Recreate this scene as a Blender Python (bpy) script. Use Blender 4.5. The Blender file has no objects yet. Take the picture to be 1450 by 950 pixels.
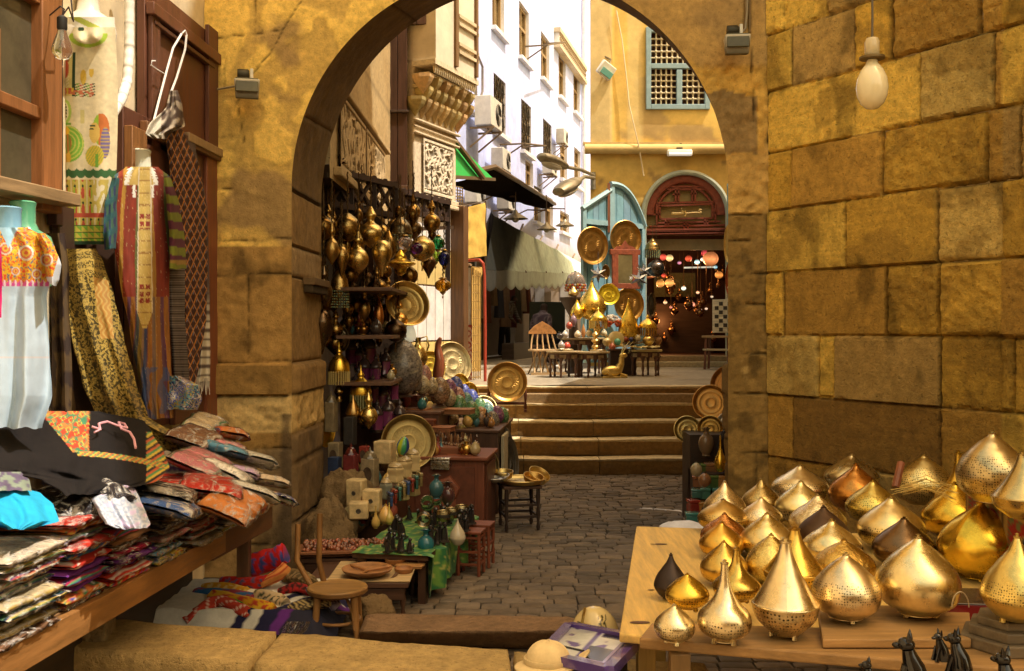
import bpy,bmesh,math,random
from mathutils import Vector,Matrix,noise
random.seed(11)
PI=math.pi
FL,CAM_H,HX,HY=1410.0,1.75,725.0,465.0
scene=bpy.context.scene
COL=scene.collection
def P(px,py,Y):
 return Vector(((px-HX)*Y/FL,Y,CAM_H-(py-HY)*Y/FL))
def GP(px,py,z=0.0):
 Y=(CAM_H-z)*FL/(py-HY)
 return Vector(((px-HX)*Y/FL,Y,z))
def lin(h):
 if isinstance(h,str):
  h=h.lstrip('#')
  s=[int(h[i:i+2],16)/255 for i in(0,2,4)]
  return tuple((x/12.92 if x<=.04045 else((x+.055)/1.055)**2.4)for x in s)
 return tuple(h[:3])
def mix(a,b,t):
 t=max(0,min(1,t))
 return tuple(a[i]*(1-t)+b[i]*t for i in range(3))
def mul(a,k):return tuple(x*k for x in a)
def jit(c,a=.12,r=random):
 k=1+r.uniform(-a,a)
 return tuple(max(0,x*k*(1+r.uniform(-a,a)*.4))for x in c)
def sstep(a,b,x):
 t=max(0,min(1,(x-a)/(b-a)))if b!=a else(1 if x>a else 0)
 return t*t*(3-2*t)
def nz(x,y,z=0.0):return noise.noise(Vector((x,y,z)))
def fbm(x,y,z=0.0,o=4):
 s=0;a=.5;f=1
 for i in range(o):
  s+=a*noise.noise(Vector((x*f,y*f,z*f+i*7.3)));a*=.5;f*=2.03
 return s
MATS={}
def mat(name,rough=.7,metal=0.0,ns=6,na=.25,bs=40,ba=.15,spec=.5,dots=0,em=0,trans=0,alpha=None,coat=0,sheen=0,wood=0,pits=0,bd=.01,rvar=.1,coord='Object',ior=1.45,weave=0,hue=None):
 m=bpy.data.materials.new(name);m.use_nodes=True
 nt=m.node_tree;N=nt.nodes;L=nt.links
 b=N['Principled BSDF']
 b.inputs['Roughness'].default_value=rough;b.inputs['Metallic'].default_value=metal
 b.inputs['Specular IOR Level'].default_value=spec;b.inputs['IOR'].default_value=ior
 b.inputs['Transmission Weight'].default_value=trans
 b.inputs['Coat Weight'].default_value=coat
 if sheen:b.inputs['Sheen Weight'].default_value=sheen;b.inputs['Sheen Roughness'].default_value=.5
 at=N.new('ShaderNodeAttribute');at.attribute_name='Col'
 oi=N.new('ShaderNodeObjectInfo')
 tc=N.new('ShaderNodeTexCoord')
 add=N.new('ShaderNodeVectorMath');add.operation='ADD'
 L.new(tc.outputs[coord],add.inputs[0])
 mr=N.new('ShaderNodeMath');mr.operation='MULTIPLY';mr.inputs[1].default_value=37.0
 L.new(oi.outputs['Random'],mr.inputs[0])
 if coord=='Object':L.new(mr.outputs[0],add.inputs[1])
 vec=add.outputs[0]
 if wood:
  mp=N.new('ShaderNodeMapping');mp.inputs['Scale'].default_value={1:(1,12,12),2:(12,1,12),3:(12,12,1)}[wood]
  L.new(vec,mp.inputs['Vector']);vec=mp.outputs[0]
 n1=N.new('ShaderNodeTexNoise');n1.inputs['Scale'].default_value=ns;n1.inputs['Detail'].default_value=8;n1.inputs['Roughness'].default_value=.7
 L.new(vec,n1.inputs['Vector'])
 mg=N.new('ShaderNodeMapRange');mg.inputs['From Min'].default_value=.3;mg.inputs['From Max'].default_value=.7
 mg.inputs['To Min'].default_value=1-na;mg.inputs['To Max'].default_value=1+na
 L.new(n1.outputs['Fac'],mg.inputs['Value'])
 mx=N.new('ShaderNodeVectorMath');mx.operation='MULTIPLY'
 L.new(at.outputs['Color'],mx.inputs[0]);L.new(oi.outputs['Color'],mx.inputs[1])
 mx2=N.new('ShaderNodeVectorMath');mx2.operation='SCALE'
 L.new(mx.outputs[0],mx2.inputs[0]);L.new(mg.outputs[0],mx2.inputs['Scale'])
 colout=mx2.outputs[0]
 n2=N.new('ShaderNodeTexNoise');n2.inputs['Scale'].default_value=bs;n2.inputs['Detail'].default_value=6;n2.inputs['Roughness'].default_value=.65
 L.new(vec,n2.inputs['Vector'])
 hgt=n2.outputs['Fac']
 if pits:
  v=N.new('ShaderNodeTexNoise');v.inputs['Scale'].default_value=pits;v.inputs['Detail'].default_value=3
  L.new(vec,v.inputs['Vector'])
  pr=N.new('ShaderNodeMapRange');pr.inputs['From Min'].default_value=.60;pr.inputs['From Max'].default_value=.72
  pr.inputs['To Min'].default_value=1;pr.inputs['To Max'].default_value=.68
  L.new(v.outputs['Fac'],pr.inputs['Value'])
  m3=N.new('ShaderNodeVectorMath');m3.operation='SCALE'
  L.new(colout,m3.inputs[0]);L.new(pr.outputs[0],m3.inputs['Scale']);colout=m3.outputs[0]
  ad=N.new('ShaderNodeMath');ad.operation='ADD';L.new(hgt,ad.inputs[0]);L.new(pr.outputs[0],ad.inputs[1]);hgt=ad.outputs[0]
 if weave:
  uvn=N.new('ShaderNodeUVMap')
  w=N.new('ShaderNodeTexChecker');w.inputs['Scale'].default_value=weave
  L.new(uvn.outputs[0],w.inputs['Vector'])
  ad=N.new('ShaderNodeMath');ad.operation='MULTIPLY_ADD';L.new(w.outputs['Fac'],ad.inputs[0]);ad.inputs[1].default_value=.4;L.new(hgt,ad.inputs[2]);hgt=ad.outputs[0]
 if dots:
  uvn=N.new('ShaderNodeUVMap')
  vo=N.new('ShaderNodeTexVoronoi');vo.inputs['Scale'].default_value=dots;vo.inputs['Randomness'].default_value=.35
  L.new(uvn.outputs[0],vo.inputs['Vector'])
  lt=N.new('ShaderNodeMapRange');lt.inputs['From Min'].default_value=.2;lt.inputs['From Max'].default_value=.34
  L.new(vo.outputs['Distance'],lt.inputs['Value'])
  mxa=N.new('ShaderNodeMath');mxa.operation='MAXIMUM'
  L.new(lt.outputs[0],mxa.inputs[0]);L.new(at.outputs['Alpha'],mxa.inputs[1])
  m3=N.new('ShaderNodeVectorMath');m3.operation='SCALE'
  sc=N.new('ShaderNodeMapRange');sc.inputs['To Min'].default_value=.04;L.new(mxa.outputs[0],sc.inputs['Value'])
  L.new(colout,m3.inputs[0]);L.new(sc.outputs[0],m3.inputs['Scale']);colout=m3.outputs[0]
  ad=N.new('ShaderNodeMath');ad.operation='ADD';L.new(hgt,ad.inputs[0]);L.new(mxa.outputs[0],ad.inputs[1]);hgt=ad.outputs[0]
 L.new(colout,b.inputs['Base Color'])
 if rvar:
  rr=N.new('ShaderNodeMapRange');rr.inputs['From Min'].default_value=.3;rr.inputs['From Max'].default_value=.7
  rr.inputs['To Min'].default_value=max(0,rough-rvar);rr.inputs['To Max'].default_value=min(1,rough+rvar)
  L.new(n1.outputs['Fac'],rr.inputs['Value']);L.new(rr.outputs[0],b.inputs['Roughness'])
 if ba:
  bp=N.new('ShaderNodeBump');bp.inputs['Strength'].default_value=ba;bp.inputs['Distance'].default_value=bd
  L.new(hgt,bp.inputs['Height']);L.new(bp.outputs[0],b.inputs['Normal'])
 if em:
  L.new(colout,b.inputs['Emission Color']);b.inputs['Emission Strength'].default_value=em
 if alpha is not None:b.inputs['Alpha'].default_value=alpha
 MATS[name]=m
 return m
mat('stone',.88,ns=22,na=.26,bs=64,ba=1.0,pits=60,bd=.014,spec=.25)
mat('stone_smooth',.85,ns=24,na=.3,bs=60,ba=.6,pits=48,bd=.007,spec=.25)
mat('plaster',.9,ns=2.2,na=.18,bs=14,ba=.3,bd=.01,spec=.2)
mat('paving',.8,ns=9,na=.3,bs=50,ba=.5,bd=.006,spec=.3)
mat('wood',.55,ns=2.5,na=.4,bs=6,ba=.35,bd=.004,wood=1)
mat('wood_y',.55,ns=2.5,na=.35,bs=6,ba=.3,bd=.004,wood=2)
mat('wood_z',.5,ns=2.5,na=.4,bs=6,ba=.3,bd=.004,wood=3)
mat('paint',.55,ns=7,na=.16,bs=30,ba=.15,bd=.003)
mat('carve',.6,ns=14,na=.4,bs=60,ba=.6,bd=.006)
mat('brass',.28,1.0,ns=7,na=.34,bs=40,ba=.16,bd=.004,dots=52,rvar=.08)
mat('brass_fine',.31,1.0,ns=8,na=.32,bs=70,ba=.12,bd=.004,dots=84,rvar=.08)
mat('hammered',.26,1.0,ns=9,na=.25,bs=34,ba=.7,bd=.008,rvar=.05)
mat('tray',.36,1.0,ns=12,na=.22,bs=75,ba=.35,bd=.004,rvar=.08)
mat('iron',.5,.7,ns=10,na=.3,bs=40,ba=.25,bd=.004)
mat('fabric',.9,ns=14,na=.16,bs=70,ba=.3,bd=.004,sheen=.02,spec=.12)
mat('matte',1,ns=5,na=.2,bs=18,ba=.2,spec=0)
mat('satin',.45,ns=10,na=.1,bs=20,ba=.15,bd=.006,sheen=.05,spec=.3)
mat('plastic',.4,ns=8,na=.08,bs=10,ba=.05,bd=.003)
mat('gloss',.16,ns=8,na=.1,bs=10,ba=.04,bd=.003,coat=.5)
mat('mosaic',.3,ns=60,na=.75,bs=70,ba=.6,bd=.004,coat=.3)
mat('glass',.08,ns=5,na=.1,bs=9,ba=.1,bd=.003,trans=.75)
mat('pane',.12,ns=1.5,na=.5,bs=8,ba=.05,bd=.003,spec=.5)
mat('bulbglass',.15,ns=5,na=.05,bs=5,ba=0,trans=.06,coat=.8)
mat('clearglass',.03,ns=5,na=.03,bs=5,ba=0,trans=.95)
mat('glow',.3,ns=5,na=.5,bs=5,ba=0,em=1.7)
mat('tube',.3,ns=5,na=.05,bs=5,ba=0,em=.5)
mat('tarp',.6,ns=5,na=.15,bs=18,ba=.3,bd=.01,trans=0)
def cello():
 m=bpy.data.materials.new('cellophane');m.use_nodes=True
 nt=m.node_tree;N=nt.nodes;L=nt.links
 N.remove(N['Principled BSDF'])
 tr=N.new('ShaderNodeBsdfTransparent');gl=N.new('ShaderNodeBsdfGlossy');gl.inputs['Roughness'].default_value=.2
 df=N.new('ShaderNodeBsdfDiffuse');df.inputs['Color'].default_value=(.85,.82,.76,1)
 n=N.new('ShaderNodeTexNoise');n.inputs['Scale'].default_value=13;n.inputs['Detail'].default_value=4;n.inputs['Distortion'].default_value=2.2
 tc=N.new('ShaderNodeTexCoord');L.new(tc.outputs['Object'],n.inputs['Vector'])
 bp=N.new('ShaderNodeBump');bp.inputs['Strength'].default_value=.9;bp.inputs['Distance'].default_value=.02
 L.new(n.outputs['Fac'],bp.inputs['Height']);L.new(bp.outputs[0],gl.inputs['Normal'])
 fr=N.new('ShaderNodeFresnel');fr.inputs['IOR'].default_value=1.25;L.new(bp.outputs[0],fr.inputs['Normal'])
 cr=N.new('ShaderNodeMapRange');cr.inputs['From Min'].default_value=.5;cr.inputs['From Max'].default_value=.72;cr.inputs['To Max'].default_value=.6
 L.new(n.outputs['Fac'],cr.inputs['Value'])
 m0=N.new('ShaderNodeMixShader');L.new(cr.outputs[0],m0.inputs[0]);L.new(tr.outputs[0],m0.inputs[1]);L.new(df.outputs[0],m0.inputs[2])
 m1=N.new('ShaderNodeMixShader');L.new(fr.outputs[0],m1.inputs[0]);L.new(m0.outputs[0],m1.inputs[1]);L.new(gl.outputs[0],m1.inputs[2])
 L.new(m1.outputs[0],N['Material Output'].inputs['Surface'])
 MATS['cellophane']=m
cello()
I4=Matrix.Identity(4)
def T(x,y=None,z=None):
 return Matrix.Translation(x if y is None else(x,y,z))
def RX(a):return Matrix.Rotation(a,4,'X')
def RY(a):return Matrix.Rotation(a,4,'Y')
def RZ(a):return Matrix.Rotation(a,4,'Z')
def SC(x,y,z):return Matrix.Diagonal((x,y,z,1))
def AIM(d,up=(0,0,1)):
 z=Vector(d).normalized();u=Vector(up)
 if abs(z.dot(u))>.98:u=Vector((0,1,0))
 x=u.cross(z).normalized();y=z.cross(x)
 return Matrix((x,y,z)).transposed().to_4x4()
class MB:
 def __init__(s):s.v=[];s.f=[];s.c=[];s.uv=[];s.a=[]
 def add(s,vs,fs,col=(1,1,1),uvs=None,M=None,al=None):
  o=len(s.v)
  for i,p in enumerate(vs):
   p=Vector(p)
   s.v.append(M@p if M is not None else p)
  if col and isinstance(col[0],(tuple,list)):s.c.extend(col)
  else:s.c.extend([tuple(col)]*len(vs))
  s.uv.extend(uvs if uvs else[(0,0)]*len(vs))
  s.a.extend(al if al else[1.0]*len(vs))
  s.f.extend([tuple(i+o for i in f)for f in fs])
  return s
 def box(s,c,d,M=None,col=(1,1,1)):
  x,y,z=d[0]/2,d[1]/2,d[2]/2;c=Vector(c)
  vs=[c+Vector(q)for q in((-x,-y,-z),(x,-y,-z),(x,y,-z),(-x,y,-z),(-x,-y,z),(x,-y,z),(x,y,z),(-x,y,z))]
  return s.add(vs,[(0,3,2,1),(4,5,6,7),(0,1,5,4),(1,2,6,5),(2,3,7,6),(3,0,4,7)],col,None,M)
 def bar(s,a,b,w,h=None,col=(1,1,1),up=(0,0,1)):
  a=Vector(a);b=Vector(b);d=b-a
  return s.box((0,0,0),(w,h or w,d.length),T((a+b)/2)@AIM(d,up),col)
 def prism(s,poly,th,M=None,col=(1,1,1)):
  n=len(poly)
  vs=[(x,y,th/2)for x,y in poly]+[(x,y,-th/2)for x,y in poly]
  fs=[tuple(range(n)),tuple(range(2*n-1,n-1,-1))]+[(i,i+n,(i+1)%n+n,(i+1)%n)for i in range(n)]
  fs[2:]=[(i+n,(i+1)%n+n,(i+1)%n,i)for i in range(n)]
  return s.add(vs,fs,col,None,M)
 def lathe(s,prof,n=28,M=None,col=(1,1,1),cap=True,al=None,flute=0,fk=0,tw=0):
  vs=[];fs=[];uv=[];cc=[];aa=[];L=0
  rows=len(prof);rm=max(p[0]for p in prof)or 1
  for j,(r,z)in enumerate(prof):
   if j:L+=math.hypot(r-prof[j-1][0],z-prof[j-1][1])
   for i in range(n+1):
    a=2*PI*i/n
    rr=r*(1+fk*math.cos(flute*(a+tw*z)))if flute else r
    vs.append((rr*math.cos(a),rr*math.sin(a),z));uv.append((i/n*6.28*.16,L/rm*.16))
    cc.append(col[j]if isinstance(col[0],(tuple,list))else col);aa.append(al[j]if al else 1.0)
  w=n+1
  for j in range(rows-1):
   for i in range(n):fs.append((j*w+i,j*w+i+1,(j+1)*w+i+1,(j+1)*w+i))
  if cap:
   if prof[0][0]>1e-4:fs.append(tuple(reversed(range(n))))
   if prof[-1][0]>1e-4:fs.append(tuple((rows-1)*w+i for i in range(n)))
  return s.add(vs,fs,cc,uv,M,aa)
 def ball(s,c,r,M=None,col=(1,1,1),n=14,m=9):
  rx,ry,rz=(r,r,r)if not isinstance(r,(tuple,list))else r
  prof=[(max(1e-5,math.sin(PI*j/m)),-math.cos(PI*j/m))for j in range(m+1)]
  MM=T(c)@SC(rx,ry,rz)
  return s.lathe(prof,n,(M@MM)if M is not None else MM,col,cap=False)
 def tube(s,pts,r,n=8,col=(1,1,1),cap=True,M=None,flat=1):
  pts=[Vector(p)for p in pts];k=len(pts)
  rs=r if isinstance(r,(list,tuple))else[r]*k
  vs=[];fs=[];ref=None
  for i in range(k):
   t=(pts[min(i+1,k-1)]-pts[max(i-1,0)])
   t=t.normalized()if t.length>1e-9 else Vector((0,0,1))
   if ref is None:
    ref=Vector((0,0,1))if abs(t.z)<.9 else Vector((0,1,0))
   x=ref.cross(t);x=x.normalized()if x.length>1e-6 else t.orthogonal().normalized()
   y=t.cross(x);ref=y
   for j in range(n):
    a=2*PI*j/n
    vs.append(pts[i]+x*math.cos(a)*rs[i]+y*math.sin(a)*rs[i]*flat)
  for i in range(k-1):
   for j in range(n):
    fs.append((i*n+j,i*n+(j+1)%n,(i+1)*n+(j+1)%n,(i+1)*n+j))
  if cap:fs+=[tuple(reversed(range(n))),tuple((k-1)*n+j for j in range(n))]
  cc=col
  if col and isinstance(col[0],(tuple,list)):cc=[col[i]for i in range(k)for j in range(n)]
  return s.add(vs,fs,cc,None,M)
 def grid(s,fn,nu,nv,cf=None,col=(1,1,1),M=None,hole=None):
  vs=[];fs=[];cc=[];uv=[]
  for j in range(nv+1):
   for i in range(nu+1):
    u,v=i/nu,j/nv
    vs.append(fn(u,v));uv.append((u,v));cc.append(cf(u,v)if cf else col)
  for j in range(nv):
   for i in range(nu):
    if hole and hole((i+.5)/nu,(j+.5)/nv):continue
    a=j*(nu+1)+i;fs.append((a,a+1,a+nu+2,a+nu+1))
  return s.add(vs,fs,cc,uv,M)
 def build(s,name,m,parent=None,loc=None,smooth=True,bevel=0,weld=False,solid=0,sub=0,ang=40,rot=None):
  if loc is not None:
   loc=Vector(loc);inv=T(-loc)
   s.v=[p-loc for p in s.v]
  me=bpy.data.meshes.new(name)
  me.from_pydata([tuple(p)for p in s.v],[],s.f)
  ca=me.color_attributes.new('Col','FLOAT_COLOR','POINT')
  flat=[]
  for c,a in zip(s.c,s.a):flat+=[c[0],c[1],c[2],a]
  ca.data.foreach_set('color',flat)
  ul=me.uv_layers.new(name='UVMap')
  li=[0]*len(me.loops);me.loops.foreach_get('vertex_index',li)
  fl=[]
  for i in li:fl+=[s.uv[i][0],s.uv[i][1]]
  ul.data.foreach_set('uv',fl)
  if weld:
   bm=bmesh.new();bm.from_mesh(me);bmesh.ops.remove_doubles(bm,verts=bm.verts,dist=1e-5)
   bmesh.ops.recalc_face_normals(bm,faces=bm.faces);bm.to_mesh(me);bm.free()
  me.materials.append(MATS[m]if isinstance(m,str)else m)
  if smooth:
   me.polygons.foreach_set('use_smooth',[True]*len(me.polygons))
   if ang:me.set_sharp_from_angle(angle=math.radians(ang))
  o=bpy.data.objects.new(name,me);COL.objects.link(o)
  if loc is not None and parent is None:o.location=loc
  if parent is not None:o.parent=parent
  if bevel:
   md=o.modifiers.new('b','BEVEL');md.width=bevel;md.segments=2;md.limit_method='ANGLE';md.angle_limit=.6
  if solid:
   md=o.modifiers.new('s','SOLIDIFY');md.thickness=solid;md.offset=0
  if sub:
   md=o.modifiers.new('u','SUBSURF');md.levels=sub;md.render_levels=sub
  return o
def thing(name,label,cat,loc=(0,0,0),rz=0,group=None,rot=None):
 o=bpy.data.objects.new(name,None);COL.objects.link(o);o.empty_display_size=.1
 o.location=loc;o.rotation_euler=rot if rot else(0,0,rz)
 return tag(o,label,cat,group)
def tag(o,label,cat,group=None,kind=None):
 o['label']=label;o['category']=cat
 if group:o['group']=group
 if kind:o['kind']=kind
 return o
def structure(o,label=None,cat=None):
 o['kind']='structure'
 if label:o['label']=label
 if cat:o['category']=cat
 return o
def dup(root,loc,rz=None,label=None,group=None,col=None,scale=None):
 r=root.copy();COL.objects.link(r);r.location=loc
 if rz is not None:r.rotation_euler=(0,0,rz)
 if scale:r.scale=(scale,scale,scale)if not isinstance(scale,tuple)else scale
 if label:r['label']=label
 if group:r['group']=group
 if col:r.color=(*col,1)
 for ch in list(root.children):
  c=ch.copy();COL.objects.link(c);c.parent=r
  if col:c.color=(*col,1)
  for g in list(ch.children):
   d=g.copy();COL.objects.link(d);d.parent=c
 return r
cam=bpy.data.cameras.new('camera');co=bpy.data.objects.new('camera',cam);COL.objects.link(co)
co.location=(0,0,CAM_H);co.rotation_euler=(PI/2,0,0)
cam.sensor_width=36;cam.lens=FL/1450*36;cam.shift_y=-10/1450;cam.clip_end=2000;cam.clip_start=.05
scene.camera=co
scene.view_settings.view_transform='Standard';scene.view_settings.look='None';scene.view_settings.exposure=0
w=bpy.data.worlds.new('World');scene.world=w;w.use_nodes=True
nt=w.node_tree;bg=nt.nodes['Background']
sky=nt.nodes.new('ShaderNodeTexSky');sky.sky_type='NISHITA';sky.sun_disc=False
SUN_EL,SUN_DIR=math.radians(63),Vector((.93,-.36))
sky.sun_elevation=SUN_EL;sky.sun_rotation=math.atan2(SUN_DIR.x,SUN_DIR.y)
sky.dust_density=2.5;sky.ozone_density=.3;sky.air_density=1.0;sky.altitude=0
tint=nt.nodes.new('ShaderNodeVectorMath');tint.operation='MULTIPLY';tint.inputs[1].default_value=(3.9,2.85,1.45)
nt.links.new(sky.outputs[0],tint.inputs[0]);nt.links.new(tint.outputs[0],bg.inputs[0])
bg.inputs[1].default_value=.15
sl=bpy.data.lights.new('sun','SUN');so=bpy.data.objects.new('sun',sl);COL.objects.link(so)
sl.energy=5;sl.angle=math.radians(.5);sl.color=(1,.95,.86)
sd=Vector((SUN_DIR.x,SUN_DIR.y,0)).normalized()*math.cos(SUN_EL)+Vector((0,0,math.sin(SUN_EL)))
so.rotation_euler=sd.to_track_quat('Z','Y').to_euler();so.location=sd*30
scene.cycles.max_bounces=8;scene.cycles.diffuse_bounces=4;scene.cycles.glossy_bounces=4;scene.cycles.transparent_max_bounces=12
scene.cycles.caustics_reflective=False;scene.cycles.caustics_refractive=False
scene.cycles.use_denoising=True
g=MB();g.grid(lambda u,v:((u-.5)*900,(v-.5)*900,-.03),8,8,col=(.22,.16,.09))
structure(g.build('ground','paving'),'dusty ground under the old quarter')
g=MB();rs=random.Random(3)
y=5.05;row=0
while y<11.9:
 d=rs.uniform(.088,.112);x=-2.0+rs.uniform(0,.2)
 while x<2.6:
  wd=rs.uniform(.12,.22);q=.005
  h=rs.uniform(-.006,.006)
  base=mix((.12,.096,.074),(.18,.135,.092),rs.random());base=mul(base,rs.uniform(.85,1.4))
  nx,ny=2,2
  tl=rs.uniform(-.012,.012);tk=rs.uniform(-.03,.03)
  def top(a,b):
   e=.007*(1 if(a in(0,1)or b in(0,1))else 0)
   return(x+q+(wd-2*q)*a,y+q+(d-2*q)*b,h+(a-.5)*tl+(b-.5)*tk*.3-e)
  us=(0,.1,.9,1);vs=[top(a,b)for b in us for a in us]
  sk=[(p[0],p[1],-.05)for p in(vs[0],vs[3],vs[15],vs[12])]
  fs=[(j*4+i,j*4+i+1,j*4+i+5,j*4+i+4)for j in range(3)for i in range(3)]
  fs+=[(16,17,3,2,1,0),(17,18,15,11,7,3),(18,19,12,13,14,15),(19,16,0,4,8,12)]
  g.add(vs+sk,fs,base)
  x+=wd
 y+=d;row+=1
structure(g.build('court_paving','paving',ang=60),'worn grey brown setts of the sunken court')
g=MB();g.grid(lambda u,v:(-2.2+u*5,4.9+v*7.2,-.022+.003*nz(u*40,v*50)),20,20,col=(.045,.034,.024))
structure(g.build('court_bed','paving'),'dark earth between the setts')
def slabc(u,v):
 X,Y=-12+u*24,13.37+v*40
 c=mix((.27,.23,.165),(.35,.30,.22),.5+nz(math.floor(X/.8)*3.1,math.floor(Y/.6)*2.7))
 e=min(abs((X/.8)%1),abs((Y/.6)%1))
 return mul(c,.6 if e<.05 else 1)
g=MB();g.grid(lambda u,v:(-12+u*24,13.37+v*40,.99+.006*fbm(u*50,v*80)),150,200,cf=slabc)
structure(g.build('street','paving'),'pale flagged street above the steps')
def stone_sheet(mb,O,U,V,N,w,h,res,hf,cf,inside=None,snap=None):
 """a fine relief sheet: hf(s,t) height along N, cf(s,t) colour"""
 nu,nv=max(2,int(w/res)),max(2,int(h/res))
 pts={};vs=[];cc=[];fs=[]
 O=Vector(O);U=Vector(U);V=Vector(V);N=Vector(N)
 ins=[[inside(i*w/nu,j*h/nv)if inside else False for i in range(nu+1)]for j in range(nv+1)]
 def vid(i,j):
  k=(i,j)
  if k in pts:return pts[k]
  s,t=i*w/nu,j*h/nv
  if ins[j][i]:s,t=snap(s,t)
  pts[k]=len(vs);vs.append(O+U*s+V*t+N*hf(s,t));cc.append(cf(s,t));return pts[k]
 for j in range(nv):
  for i in range(nu):
   q=ins[j][i],ins[j][i+1],ins[j+1][i+1],ins[j+1][i]
   if all(q):continue
   fs.append((vid(i,j),vid(i+1,j),vid(i+1,j+1),vid(i,j+1)))
 mb.add(vs,fs,cc)
def segd(px,py,a,b):
 ax,ay=a;bx,by=b;dx,dy=bx-ax,by-ay;l=dx*dx+dy*dy
 t=max(0,min(1,((px-ax)*dx+(py-ay)*dy)/l))if l else 0
 return math.hypot(px-ax-dx*t,py-ay-dy*t)
STONE={'y':(.86,.55,.10),'o':(.76,.45,.07),'d':(.55,.31,.06),'g':(.52,.33,.10),'p':(.82,.56,.16),'k':(.38,.21,.05)}
RW_O=Vector((1.81,7.0,0));RW_U=Vector((.527,-.85,0)).normalized();RW_N=Vector((-.85,-.527,0)).normalized()
def rw_s(px):
 k=(px-HX)/FL
 return(7*k-1.81)/(.527+.85*k)
def rw_pt(px,py,off=0):
 s=rw_s(px);p=RW_O+RW_U*s+RW_N*off
 return Vector((p.x,p.y,CAM_H-(py-HY)*p.y/FL))
RW_ROWS=[0,.43,.856,1.29,1.70,2.137,2.574,2.98,3.41,3.81,4.24,4.7,5.2,5.7,6.3,6.9,7.5,8.0]
RW_BLK={2:[(1090,'d',.3),(1125,'k',.3),(1335,'d',.5)],1:[(1090,'d',.4),(1200,'g',.5),(1400,'d',.5)],0:[(1090,'d',.5),(1260,'k',.5)],3:[(1090,'p',.3),(1160,'y',.7),(1184,'g',.08),(1334,'o',.6),(1440,'d',.9)],4:[(1090,'o',.6),(1112,'d',.08),(1256,'o',1.3),(1332,'o',1.4),(1440,'d',1)],5:[(1090,'y',.25),(1200,'o',.25),(1328,'p',1.0),(1440,'o',1)],6:[(1090,'o',.35),(1124,'d',.12),(1250,'o',1.4),(1400,'d',1)],7:[(1090,'y',.6),(1305,'p',.8),(1410,'d',1)],8:[(1090,'y',.4),(1123,'g',.12),(1214,'o',.2),(1264,'d',1.4),(1390,'d',1.5)],9:[(1090,'y',.3),(1113,'y',.25),(1173,'g',1.0),(1337,'o',1.3)],10:[(1090,'y',.5),(1140,'y',.5),(1230,'o',.8),(1380,'d',.9)],}
def rw_block(s,z):
 zz=z+.012*nz(s*1.3,z*.7,3)
 for r in range(len(RW_ROWS)-1):
  if zz<RW_ROWS[r+1]:break
 L=RW_BLK.get(r)
 if L and s<1.75:
  js=[rw_s(b[0])for b in L];js[0]=-1
  i=max(k for k in range(len(js))if s>=js[k]or k==0)
  s0=js[i];s1=js[i+1]if i+1<len(js)else max(1.95,js[i]+.3)
  tone,ro=L[i][1],L[i][2]
 else:
  base=1.75+((r*37)%11)*.05;k=math.floor((s-base)/.55)
  s0=base+k*.55;s1=s0+.55;tone='oydgo'[(r*3+k*5)%5];ro=.5+((r+k)%3)*.3
  i=50+k
 d=min(abs(zz-RW_ROWS[r]),abs(RW_ROWS[r+1]-zz),abs(s-s0)if s0>0 else 9,abs(s1-s))
 return r,i,tone,ro,d
def rw_h(s,z):
 r,i,tone,ro,d=rw_block(s,z)
 b=.012*math.sin(r*5.1+i*2.3)
 rough=ro*.7*(.010*fbm(s*4,z*4,r+i)+.020*fbm(s*15,z*19,i)+.010*nz(s*45,z*45,i))
 j=1-sstep(.001,.009+.010*ro,d+.008*nz(s*16,z*16,1)+.004*nz(s*50,z*50,2))
 return .022+b+rough-j*(.020+.014*ro)
def rw_c(s,z):
 r,i,tone,ro,d=rw_block(s,z)
 c=STONE[tone];c=mul(c,1+.16*math.sin(r*3.7+i*4.1))
 q=fbm(s*2.6,z*3.4,5)
 st=sstep(-.02,.12,q+.25*fbm(s*14,z*14,2))
 c=mix(c,mul(STONE['d'],.62),.5*st*(1 if tone in 'yop' else .3))
 c=mul(c,1+.22*fbm(s*9,z*9,8)+.12*nz(s*3,z*70,9))
 c=mul(c,.78+.22*sstep(.3,4.2,z+.5*nz(s,z,9)))  # light falloff painted in: wall colour darkens toward its foot
 c=mul(c,1-.22*sstep(1.0,1.7,s))  # same painted falloff toward the right-hand end
 c=mix(c,mul(c,.5),.8*sstep(.12,.3,fbm(s*3.5+i,z*2.2,31)));
 return mix(mul(c,.38),c,sstep(.0,.009,d+.009*nz(s*17,z*17,4)+.004*nz(s*50,z*50,2)))
wall=thing('stone_wall','wall of large rough ochre stone blocks rising behind the brass lamps','wall',RW_O)
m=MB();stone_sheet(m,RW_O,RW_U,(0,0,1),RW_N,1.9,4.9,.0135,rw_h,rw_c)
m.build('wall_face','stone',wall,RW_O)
wall['group']='old stonework'
m=MB();stone_sheet(m,RW_O+RW_U*1.9,RW_U,(0,0,1),RW_N,6.5,8,.05,lambda s,z:rw_h(s+1.9,z),lambda s,z:rw_c(s+1.9,z))
stone_sheet(m,RW_O+Vector((0,0,4.9)),RW_U,(0,0,1),RW_N,1.9,3.1,.05,lambda s,z:rw_h(s,z+4.9),lambda s,z:rw_c(s,z+4.9))
m.build('wall_extension','stone',wall,RW_O)
e0,e1=RW_O,RW_O+RW_U*8.4
m=MB();a,b=e0-RW_N*.02,e1-RW_N*.02;c_,d_=e1-RW_N*2.5,e0-RW_N*2.5
m.add([a,b,c_,d_]+[p+Vector((0,0,15.5))for p in(a,b,c_,d_)],[(0,1,2,3),(7,6,5,4),(0,4,5,1),(1,5,6,2),(2,6,7,3),(3,7,4,0)],(.4,.28,.12))  # unseen mass, height raised so it shades the foreground
m.build('wall_core','stone_smooth',wall,RW_O)
AY,BY=7.0,7.96
FC,FR,SPR=-.015,1.534,2.74
BC,BR=.13,1.654
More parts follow.
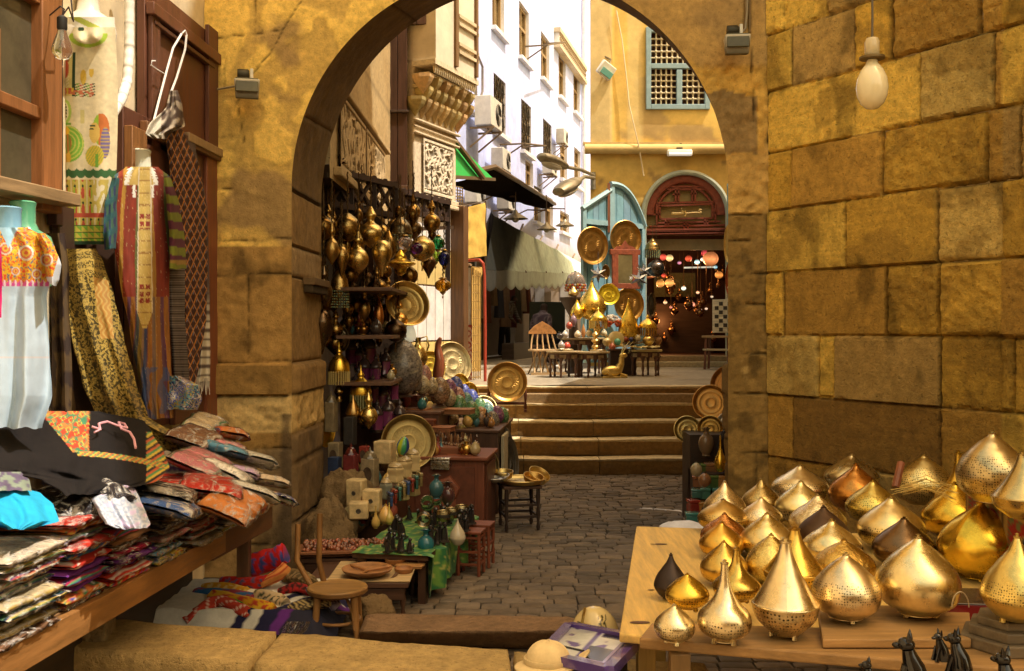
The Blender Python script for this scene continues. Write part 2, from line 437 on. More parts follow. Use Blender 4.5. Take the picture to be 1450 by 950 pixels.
AX0,AX1,ATOP=-2.9,1.80,8.0
def aseg(*p):return[((x-HX)*AY/FL,CAM_H-(y-HY)*AY/FL)for x,y in p]
AJ=[]
def apoly(*p):
 q=aseg(*p)
 for i in range(len(q)-1):AJ.append((q[i],q[i+1]))
apoly((430,-5),(402,40),(385,72),(355,108),(336,145));apoly((402,42),(362,48),(290,56));apoly((360,48),(361,0))
apoly((317,56),(317,130));apoly((290,194),(335,192));apoly((336,145),(345,200))
apoly((260,345),(330,341),(415,337));apoly((260,392),(330,389),(418,387));apoly((352,392),(353,512))
apoly((260,514),(340,513),(418,511));apoly((260,561),(340,560),(418,560));apoly((260,636),(340,636),(418,634))
apoly((360,636),(363,690));apoly((260,700),(418,700));apoly((260,770),(418,772));apoly((330,700),(330,772))
apoly((415,262),(402,262));apoly((470,130),(455,120));apoly((560,3),(548,-12));apoly((290,272),(330,266))
for yy in(302,338,387,430,500,556,640,705,780):apoly((1028,yy+3),(1100,yy))
apoly((1062,50),(1070,190));apoly((1072,640),(1072,700))
def a_hole(x,z):return abs(x-FC)<FR and(z<SPR or(x-FC)**2+(z-SPR)**2<FR*FR)
def a_edge(x,z):
 if z<SPR:return min(abs(x-FC-FR),abs(x-FC+FR))
 return abs(math.hypot(x-FC,z-SPR)-FR)
def a_snap(x,z):
 if z<SPR:return(FC+math.copysign(FR,x-FC),z)
 d=math.hypot(x-FC,z-SPR)or 1e-6
 return(FC+(x-FC)*FR/d,SPR+(z-SPR)*FR/d)
def a_plast(x,z):
 """1 where the coat of plaster survives (spandrels), 0 where stone shows"""
 e=.14*fbm(x*2.2,z*2.2,4)+.05*fbm(x*9,z*9,2)
 if x>0:return sstep(-.01,.02,(z-3.62)-.6*(x-1.3)*0+e)if x>1.1 and z>2.9 else(0 if z<2.9 else 1)
 return sstep(-.01,.02,abs(fbm(x*1.7+3,z*1.5,7))-.10+e*.5)
def a_h(x,z):
 d=min(segd(x,z,a,b)for a,b in AJ if abs(a[0]-x)<.75 and abs(a[1]-z)<1.2)if any(abs(a[0]-x)<.75 and abs(a[1]-z)<1.2 for a,b in AJ)else 9
 ed=sstep(0,.05,a_edge(x,z))
 p=a_plast(x,z)
 rough=.0035
 if x<0 and 1.02<z<1.28:rough=.035
 if x>1.2 and 2.5<z<3.6:rough=.04
 if x>1.3 and z<2.5:rough=.016
 hh=.007*p+rough*(.5*fbm(x*6,z*6,1)+fbm(x*17,z*17,3)+(.5*nz(x*40,z*40)if rough<.02 else 0))-(.010+.3*rough)*(1-sstep(.001,.009,d+.004*nz(x*20,z*20)+.003*nz(x*45,z*45)))
 if x<-1.4 and 1.28<z<1.505:hh+=.03
 return hh*ed
def a_c(x,z):
 d=min([segd(x,z,a,b)for a,b in AJ if abs(a[0]-x)<.75 and abs(a[1]-z)<1.2]or[9])
 p=a_plast(x,z);q=fbm(x*1.1,z*1.3,11)
 if x<.6:
  if z>2.33:
   c=mix((.62,.41,.11),(.86,.58,.14),p)
   c=mix(c,(.34,.22,.09),.85*sstep(.05,.16,q-.08*sstep(3.2,4.2,z)+.1*fbm(x*7,z*5,5)))
  else:
   c=mix((.40,.235,.07),(.50,.30,.09),.5+q)
   if z<1.505:c=mul(c,.72)
   if 1.02<z<1.285:c=(.66,.47,.19)
   if z<.9:c=mix((.36,.24,.10),(.20,.14,.075),sstep(-1.9,-1.6,x+.1*fbm(x*6,z*6)))
   c=mix(c,mul(c,.45),sstep(.1,.3,fbm(x*3,z*2,21)))
   if z<1.15:c=mix(c,(.10,.07,.04),.8*sstep(.05,.02,abs(x+1.585)+.02*nz(x*20,z*9)))
 else:
  if z>3.0:c=mix((.62,.37,.08),(.50,.31,.10),p);c=mix(c,(.30,.19,.08),.6*sstep(0,.2,q))
  elif z>2.55:c=mix((.60,.37,.10),(.48,.28,.075),.5+q)
  else:c=mix((.33,.20,.055),(.23,.14,.04),.5+q);c=mix(c,mul(c,.55),sstep(.08,.2,fbm(x*5,z*4,17)))  # lower pier colour darkened to stand for its shaded face
  if x>1.36 and 2.98<z+.06*nz(x*9,z*9)<3.42 and x<1.72:c=(.30,.19,.07)
  if 1.28<z<1.7 and x<1.66:c=mix(c,(.45,.30,.10),sstep(.02,.1,fbm(x*6,z*5,3)))
 c=mul(c,1+.3*fbm(x*8,z*8,6)+.12*fbm(x*3,z*24,6))
 return mix(mul(c,.35),c,sstep(.001,.009,d+.004*nz(x*22,z*22,2)+.003*nz(x*45,z*45)))
arch=thing('stone_archway','broad round stone archway with peeling ochre plaster spanning the view','archway',(0,AY,0))
def shift(f):return lambda s,t:f(s+AX0+.55,t)
m=MB();stone_sheet(m,(AX0+.55,AY,0),(1,0,0),(0,0,1),(0,-1,0),AX1-AX0-.55,4.9,.0165,shift(a_h),shift(a_c),inside=shift(a_hole),snap=lambda s,t:(lambda q:(q[0]-AX0-.55,q[1]))(a_snap(s+AX0+.55,t)))
m.build('arch_face','stone_smooth',arch,(0,AY,0))
m=MB();stone_sheet(m,(AX0,AY,4.9),(1,0,0),(0,0,1),(0,-1,0),AX1-AX0,6.6,.1,lambda s,t:0,lambda s,t:a_c(s+AX0,t+4.9))
BE=1.055
bh=lambda x,z:abs(x-BC)<BR and(z<SPR or(x-BC)**2+((z-SPR)/BE)**2<BR*BR)
def bsnap(x,z):
 if z<SPR:return(BC+math.copysign(BR,x-BC),z)
 d=math.hypot(x-BC,(z-SPR)/BE)or 1e-6
 return(BC+(x-BC)*BR/d,SPR+(z-SPR)*BR/d)
stone_sheet(m,(-2.9,BY,0),(1,0,0),(0,0,1),(0,1,0),5.2,11.5,.06,lambda s,t:0,lambda s,t:(.42,.27,.1),inside=lambda s,t:bh(s-2.9,t),snap=lambda s,t:(lambda q:(q[0]+2.9,q[1]))(bsnap(s-2.9,t)))
m.add([(-2.9,AY,11.5),(2.3,AY,11.5),(2.3,BY,11.5),(-2.9,BY,11.5)],[(0,1,2,3)],(.4,.28,.12))
m.build('arch_back','stone_smooth',arch,(0,AY,0))
def sof(u,v):
 t=v*(2*SPR+PI*FR)
 def pt(c,r):
  if t<SPR:return Vector((c-r,0,t))
  if t<SPR+PI*FR:
   a=PI-(t-SPR)/FR;return Vector((c+r*math.cos(a),0,SPR+r*math.sin(a)))
  return Vector((c+r,0,SPR-(t-SPR-PI*FR)))
 a,b=pt(FC,FR),pt(BC,BR);b.z=SPR+(b.z-SPR)*BE if b.z>SPR else b.z;p=a*(1-u)+b*u;p.y=AY+u*(BY-AY)
 n=Vector((FC-p.x,0,0))if p.z<SPR else Vector((FC-p.x,0,SPR-p.z));n.normalize()
 e=sstep(0,.06,u)*sstep(1,.94,u)
 rough=.04 if 1.02<p.z<1.28 else .012
 lines=(.38,.80,1.02,1.285,1.50,2.12,2.33,2.72)
 dj=min([abs(p.z-l)for l in lines])if t<3 or t>SPR+PI*FR-.3 else abs(((t-SPR)/FR/.33)%1)*.5
 h=rough*(fbm(p.y*6,t*6,5)+.5*fbm(p.y*15,t*15,2))-.02*(1-sstep(.004,.016,dj))
 if 1.285<p.z<1.50:h+=.05
 if p.z<1.285:h+=.03
 return p+n*(h*e+(.0 if e<1 else 0))
def sofc(u,v):
 t=v*(2*SPR+PI*FR);z=t if t<SPR else 9
 q=fbm(u*2,t*1.2,31)
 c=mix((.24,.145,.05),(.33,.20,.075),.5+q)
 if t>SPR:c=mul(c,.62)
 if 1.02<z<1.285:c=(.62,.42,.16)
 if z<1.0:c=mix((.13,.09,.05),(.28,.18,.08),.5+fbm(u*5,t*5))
 if 2.12<z<2.33:c=(.33,.22,.1)
 lines=(.38,.80,1.02,1.285,1.50,2.12,2.33,2.72)
 dj=min([abs(z-l)for l in lines])if z<3 else abs(((t-SPR)/FR/.33)%1)*.5
 c=mul(c,1+.4*fbm(u*8,t*8,6))
 return mix(mul(c,.3),c,sstep(.003,.014,dj))
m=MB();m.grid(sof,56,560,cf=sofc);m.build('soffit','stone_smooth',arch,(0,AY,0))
m=MB()
m.box((-1.50,7.66,2.10),(.09,.62,.055),col=(.16,.10,.045));m.box((-1.505,7.66,2.045),(.07,.60,.06),col=(.06,.04,.02))
m.build('impost_ledge','stone_smooth',arch,(0,AY,0),bevel=.006)
op=thing('added_reflection_house','unseen ochre house added behind the viewer for the brass to reflect','building',(0,-6,0));m=MB();m.box((0,-6.5,2.6),(22,1,5.2),col=(.45,.31,.13));m.build('wall','plaster',op,(0,-6,0));m=MB()  # unseen house added so the brass lamps have something to reflect
for x in(-5,-1.5,2.5,6):m.box((x,-5.98,1.5),(1.4,.1,2.6),col=(.05,.03,.02))
m.build('doorways','paint',op,(0,-6,0))
def worn_block(name,c8,col,label,cat,rough=.02,seed=0,grp=None):
 """a hewn block from its 8 corners (front-left, front-right, back-right, back-left; bottom then top)"""
 c8=[Vector(p)for p in c8];ctr=sum(c8,Vector())/8
 def pt(a,b,c):
  q=[c8[0]*(1-a)*(1-b)+c8[1]*a*(1-b)+c8[2]*a*b+c8[3]*(1-a)*b,c8[4]*(1-a)*(1-b)+c8[5]*a*(1-b)+c8[6]*a*b+c8[7]*(1-a)*b]
  p=q[0]*(1-c)+q[1]*c
  k=sum(1 for t in(a,b,c)if t<.001 or t>.999)
  d=(ctr-p)
  n=fbm(p.x*7+seed,p.y*7,p.z*7)*1.0+.5*fbm(p.x*20,p.y*20+seed,p.z*20)
  p=p+Vector((0,-1 if b<.001 else 0,(1 if c>.999 else 0)))*n*rough
  if k>=2:p=p+d.normalized()*rough*(.7+.5*n)
  return p
 m=MB();nu,nv,nw=46,14,8
 cf=lambda p:mul(col,1+.4*fbm(p.x*5,p.y*5,p.z*5+seed)+.3*fbm(p.x*22,p.y*22,seed))
 for fn,na,nb in((lambda a,b:pt(a,b,1),nu,nv),(lambda a,b:pt(a,0,b),nu,nw),(lambda a,b:pt(1,a,b),nv,nw),(lambda a,b:pt(0,1-a,b),nv,nw),(lambda a,b:pt(1-a,1,b),nu,nw)):
  vs=[fn(i/na,j/nb)for j in range(nb+1)for i in range(na+1)]
  m.add(vs,[(j*(na+1)+i,j*(na+1)+i+1,(j+1)*(na+1)+i+1,(j+1)*(na+1)+i)for j in range(nb)for i in range(na)],[cf(p)for p in vs])
 o=m.build(name,'stone',None,(ctr.x,ctr.y,min(p.z for p in c8)),weld=True,ang=0)
 return tag(o,label,cat,grp)
def kerb(tl,tr,br,bl,zt,zb,**k):
 pts=[GP(*bl,zt),GP(*br,zt),GP(*tr,zt),GP(*tl,zt)]
 return worn_block('kerb_block',[(p.x,p.y,zb)for p in pts]+pts,**k)
KC=(.52,.37,.155)
kerb((150,874),(394,893),(352,938),(82,914),.35,-.02,col=KC,label='pale worn kerb stone at lower left under the cloth stall',cat='kerb',seed=1,rough=.014)
kerb((397,894),(722,919),(728,972),(357,939),.35,-.02,col=mul(KC,.95),label='long pale kerb stone in the middle below the chair legs',cat='kerb',seed=5,rough=.014)
kerb((726,920),(1000,938),(1030,990),(732,972),.35,-.02,col=mul(KC,.85),label='kerb stone at lower right beneath the pale sun helmet',cat='kerb',seed=9,rough=.014)
kerb((60,858),(165,862),(150,882),(40,880),.43,.1,col=(.30,.22,.11),label='short low stone under the front board of the cloth stall',cat='kerb',seed=13,rough=.02)
b=[GP(505,915,0),GP(830,922,0),GP(815,880,0),GP(512,872,0)]
t=[GP(508,895,.15),GP(830,893,.15),GP(812,873,.15),GP(520,868,.15)]
worn_block('stone_step',b+t,(.27,.17,.095),'long reddish worn stone step at the near edge of the paved court','step',.022,3)
st=thing('stone_steps','flight of five worn stone steps with treads coloured as lit climbing from the court','steps',(.6,11.9,0))
for k in range(5):
 y0=11.9+.3*k;z1=.198*(k+1);z0=z1-.198
 joints=[(-1.3,.14-.03*k),(.14-.03*k,1.05+.1*math.sin(k*3)),(1.05+.1*math.sin(k*3),2.9)]
 m=MB()
 for a,bb in joints:
  def face(u,v,a=a,bb=bb):
   x=a+.004+(bb-a-.008)*u
   if v<.5:y,z=y0+.02,z0+(z1-z0-.04)*v/.5
   elif v<.7:t=(v-.5)/.2;y,z=y0+.02-.035*math.sin(t*PI/2)*(1-t*.2),z1-.04+.04*t
   else:y,z=y0-.008+.32*(v-.7)/.3,z1
   wear=-.016*math.exp(-((x-.8)/.6)**2)*sstep(.5,.7,v)
   return(x,y+.01*fbm(x*5,v*4,k)+.006*nz(x*14,v*9),z+wear+.008*fbm(x*6,v*6,k+4)*sstep(.3,.6,v))
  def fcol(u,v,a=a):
   if v<.55:c=mul((.27,.155,.05),.6+.5*v/.55+.3*fbm(u*5,v*2,k+a));c=mix(c,(.2,.13,.06),.5*sstep(.1,.3,fbm(u*9,v*3,a+k+3)))  # shade painted in: riser darkens toward its foot
   else:c=mul((.62,.50,.30),1+.3*fbm(u*8,v*4,k+a))  # light painted in: tread far paler than the riser of the same stone
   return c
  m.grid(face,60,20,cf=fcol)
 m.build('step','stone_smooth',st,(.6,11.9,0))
m=MB();m.box((.8,13.1,.45),(4.2,.5,.9),col=(.3,.2,.1));m.box((-2.2,13.25,.49),(2.2,.24,.99),col=(.4,.3,.15));m.build('core','stone_smooth',st,(.6,11.9,0))
def holed_wall(mb,O,U,w,h,rects,depth,col,N,cf=None,step=.5):
 """rects (s0,s1,t0,t1): openings with reveals going back along -N"""
 O,U,N=Vector(O),Vector(U).normalized(),Vector(N).normalized();V=Vector((0,0,1))
 ss={0,w};ts={0,h}
 for a,b,c,d in rects:ss|={max(0,a),min(w,b)};ts|={max(0,c),min(h,d)}
 def fill(q):
  q=sorted(q);out=[]
  for i in range(len(q)-1):
   k=max(1,int((q[i+1]-q[i])/step));out+=[q[i]+(q[i+1]-q[i])*j/k for j in range(k)]
  return out+[q[-1]]
 ss,ts=fill(ss),fill(ts);idx={};vs=[];cc=[];fs=[]
 def vid(i,j):
  if(i,j)not in idx:
   idx[i,j]=len(vs);vs.append(O+U*ss[i]+V*ts[j]);cc.append(cf(ss[i],ts[j])if cf else col)
  return idx[i,j]
 for i in range(len(ss)-1):
  for j in range(len(ts)-1):
   sm,tm=(ss[i]+ss[i+1])/2,(ts[j]+ts[j+1])/2
   if any(a<sm<b and c<tm<d for a,b,c,d in rects):continue
   fs.append((vid(i,j),vid(i+1,j),vid(i+1,j+1),vid(i,j+1)))
 mb.add(vs,fs,cc)
 for a,b,c,d in rects:
  q=[O+U*a+V*c,O+U*b+V*c,O+U*b+V*d,O+U*a+V*d];r=[p-N*depth for p in q]
  mb.add(q+r,[(0,1,5,4),(1,2,6,5),(2,3,7,6),(3,0,4,7)],mul(col,.9))
WB_O=Vector((-2.15,18.2,.95));WB_U=Vector((.25,1,0)).normalized();WB_N=Vector((1,-.25,0)).normalized()
def wb_st(px,py):
 k=(px-HX)/FL;Y=6.7/(.25-k);s=(Y-18.2)/WB_U.y
 return s,CAM_H-(py-HY)*Y/FL-.95
def wb_pt(px,py,off=0):
 s,t=wb_st(px,py);return WB_O+WB_U*s+Vector((0,0,t))+WB_N*off
wwin=[(697,714,-60,36,0),(735,749,0,78,0),(766,778,43,108,0),(791,801,73,134,0),(812,821,99,156,0),(654,664,66,150,0),(699,716,102,183,1),(738,752,139,211,1),(769,781,167,226,1),(793,803,189,251,0),(813,822,207,260,0),(744,755,224,262,0),(793,806,297,326,0),(772,783,276,318,0),(756,766,262,312,0)]
wb=thing('white_building','tall white plastered building with rows of grilled windows down the lane','building',WB_O)
rects=[]
for x0,x1,y0,y1,g_ in wwin:
 s0,t1=wb_st(x0,y0);s1,_=wb_st(x1,y0);_,t0=wb_st(x0,y1);rects.append((s0,s1,t0,t1))
m=MB()
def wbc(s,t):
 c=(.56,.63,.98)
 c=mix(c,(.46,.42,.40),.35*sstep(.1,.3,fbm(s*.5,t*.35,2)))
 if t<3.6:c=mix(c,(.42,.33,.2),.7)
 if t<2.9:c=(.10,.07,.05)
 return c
shop_open=[(1.2,5.6,.1,2.7),(6.4,9.2,.1,2.7),(10.2,13.0,.1,2.7),(14,17,.1,2.7)]
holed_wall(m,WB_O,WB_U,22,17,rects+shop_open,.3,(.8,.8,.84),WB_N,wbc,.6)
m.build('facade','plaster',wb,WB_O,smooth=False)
m=MB()
for a,b in((Vector((0,0,0)),-WB_N*.5),):
 q=[WB_O-WB_N*.32,WB_O+WB_U*22-WB_N*.32,WB_O+WB_U*22-WB_N*6,WB_O-WB_N*6]
 m.add(q+[p+Vector((0,0,17))for p in q],[(3,2,1,0),(4,5,6,7),(0,1,5,4),(1,2,6,5),(2,3,7,6),(3,0,4,7)],(.16,.12,.09))
m.build('body','plaster',wb,WB_O,smooth=False)
RWB=Matrix((WB_U,WB_N,Vector((0,0,1)))).transposed().to_4x4()
for(s0,s1,t0,t1),(x0,x1,y0,y1,gr)in zip(rects,wwin):
 ctr=WB_O+WB_U*((s0+s1)/2)+Vector((0,0,(t0+t1)/2));ww,hh=s1-s0,t1-t0
 fr=MB();B=(.33,.22,.10)
 for sx in(-1,0,1):fr.box((sx*(ww/2-.04),-.12,0),(.08 if sx else .06,.06,hh),RWB,B)
 for sz in(-1,.25,1):fr.box((0,-.118,sz*(hh/2-.04)),(ww-.16,.055,.08),RWB,B)
 fo=fr.build('window','paint',wb,None,smooth=False);fo.location=ctr-WB_O
 pn=MB();pn.box((0,-.17,0),(ww,.02,hh),RWB,(.16,.11,.05));po=pn.build('pane','pane',fo,None,smooth=False)
 sl_=MB();sl_.box((0,.06,-hh/2-.07),(ww+.24,.14,.10),RWB,(.82,.8,.8));sl_.build('sill','plaster',fo,None,smooth=False)
 if gr:
  g=MB();nn=6;mm=max(5,int(hh/.25))
  for i in range(1,nn):g.box((-ww/2+ww*i/nn,-.03,0),(.022,.022,hh-.02),RWB,(.06,.045,.03))
  for i in range(1,mm):g.box((0,-.028,-hh/2+hh*i/mm),(ww-.02,.018,.022),RWB,(.06,.045,.03))
  for i in range(9):
   a=(i%3-1)*ww*.28;bz=(i//3-1)*hh*.3
   g.tube([RWB@Vector((a+.11*math.cos(t*.7),-.015,bz+.2*math.sin(t*.7)))for t in range(10)],.014,5,(.07,.05,.03))
  g.build('grille','iron',fo,None,smooth=False)
m=MB();s0,t1=wb_st(785,42);s1,_=wb_st(823,92);_,t0=wb_st(785,66)
L_=s1-s0;ctr=Vector(((s0+s1)/2,0,(t0+t1)/2));hh=t1-t0
bo=WB_O+WB_U*ctr.x+Vector((0,0,ctr.z))
m.box((0,.08,0),(L_,.16,hh*.8),RWB,(.8,.77,.72));m.box((0,.1,hh*.46),(L_+.2,.24,.14),RWB,(.62,.52,.36));m.box((0,.1,-hh*.46),(L_+.2,.24,.12),RWB,(.62,.52,.36))
n=26
for i in range(n):
 for j in range(3):m.box((-L_/2+L_*(i+.5)/n,.17,hh*(-.28+.27*j)),(L_/n*.55,.06,hh*.17),RWB,(.35,.26,.15))
bal=m.build('balcony','plaster',wb,None,smooth=False);bal.location=bo-WB_O
fb=thing('cream_house','narrow cream house closing the far end of the lane','building',(2,41,.95))
m=MB();rc=[(5.1,5.8,5,7),(5.1,5.8,9.5,11.5),(4.2,4.8,2.8,4)]
holed_wall(m,(-3,41,.95),(1,0,0),14,22,rc,.3,(.66,.55,.36),(0,-1,0),None,1)
m.build('wall','plaster',fb,(2,41,.95),smooth=False)
for a,b,c,d in rc:
 m=MB();m.box((-3+(a+b)/2,41.2,.95+(c+d)/2),(b-a,.1,d-c),col=(.12,.09,.05));m.build('window','pane',fb,(2,41,.95),smooth=False)
SH=thing('carved_stone_house','old house with carved stone panels and honeycomb corbel beyond the arch','building',(-1.5,8,0))
def shb(m,name,mt,**k):return m.build(name,mt,SH,(-1.5,8,0),**k)
def shc(s,t):
 c=mix((.42,.29,.13),(.52,.38,.19),.5+fbm(s*2,t*2,3));d=min(abs(t-3.42),abs(t-4.3),abs(t-2.5),abs(t-5.2))
 return mix(mul(c,.35),mul(c,1+.3*fbm(s*8,t*8)),sstep(.004,.016,d))
m=MB();stone_sheet(m,(-1.46,7.98,2.96),(0,1,0),(0,0,1),(1,0,0),4.2,6,.05,lambda s,t:.01*fbm(s*7,t*7),lambda s,t:shc(s,t+2.96))
m.add([(-2.1,7.98,0),(-2.1,12,0),(-2.1,12,2.96),(-2.1,7.98,2.96),(-1.46,7.98,2.96),(-1.46,12,2.96)],[(0,1,2,3),(3,2,5,4)],(.05,.03,.02))  # niche faces coloured near-black to paint the recess dark
shb(m,'wall','stone_smooth')
def panel(P0,U,w,h,N,name,col,nx,ny,seed):
 """carved relief: interlaced flowing letter-like strokes on a sunk field"""
 m=MB();U=Vector(U).normalized();N=Vector(N);P0=Vector(P0)
 def rel(u,v):
  x,y=u*nx,v*ny
  w1=math.sin(x*6.28+1.3*math.sin(y*5+seed))
  w2=math.sin((x*.5+y*.9)*6.28+1.6*math.sin(x*4+seed))
  w3=math.sin((x*.7-y*.7)*6.28+1.5*math.sin(y*6+x*2))
  r=max(sstep(.45,.7,abs(w1))if fbm(x*1.2,y*.8,seed)>-.1 else 0,sstep(.7,.88,w2),sstep(.75,.9,w3))
  e=min(u*w,(1-u)*w,v*h,(1-v)*h)
  return 1 if e<.035 else r*sstep(.035,.06,e)
 m.grid(lambda u,v:P0+U*(u*w)+Vector((0,0,v*h))+N*(.014+.022*rel(u,v)),int(w/.014),int(h/.014),cf=lambda u,v:mul(col,.38+.68*rel(u,v)))
 return shb(m,name,'stone_smooth')
for i in range(2):
 panel((-1.46,8.3+1.48*i,3.10),(0,1,0),1.42,.62,(1,0,0),'carved_panel',(.50,.37,.2),5,2.2,3+i)
m=MB();m.box((-1.43,9.8,3.04),(.07,3.3,.07),col=(.5,.36,.18));m.box((-1.43,9.8,3.77),(.07,3.3,.05),col=(.5,.36,.18));shb(m,'string_course','stone_smooth',bevel=.01)
m=MB()
for i in range(5):
 m.box((-1.545+.115*i,11.97,5.7 if i<3 else 6.7),(.108,.06,4.6 if i<3 else 2.6),col=jit((.07,.035,.018),.25))
m.box((-1.42,11.93,3.4),(.36,.05,.12),col=(.13,.07,.035));m.box((-1.42,11.93,4.35),(.36,.04,.03),col=(.06,.035,.02))
shb(m,'timber_panel','wood_z',bevel=.004)
m=MB();m.box((-1.68,12.1,1.6),(.9,.3,3.4),col=(.05,.03,.018));m.box((-2.6,13.5,4.5),(2.1,3.0,9),col=(.3,.22,.12));shb(m,'inner_wall','stone_smooth',smooth=False)
pier_a,pier_b=Vector((-1.185,12.02,0)),Vector((-.73,13.05,0));PU=(pier_b-pier_a).normalized();PN=Vector((PU.y,-PU.x,0))
pl=(pier_b-pier_a).length
m=MB();m.box((pl/2,-.35,0),(pl,.7,1.7),T(pier_a+Vector((0,0,4.17)))@Matrix((PU,PN,Vector((0,0,1)))).transposed().to_4x4(),(.66,.57,.42))
shb(m,'corner_pier','stone_smooth',bevel=.02)
panel(pier_a+PU*.18+Vector((0,0,3.42)),PU,pl-.3,.66,PN,'carved_panel',(.70,.62,.48),5,4.2,9)
RP=Matrix((PU,PN,Vector((0,0,1)))).transposed().to_4x4()
for z,d,hgt in((3.37,.03,.07),(4.12,.05,.03),(4.20,.03,.03),(4.27,.06,.03),(3.31,.05,.05)):
 m=MB();m.box((pl/2,d/2,0),(pl+.04,d,hgt),T(pier_a+Vector((0,0,z)))@RP,(.66,.56,.4));shb(m,'moulding','stone_smooth',bevel=.012)
m=MB()
for r in range(3):
 cnt=7-r;z=4.46+.13*r;out=.03+.09*r
 for i in range(cnt+1):
  x=pl*(i+.5*(r%2))/cnt
  if x>pl+.1:continue
  c=jit((.56,.42,.2),.2)
  m.lathe([(.004,-.15),(.035,-.08),(.075,-.01),(.092,.04),(.095,.08)],6,T(pier_a+PU*x+PN*(out*.6)+Vector((0,0,z)))@RP@SC(1.1,1.5,1),c)
 m.box((pl/2,out/2,0),(pl+.04,out+.02,.04),T(pier_a+Vector((0,0,z+.085)))@RP,(.6,.48,.28))
for i in range(22):
 m.lathe([(.008,-.07),(.02,-.02),(.02,.04)],6,T(pier_a+PU*(pl*(i+.5)/22)+PN*.27+Vector((0,0,4.88)))@RP,(.66,.55,.35))
m.box((pl/2,.15,0),(pl+.06,.32,.06),T(pier_a+Vector((0,0,4.94)))@RP,(.66,.57,.4))
shb(m,'honeycomb_corbel','stone_smooth',smooth=False)
m=MB();m.box((pl/2,-.1,0),(pl,.8,4),T(pier_a+Vector((0,0,6.97)))@RP,(.68,.6,.46))
for z in(5.2,5.3,5.55,5.65):m.box((pl*.75,.31,0),(pl*.5,.05,.04),T(pier_a+Vector((0,0,z)))@RP,(.62,.5,.33))
m.box((pl*.45,.31,0),(.07,.05,4),T(pier_a+Vector((0,0,7.0)))@RP,(.22,.13,.06));m.box((pl-.05,.31,0),(.06,.05,4),T(pier_a+Vector((0,0,7.0)))@RP,(.2,.12,.06))
shb(m,'upper_bay','plaster',smooth=False)
m=MB()
for i in range(5):
 for(z0,z1,c)in((.95,1.58,(.72,.55,.20)),(1.6,2.28,(.84,.82,.80)),(2.3,2.75,(.70,.55,.22)),(2.77,3.3,(.82,.80,.78))):
  m.box((pl*(i+.5)/5,-.12,0),(pl/5-.012,.1,z1-z0),T(pier_a+Vector((0,0,(z0+z1)/2)))@RP,jit(c,.06))
shb(m,'board_wall','paint',smooth=False,bevel=.004)
m=MB();m.box((pl+.05,.02,0),(.14,.2,2.4),T(pier_a+Vector((0,0,2.15)))@RP,(.14,.07,.03));shb(m,'door_post','wood_z',bevel=.006)
def ac_unit(pos,ang,label,sc=1.0):
 t=thing('air_conditioner',label,'air conditioner',pos,ang,'air conditioners on the white building')
 m=MB();m.box((0,0,0),(.85*sc,.34*sc,.58*sc),col=(.68,.64,.55));m.build('casing','paint',t,bevel=.015)
 m=MB()
 for i in range(10):m.tube([(.14*sc+(.04+.02*i)*sc*math.cos(a*.6),-.176*sc,(.04+.02*i)*sc*math.sin(a*.6))for a in range(11)],.005*sc,4,(.1,.09,.08))
 m.build('fan_grille','iron',t)
 m=MB()
 for x in(-.3,.3):m.bar((x*sc,.3*sc,-.32*sc),(x*sc,-.2*sc,-.32*sc),.04*sc,.04*sc,(.3,.2,.1));m.bar((x*sc,.3*sc,-.7*sc),(x*sc,-.18*sc,-.33*sc),.03*sc,.03*sc,(.3,.2,.1))
 m.bar((-.34*sc,0,-.32*sc),(.34*sc,0,-.32*sc),.03*sc,.03*sc,(.3,.2,.1))
 m.build('bracket','iron',t);return t
aw=math.atan2(WB_U.y,WB_U.x)
for px,py,lb,sc in((668,163,'big weathered air conditioner on a bracket just above the green awning',1.15),(784,195,'small air conditioner high up between the two far grilled windows',.8),(764,236,'air conditioner in mid wall just left of the street lamp heads',.9),(692,228,'air conditioner just peeking over the edge of the dark awning',.9),(700,284,'air conditioner under the dark awning beside the yellow tarp',.9),(655,274,'air conditioner at far left behind the wire grid',.85)):
 p=wb_pt(px,py,.35*sc);ac_unit(p,aw,lb,sc)
m=MB();s,t=wb_st(667,70);q=[wb_pt(667,-10,.1),wb_pt(667,70,.1),wb_pt(668,145,.1)]
m.tube(q,.035,6,(.3,.26,.2));q2=[wb_pt(670,80,.12),wb_pt(675,95,.14),wb_pt(675,130,.14),wb_pt(672,142,.12)];m.tube(q2,.03,6,(.28,.24,.2))
tag(m.build('drain_pipe','iron',None,q[2]),'thin grey pipe running up the white wall over the big air conditioner','pipe')
m=MB();q=[wb_pt(823,-20,.1),wb_pt(823,165,.1),wb_pt(824,330,.1)];m.tube(q,.07,8,(.75,.72,.68));tag(m.build('drain_pipe','paint',None,q[2]),'pale pipe down the far corner of the white building','pipe')
for i,(a,b,lb)in enumerate((((741,66),(768,62),'thin drying pole jutting from the upper windows'),((705,205),(738,208),'empty iron bracket frame under the left grilled window'))):
 m=MB();A=wb_pt(*a,.05);B=wb_pt(*a,.7);C=wb_pt(*b,.7);D=wb_pt(*b,.05)
 m.tube([A,B,C,D],.025,6,(.2,.14,.08));m.tube([A+Vector((0,0,-.4)),B],.02,6,(.2,.14,.08));tag(m.build('iron_bracket','iron',None,A),lb,'bracket')
def awning(name,label,pts,nu,nv,col,ripple=.03,stripes=None,mt='tarp',loc=None):
 A,B,C,D=[Vector(p)for p in pts]
 m=MB()
 def fn(u,v):
  p=A*(1-u)*(1-v)+B*u*(1-v)+C*u*v+D*(1-u)*v
  return p+Vector((0,0,-.10*math.sin(PI*u*2)**2*v*(1-v)+ripple*nz(u*9,v*6,3)-ripple*2*v*(1-v)))
 m.grid(fn,nu,nv,cf=lambda u,v:stripes(u,v)if stripes else mul(col,1+.2*fbm(u*6,v*6)))
 return m,fn
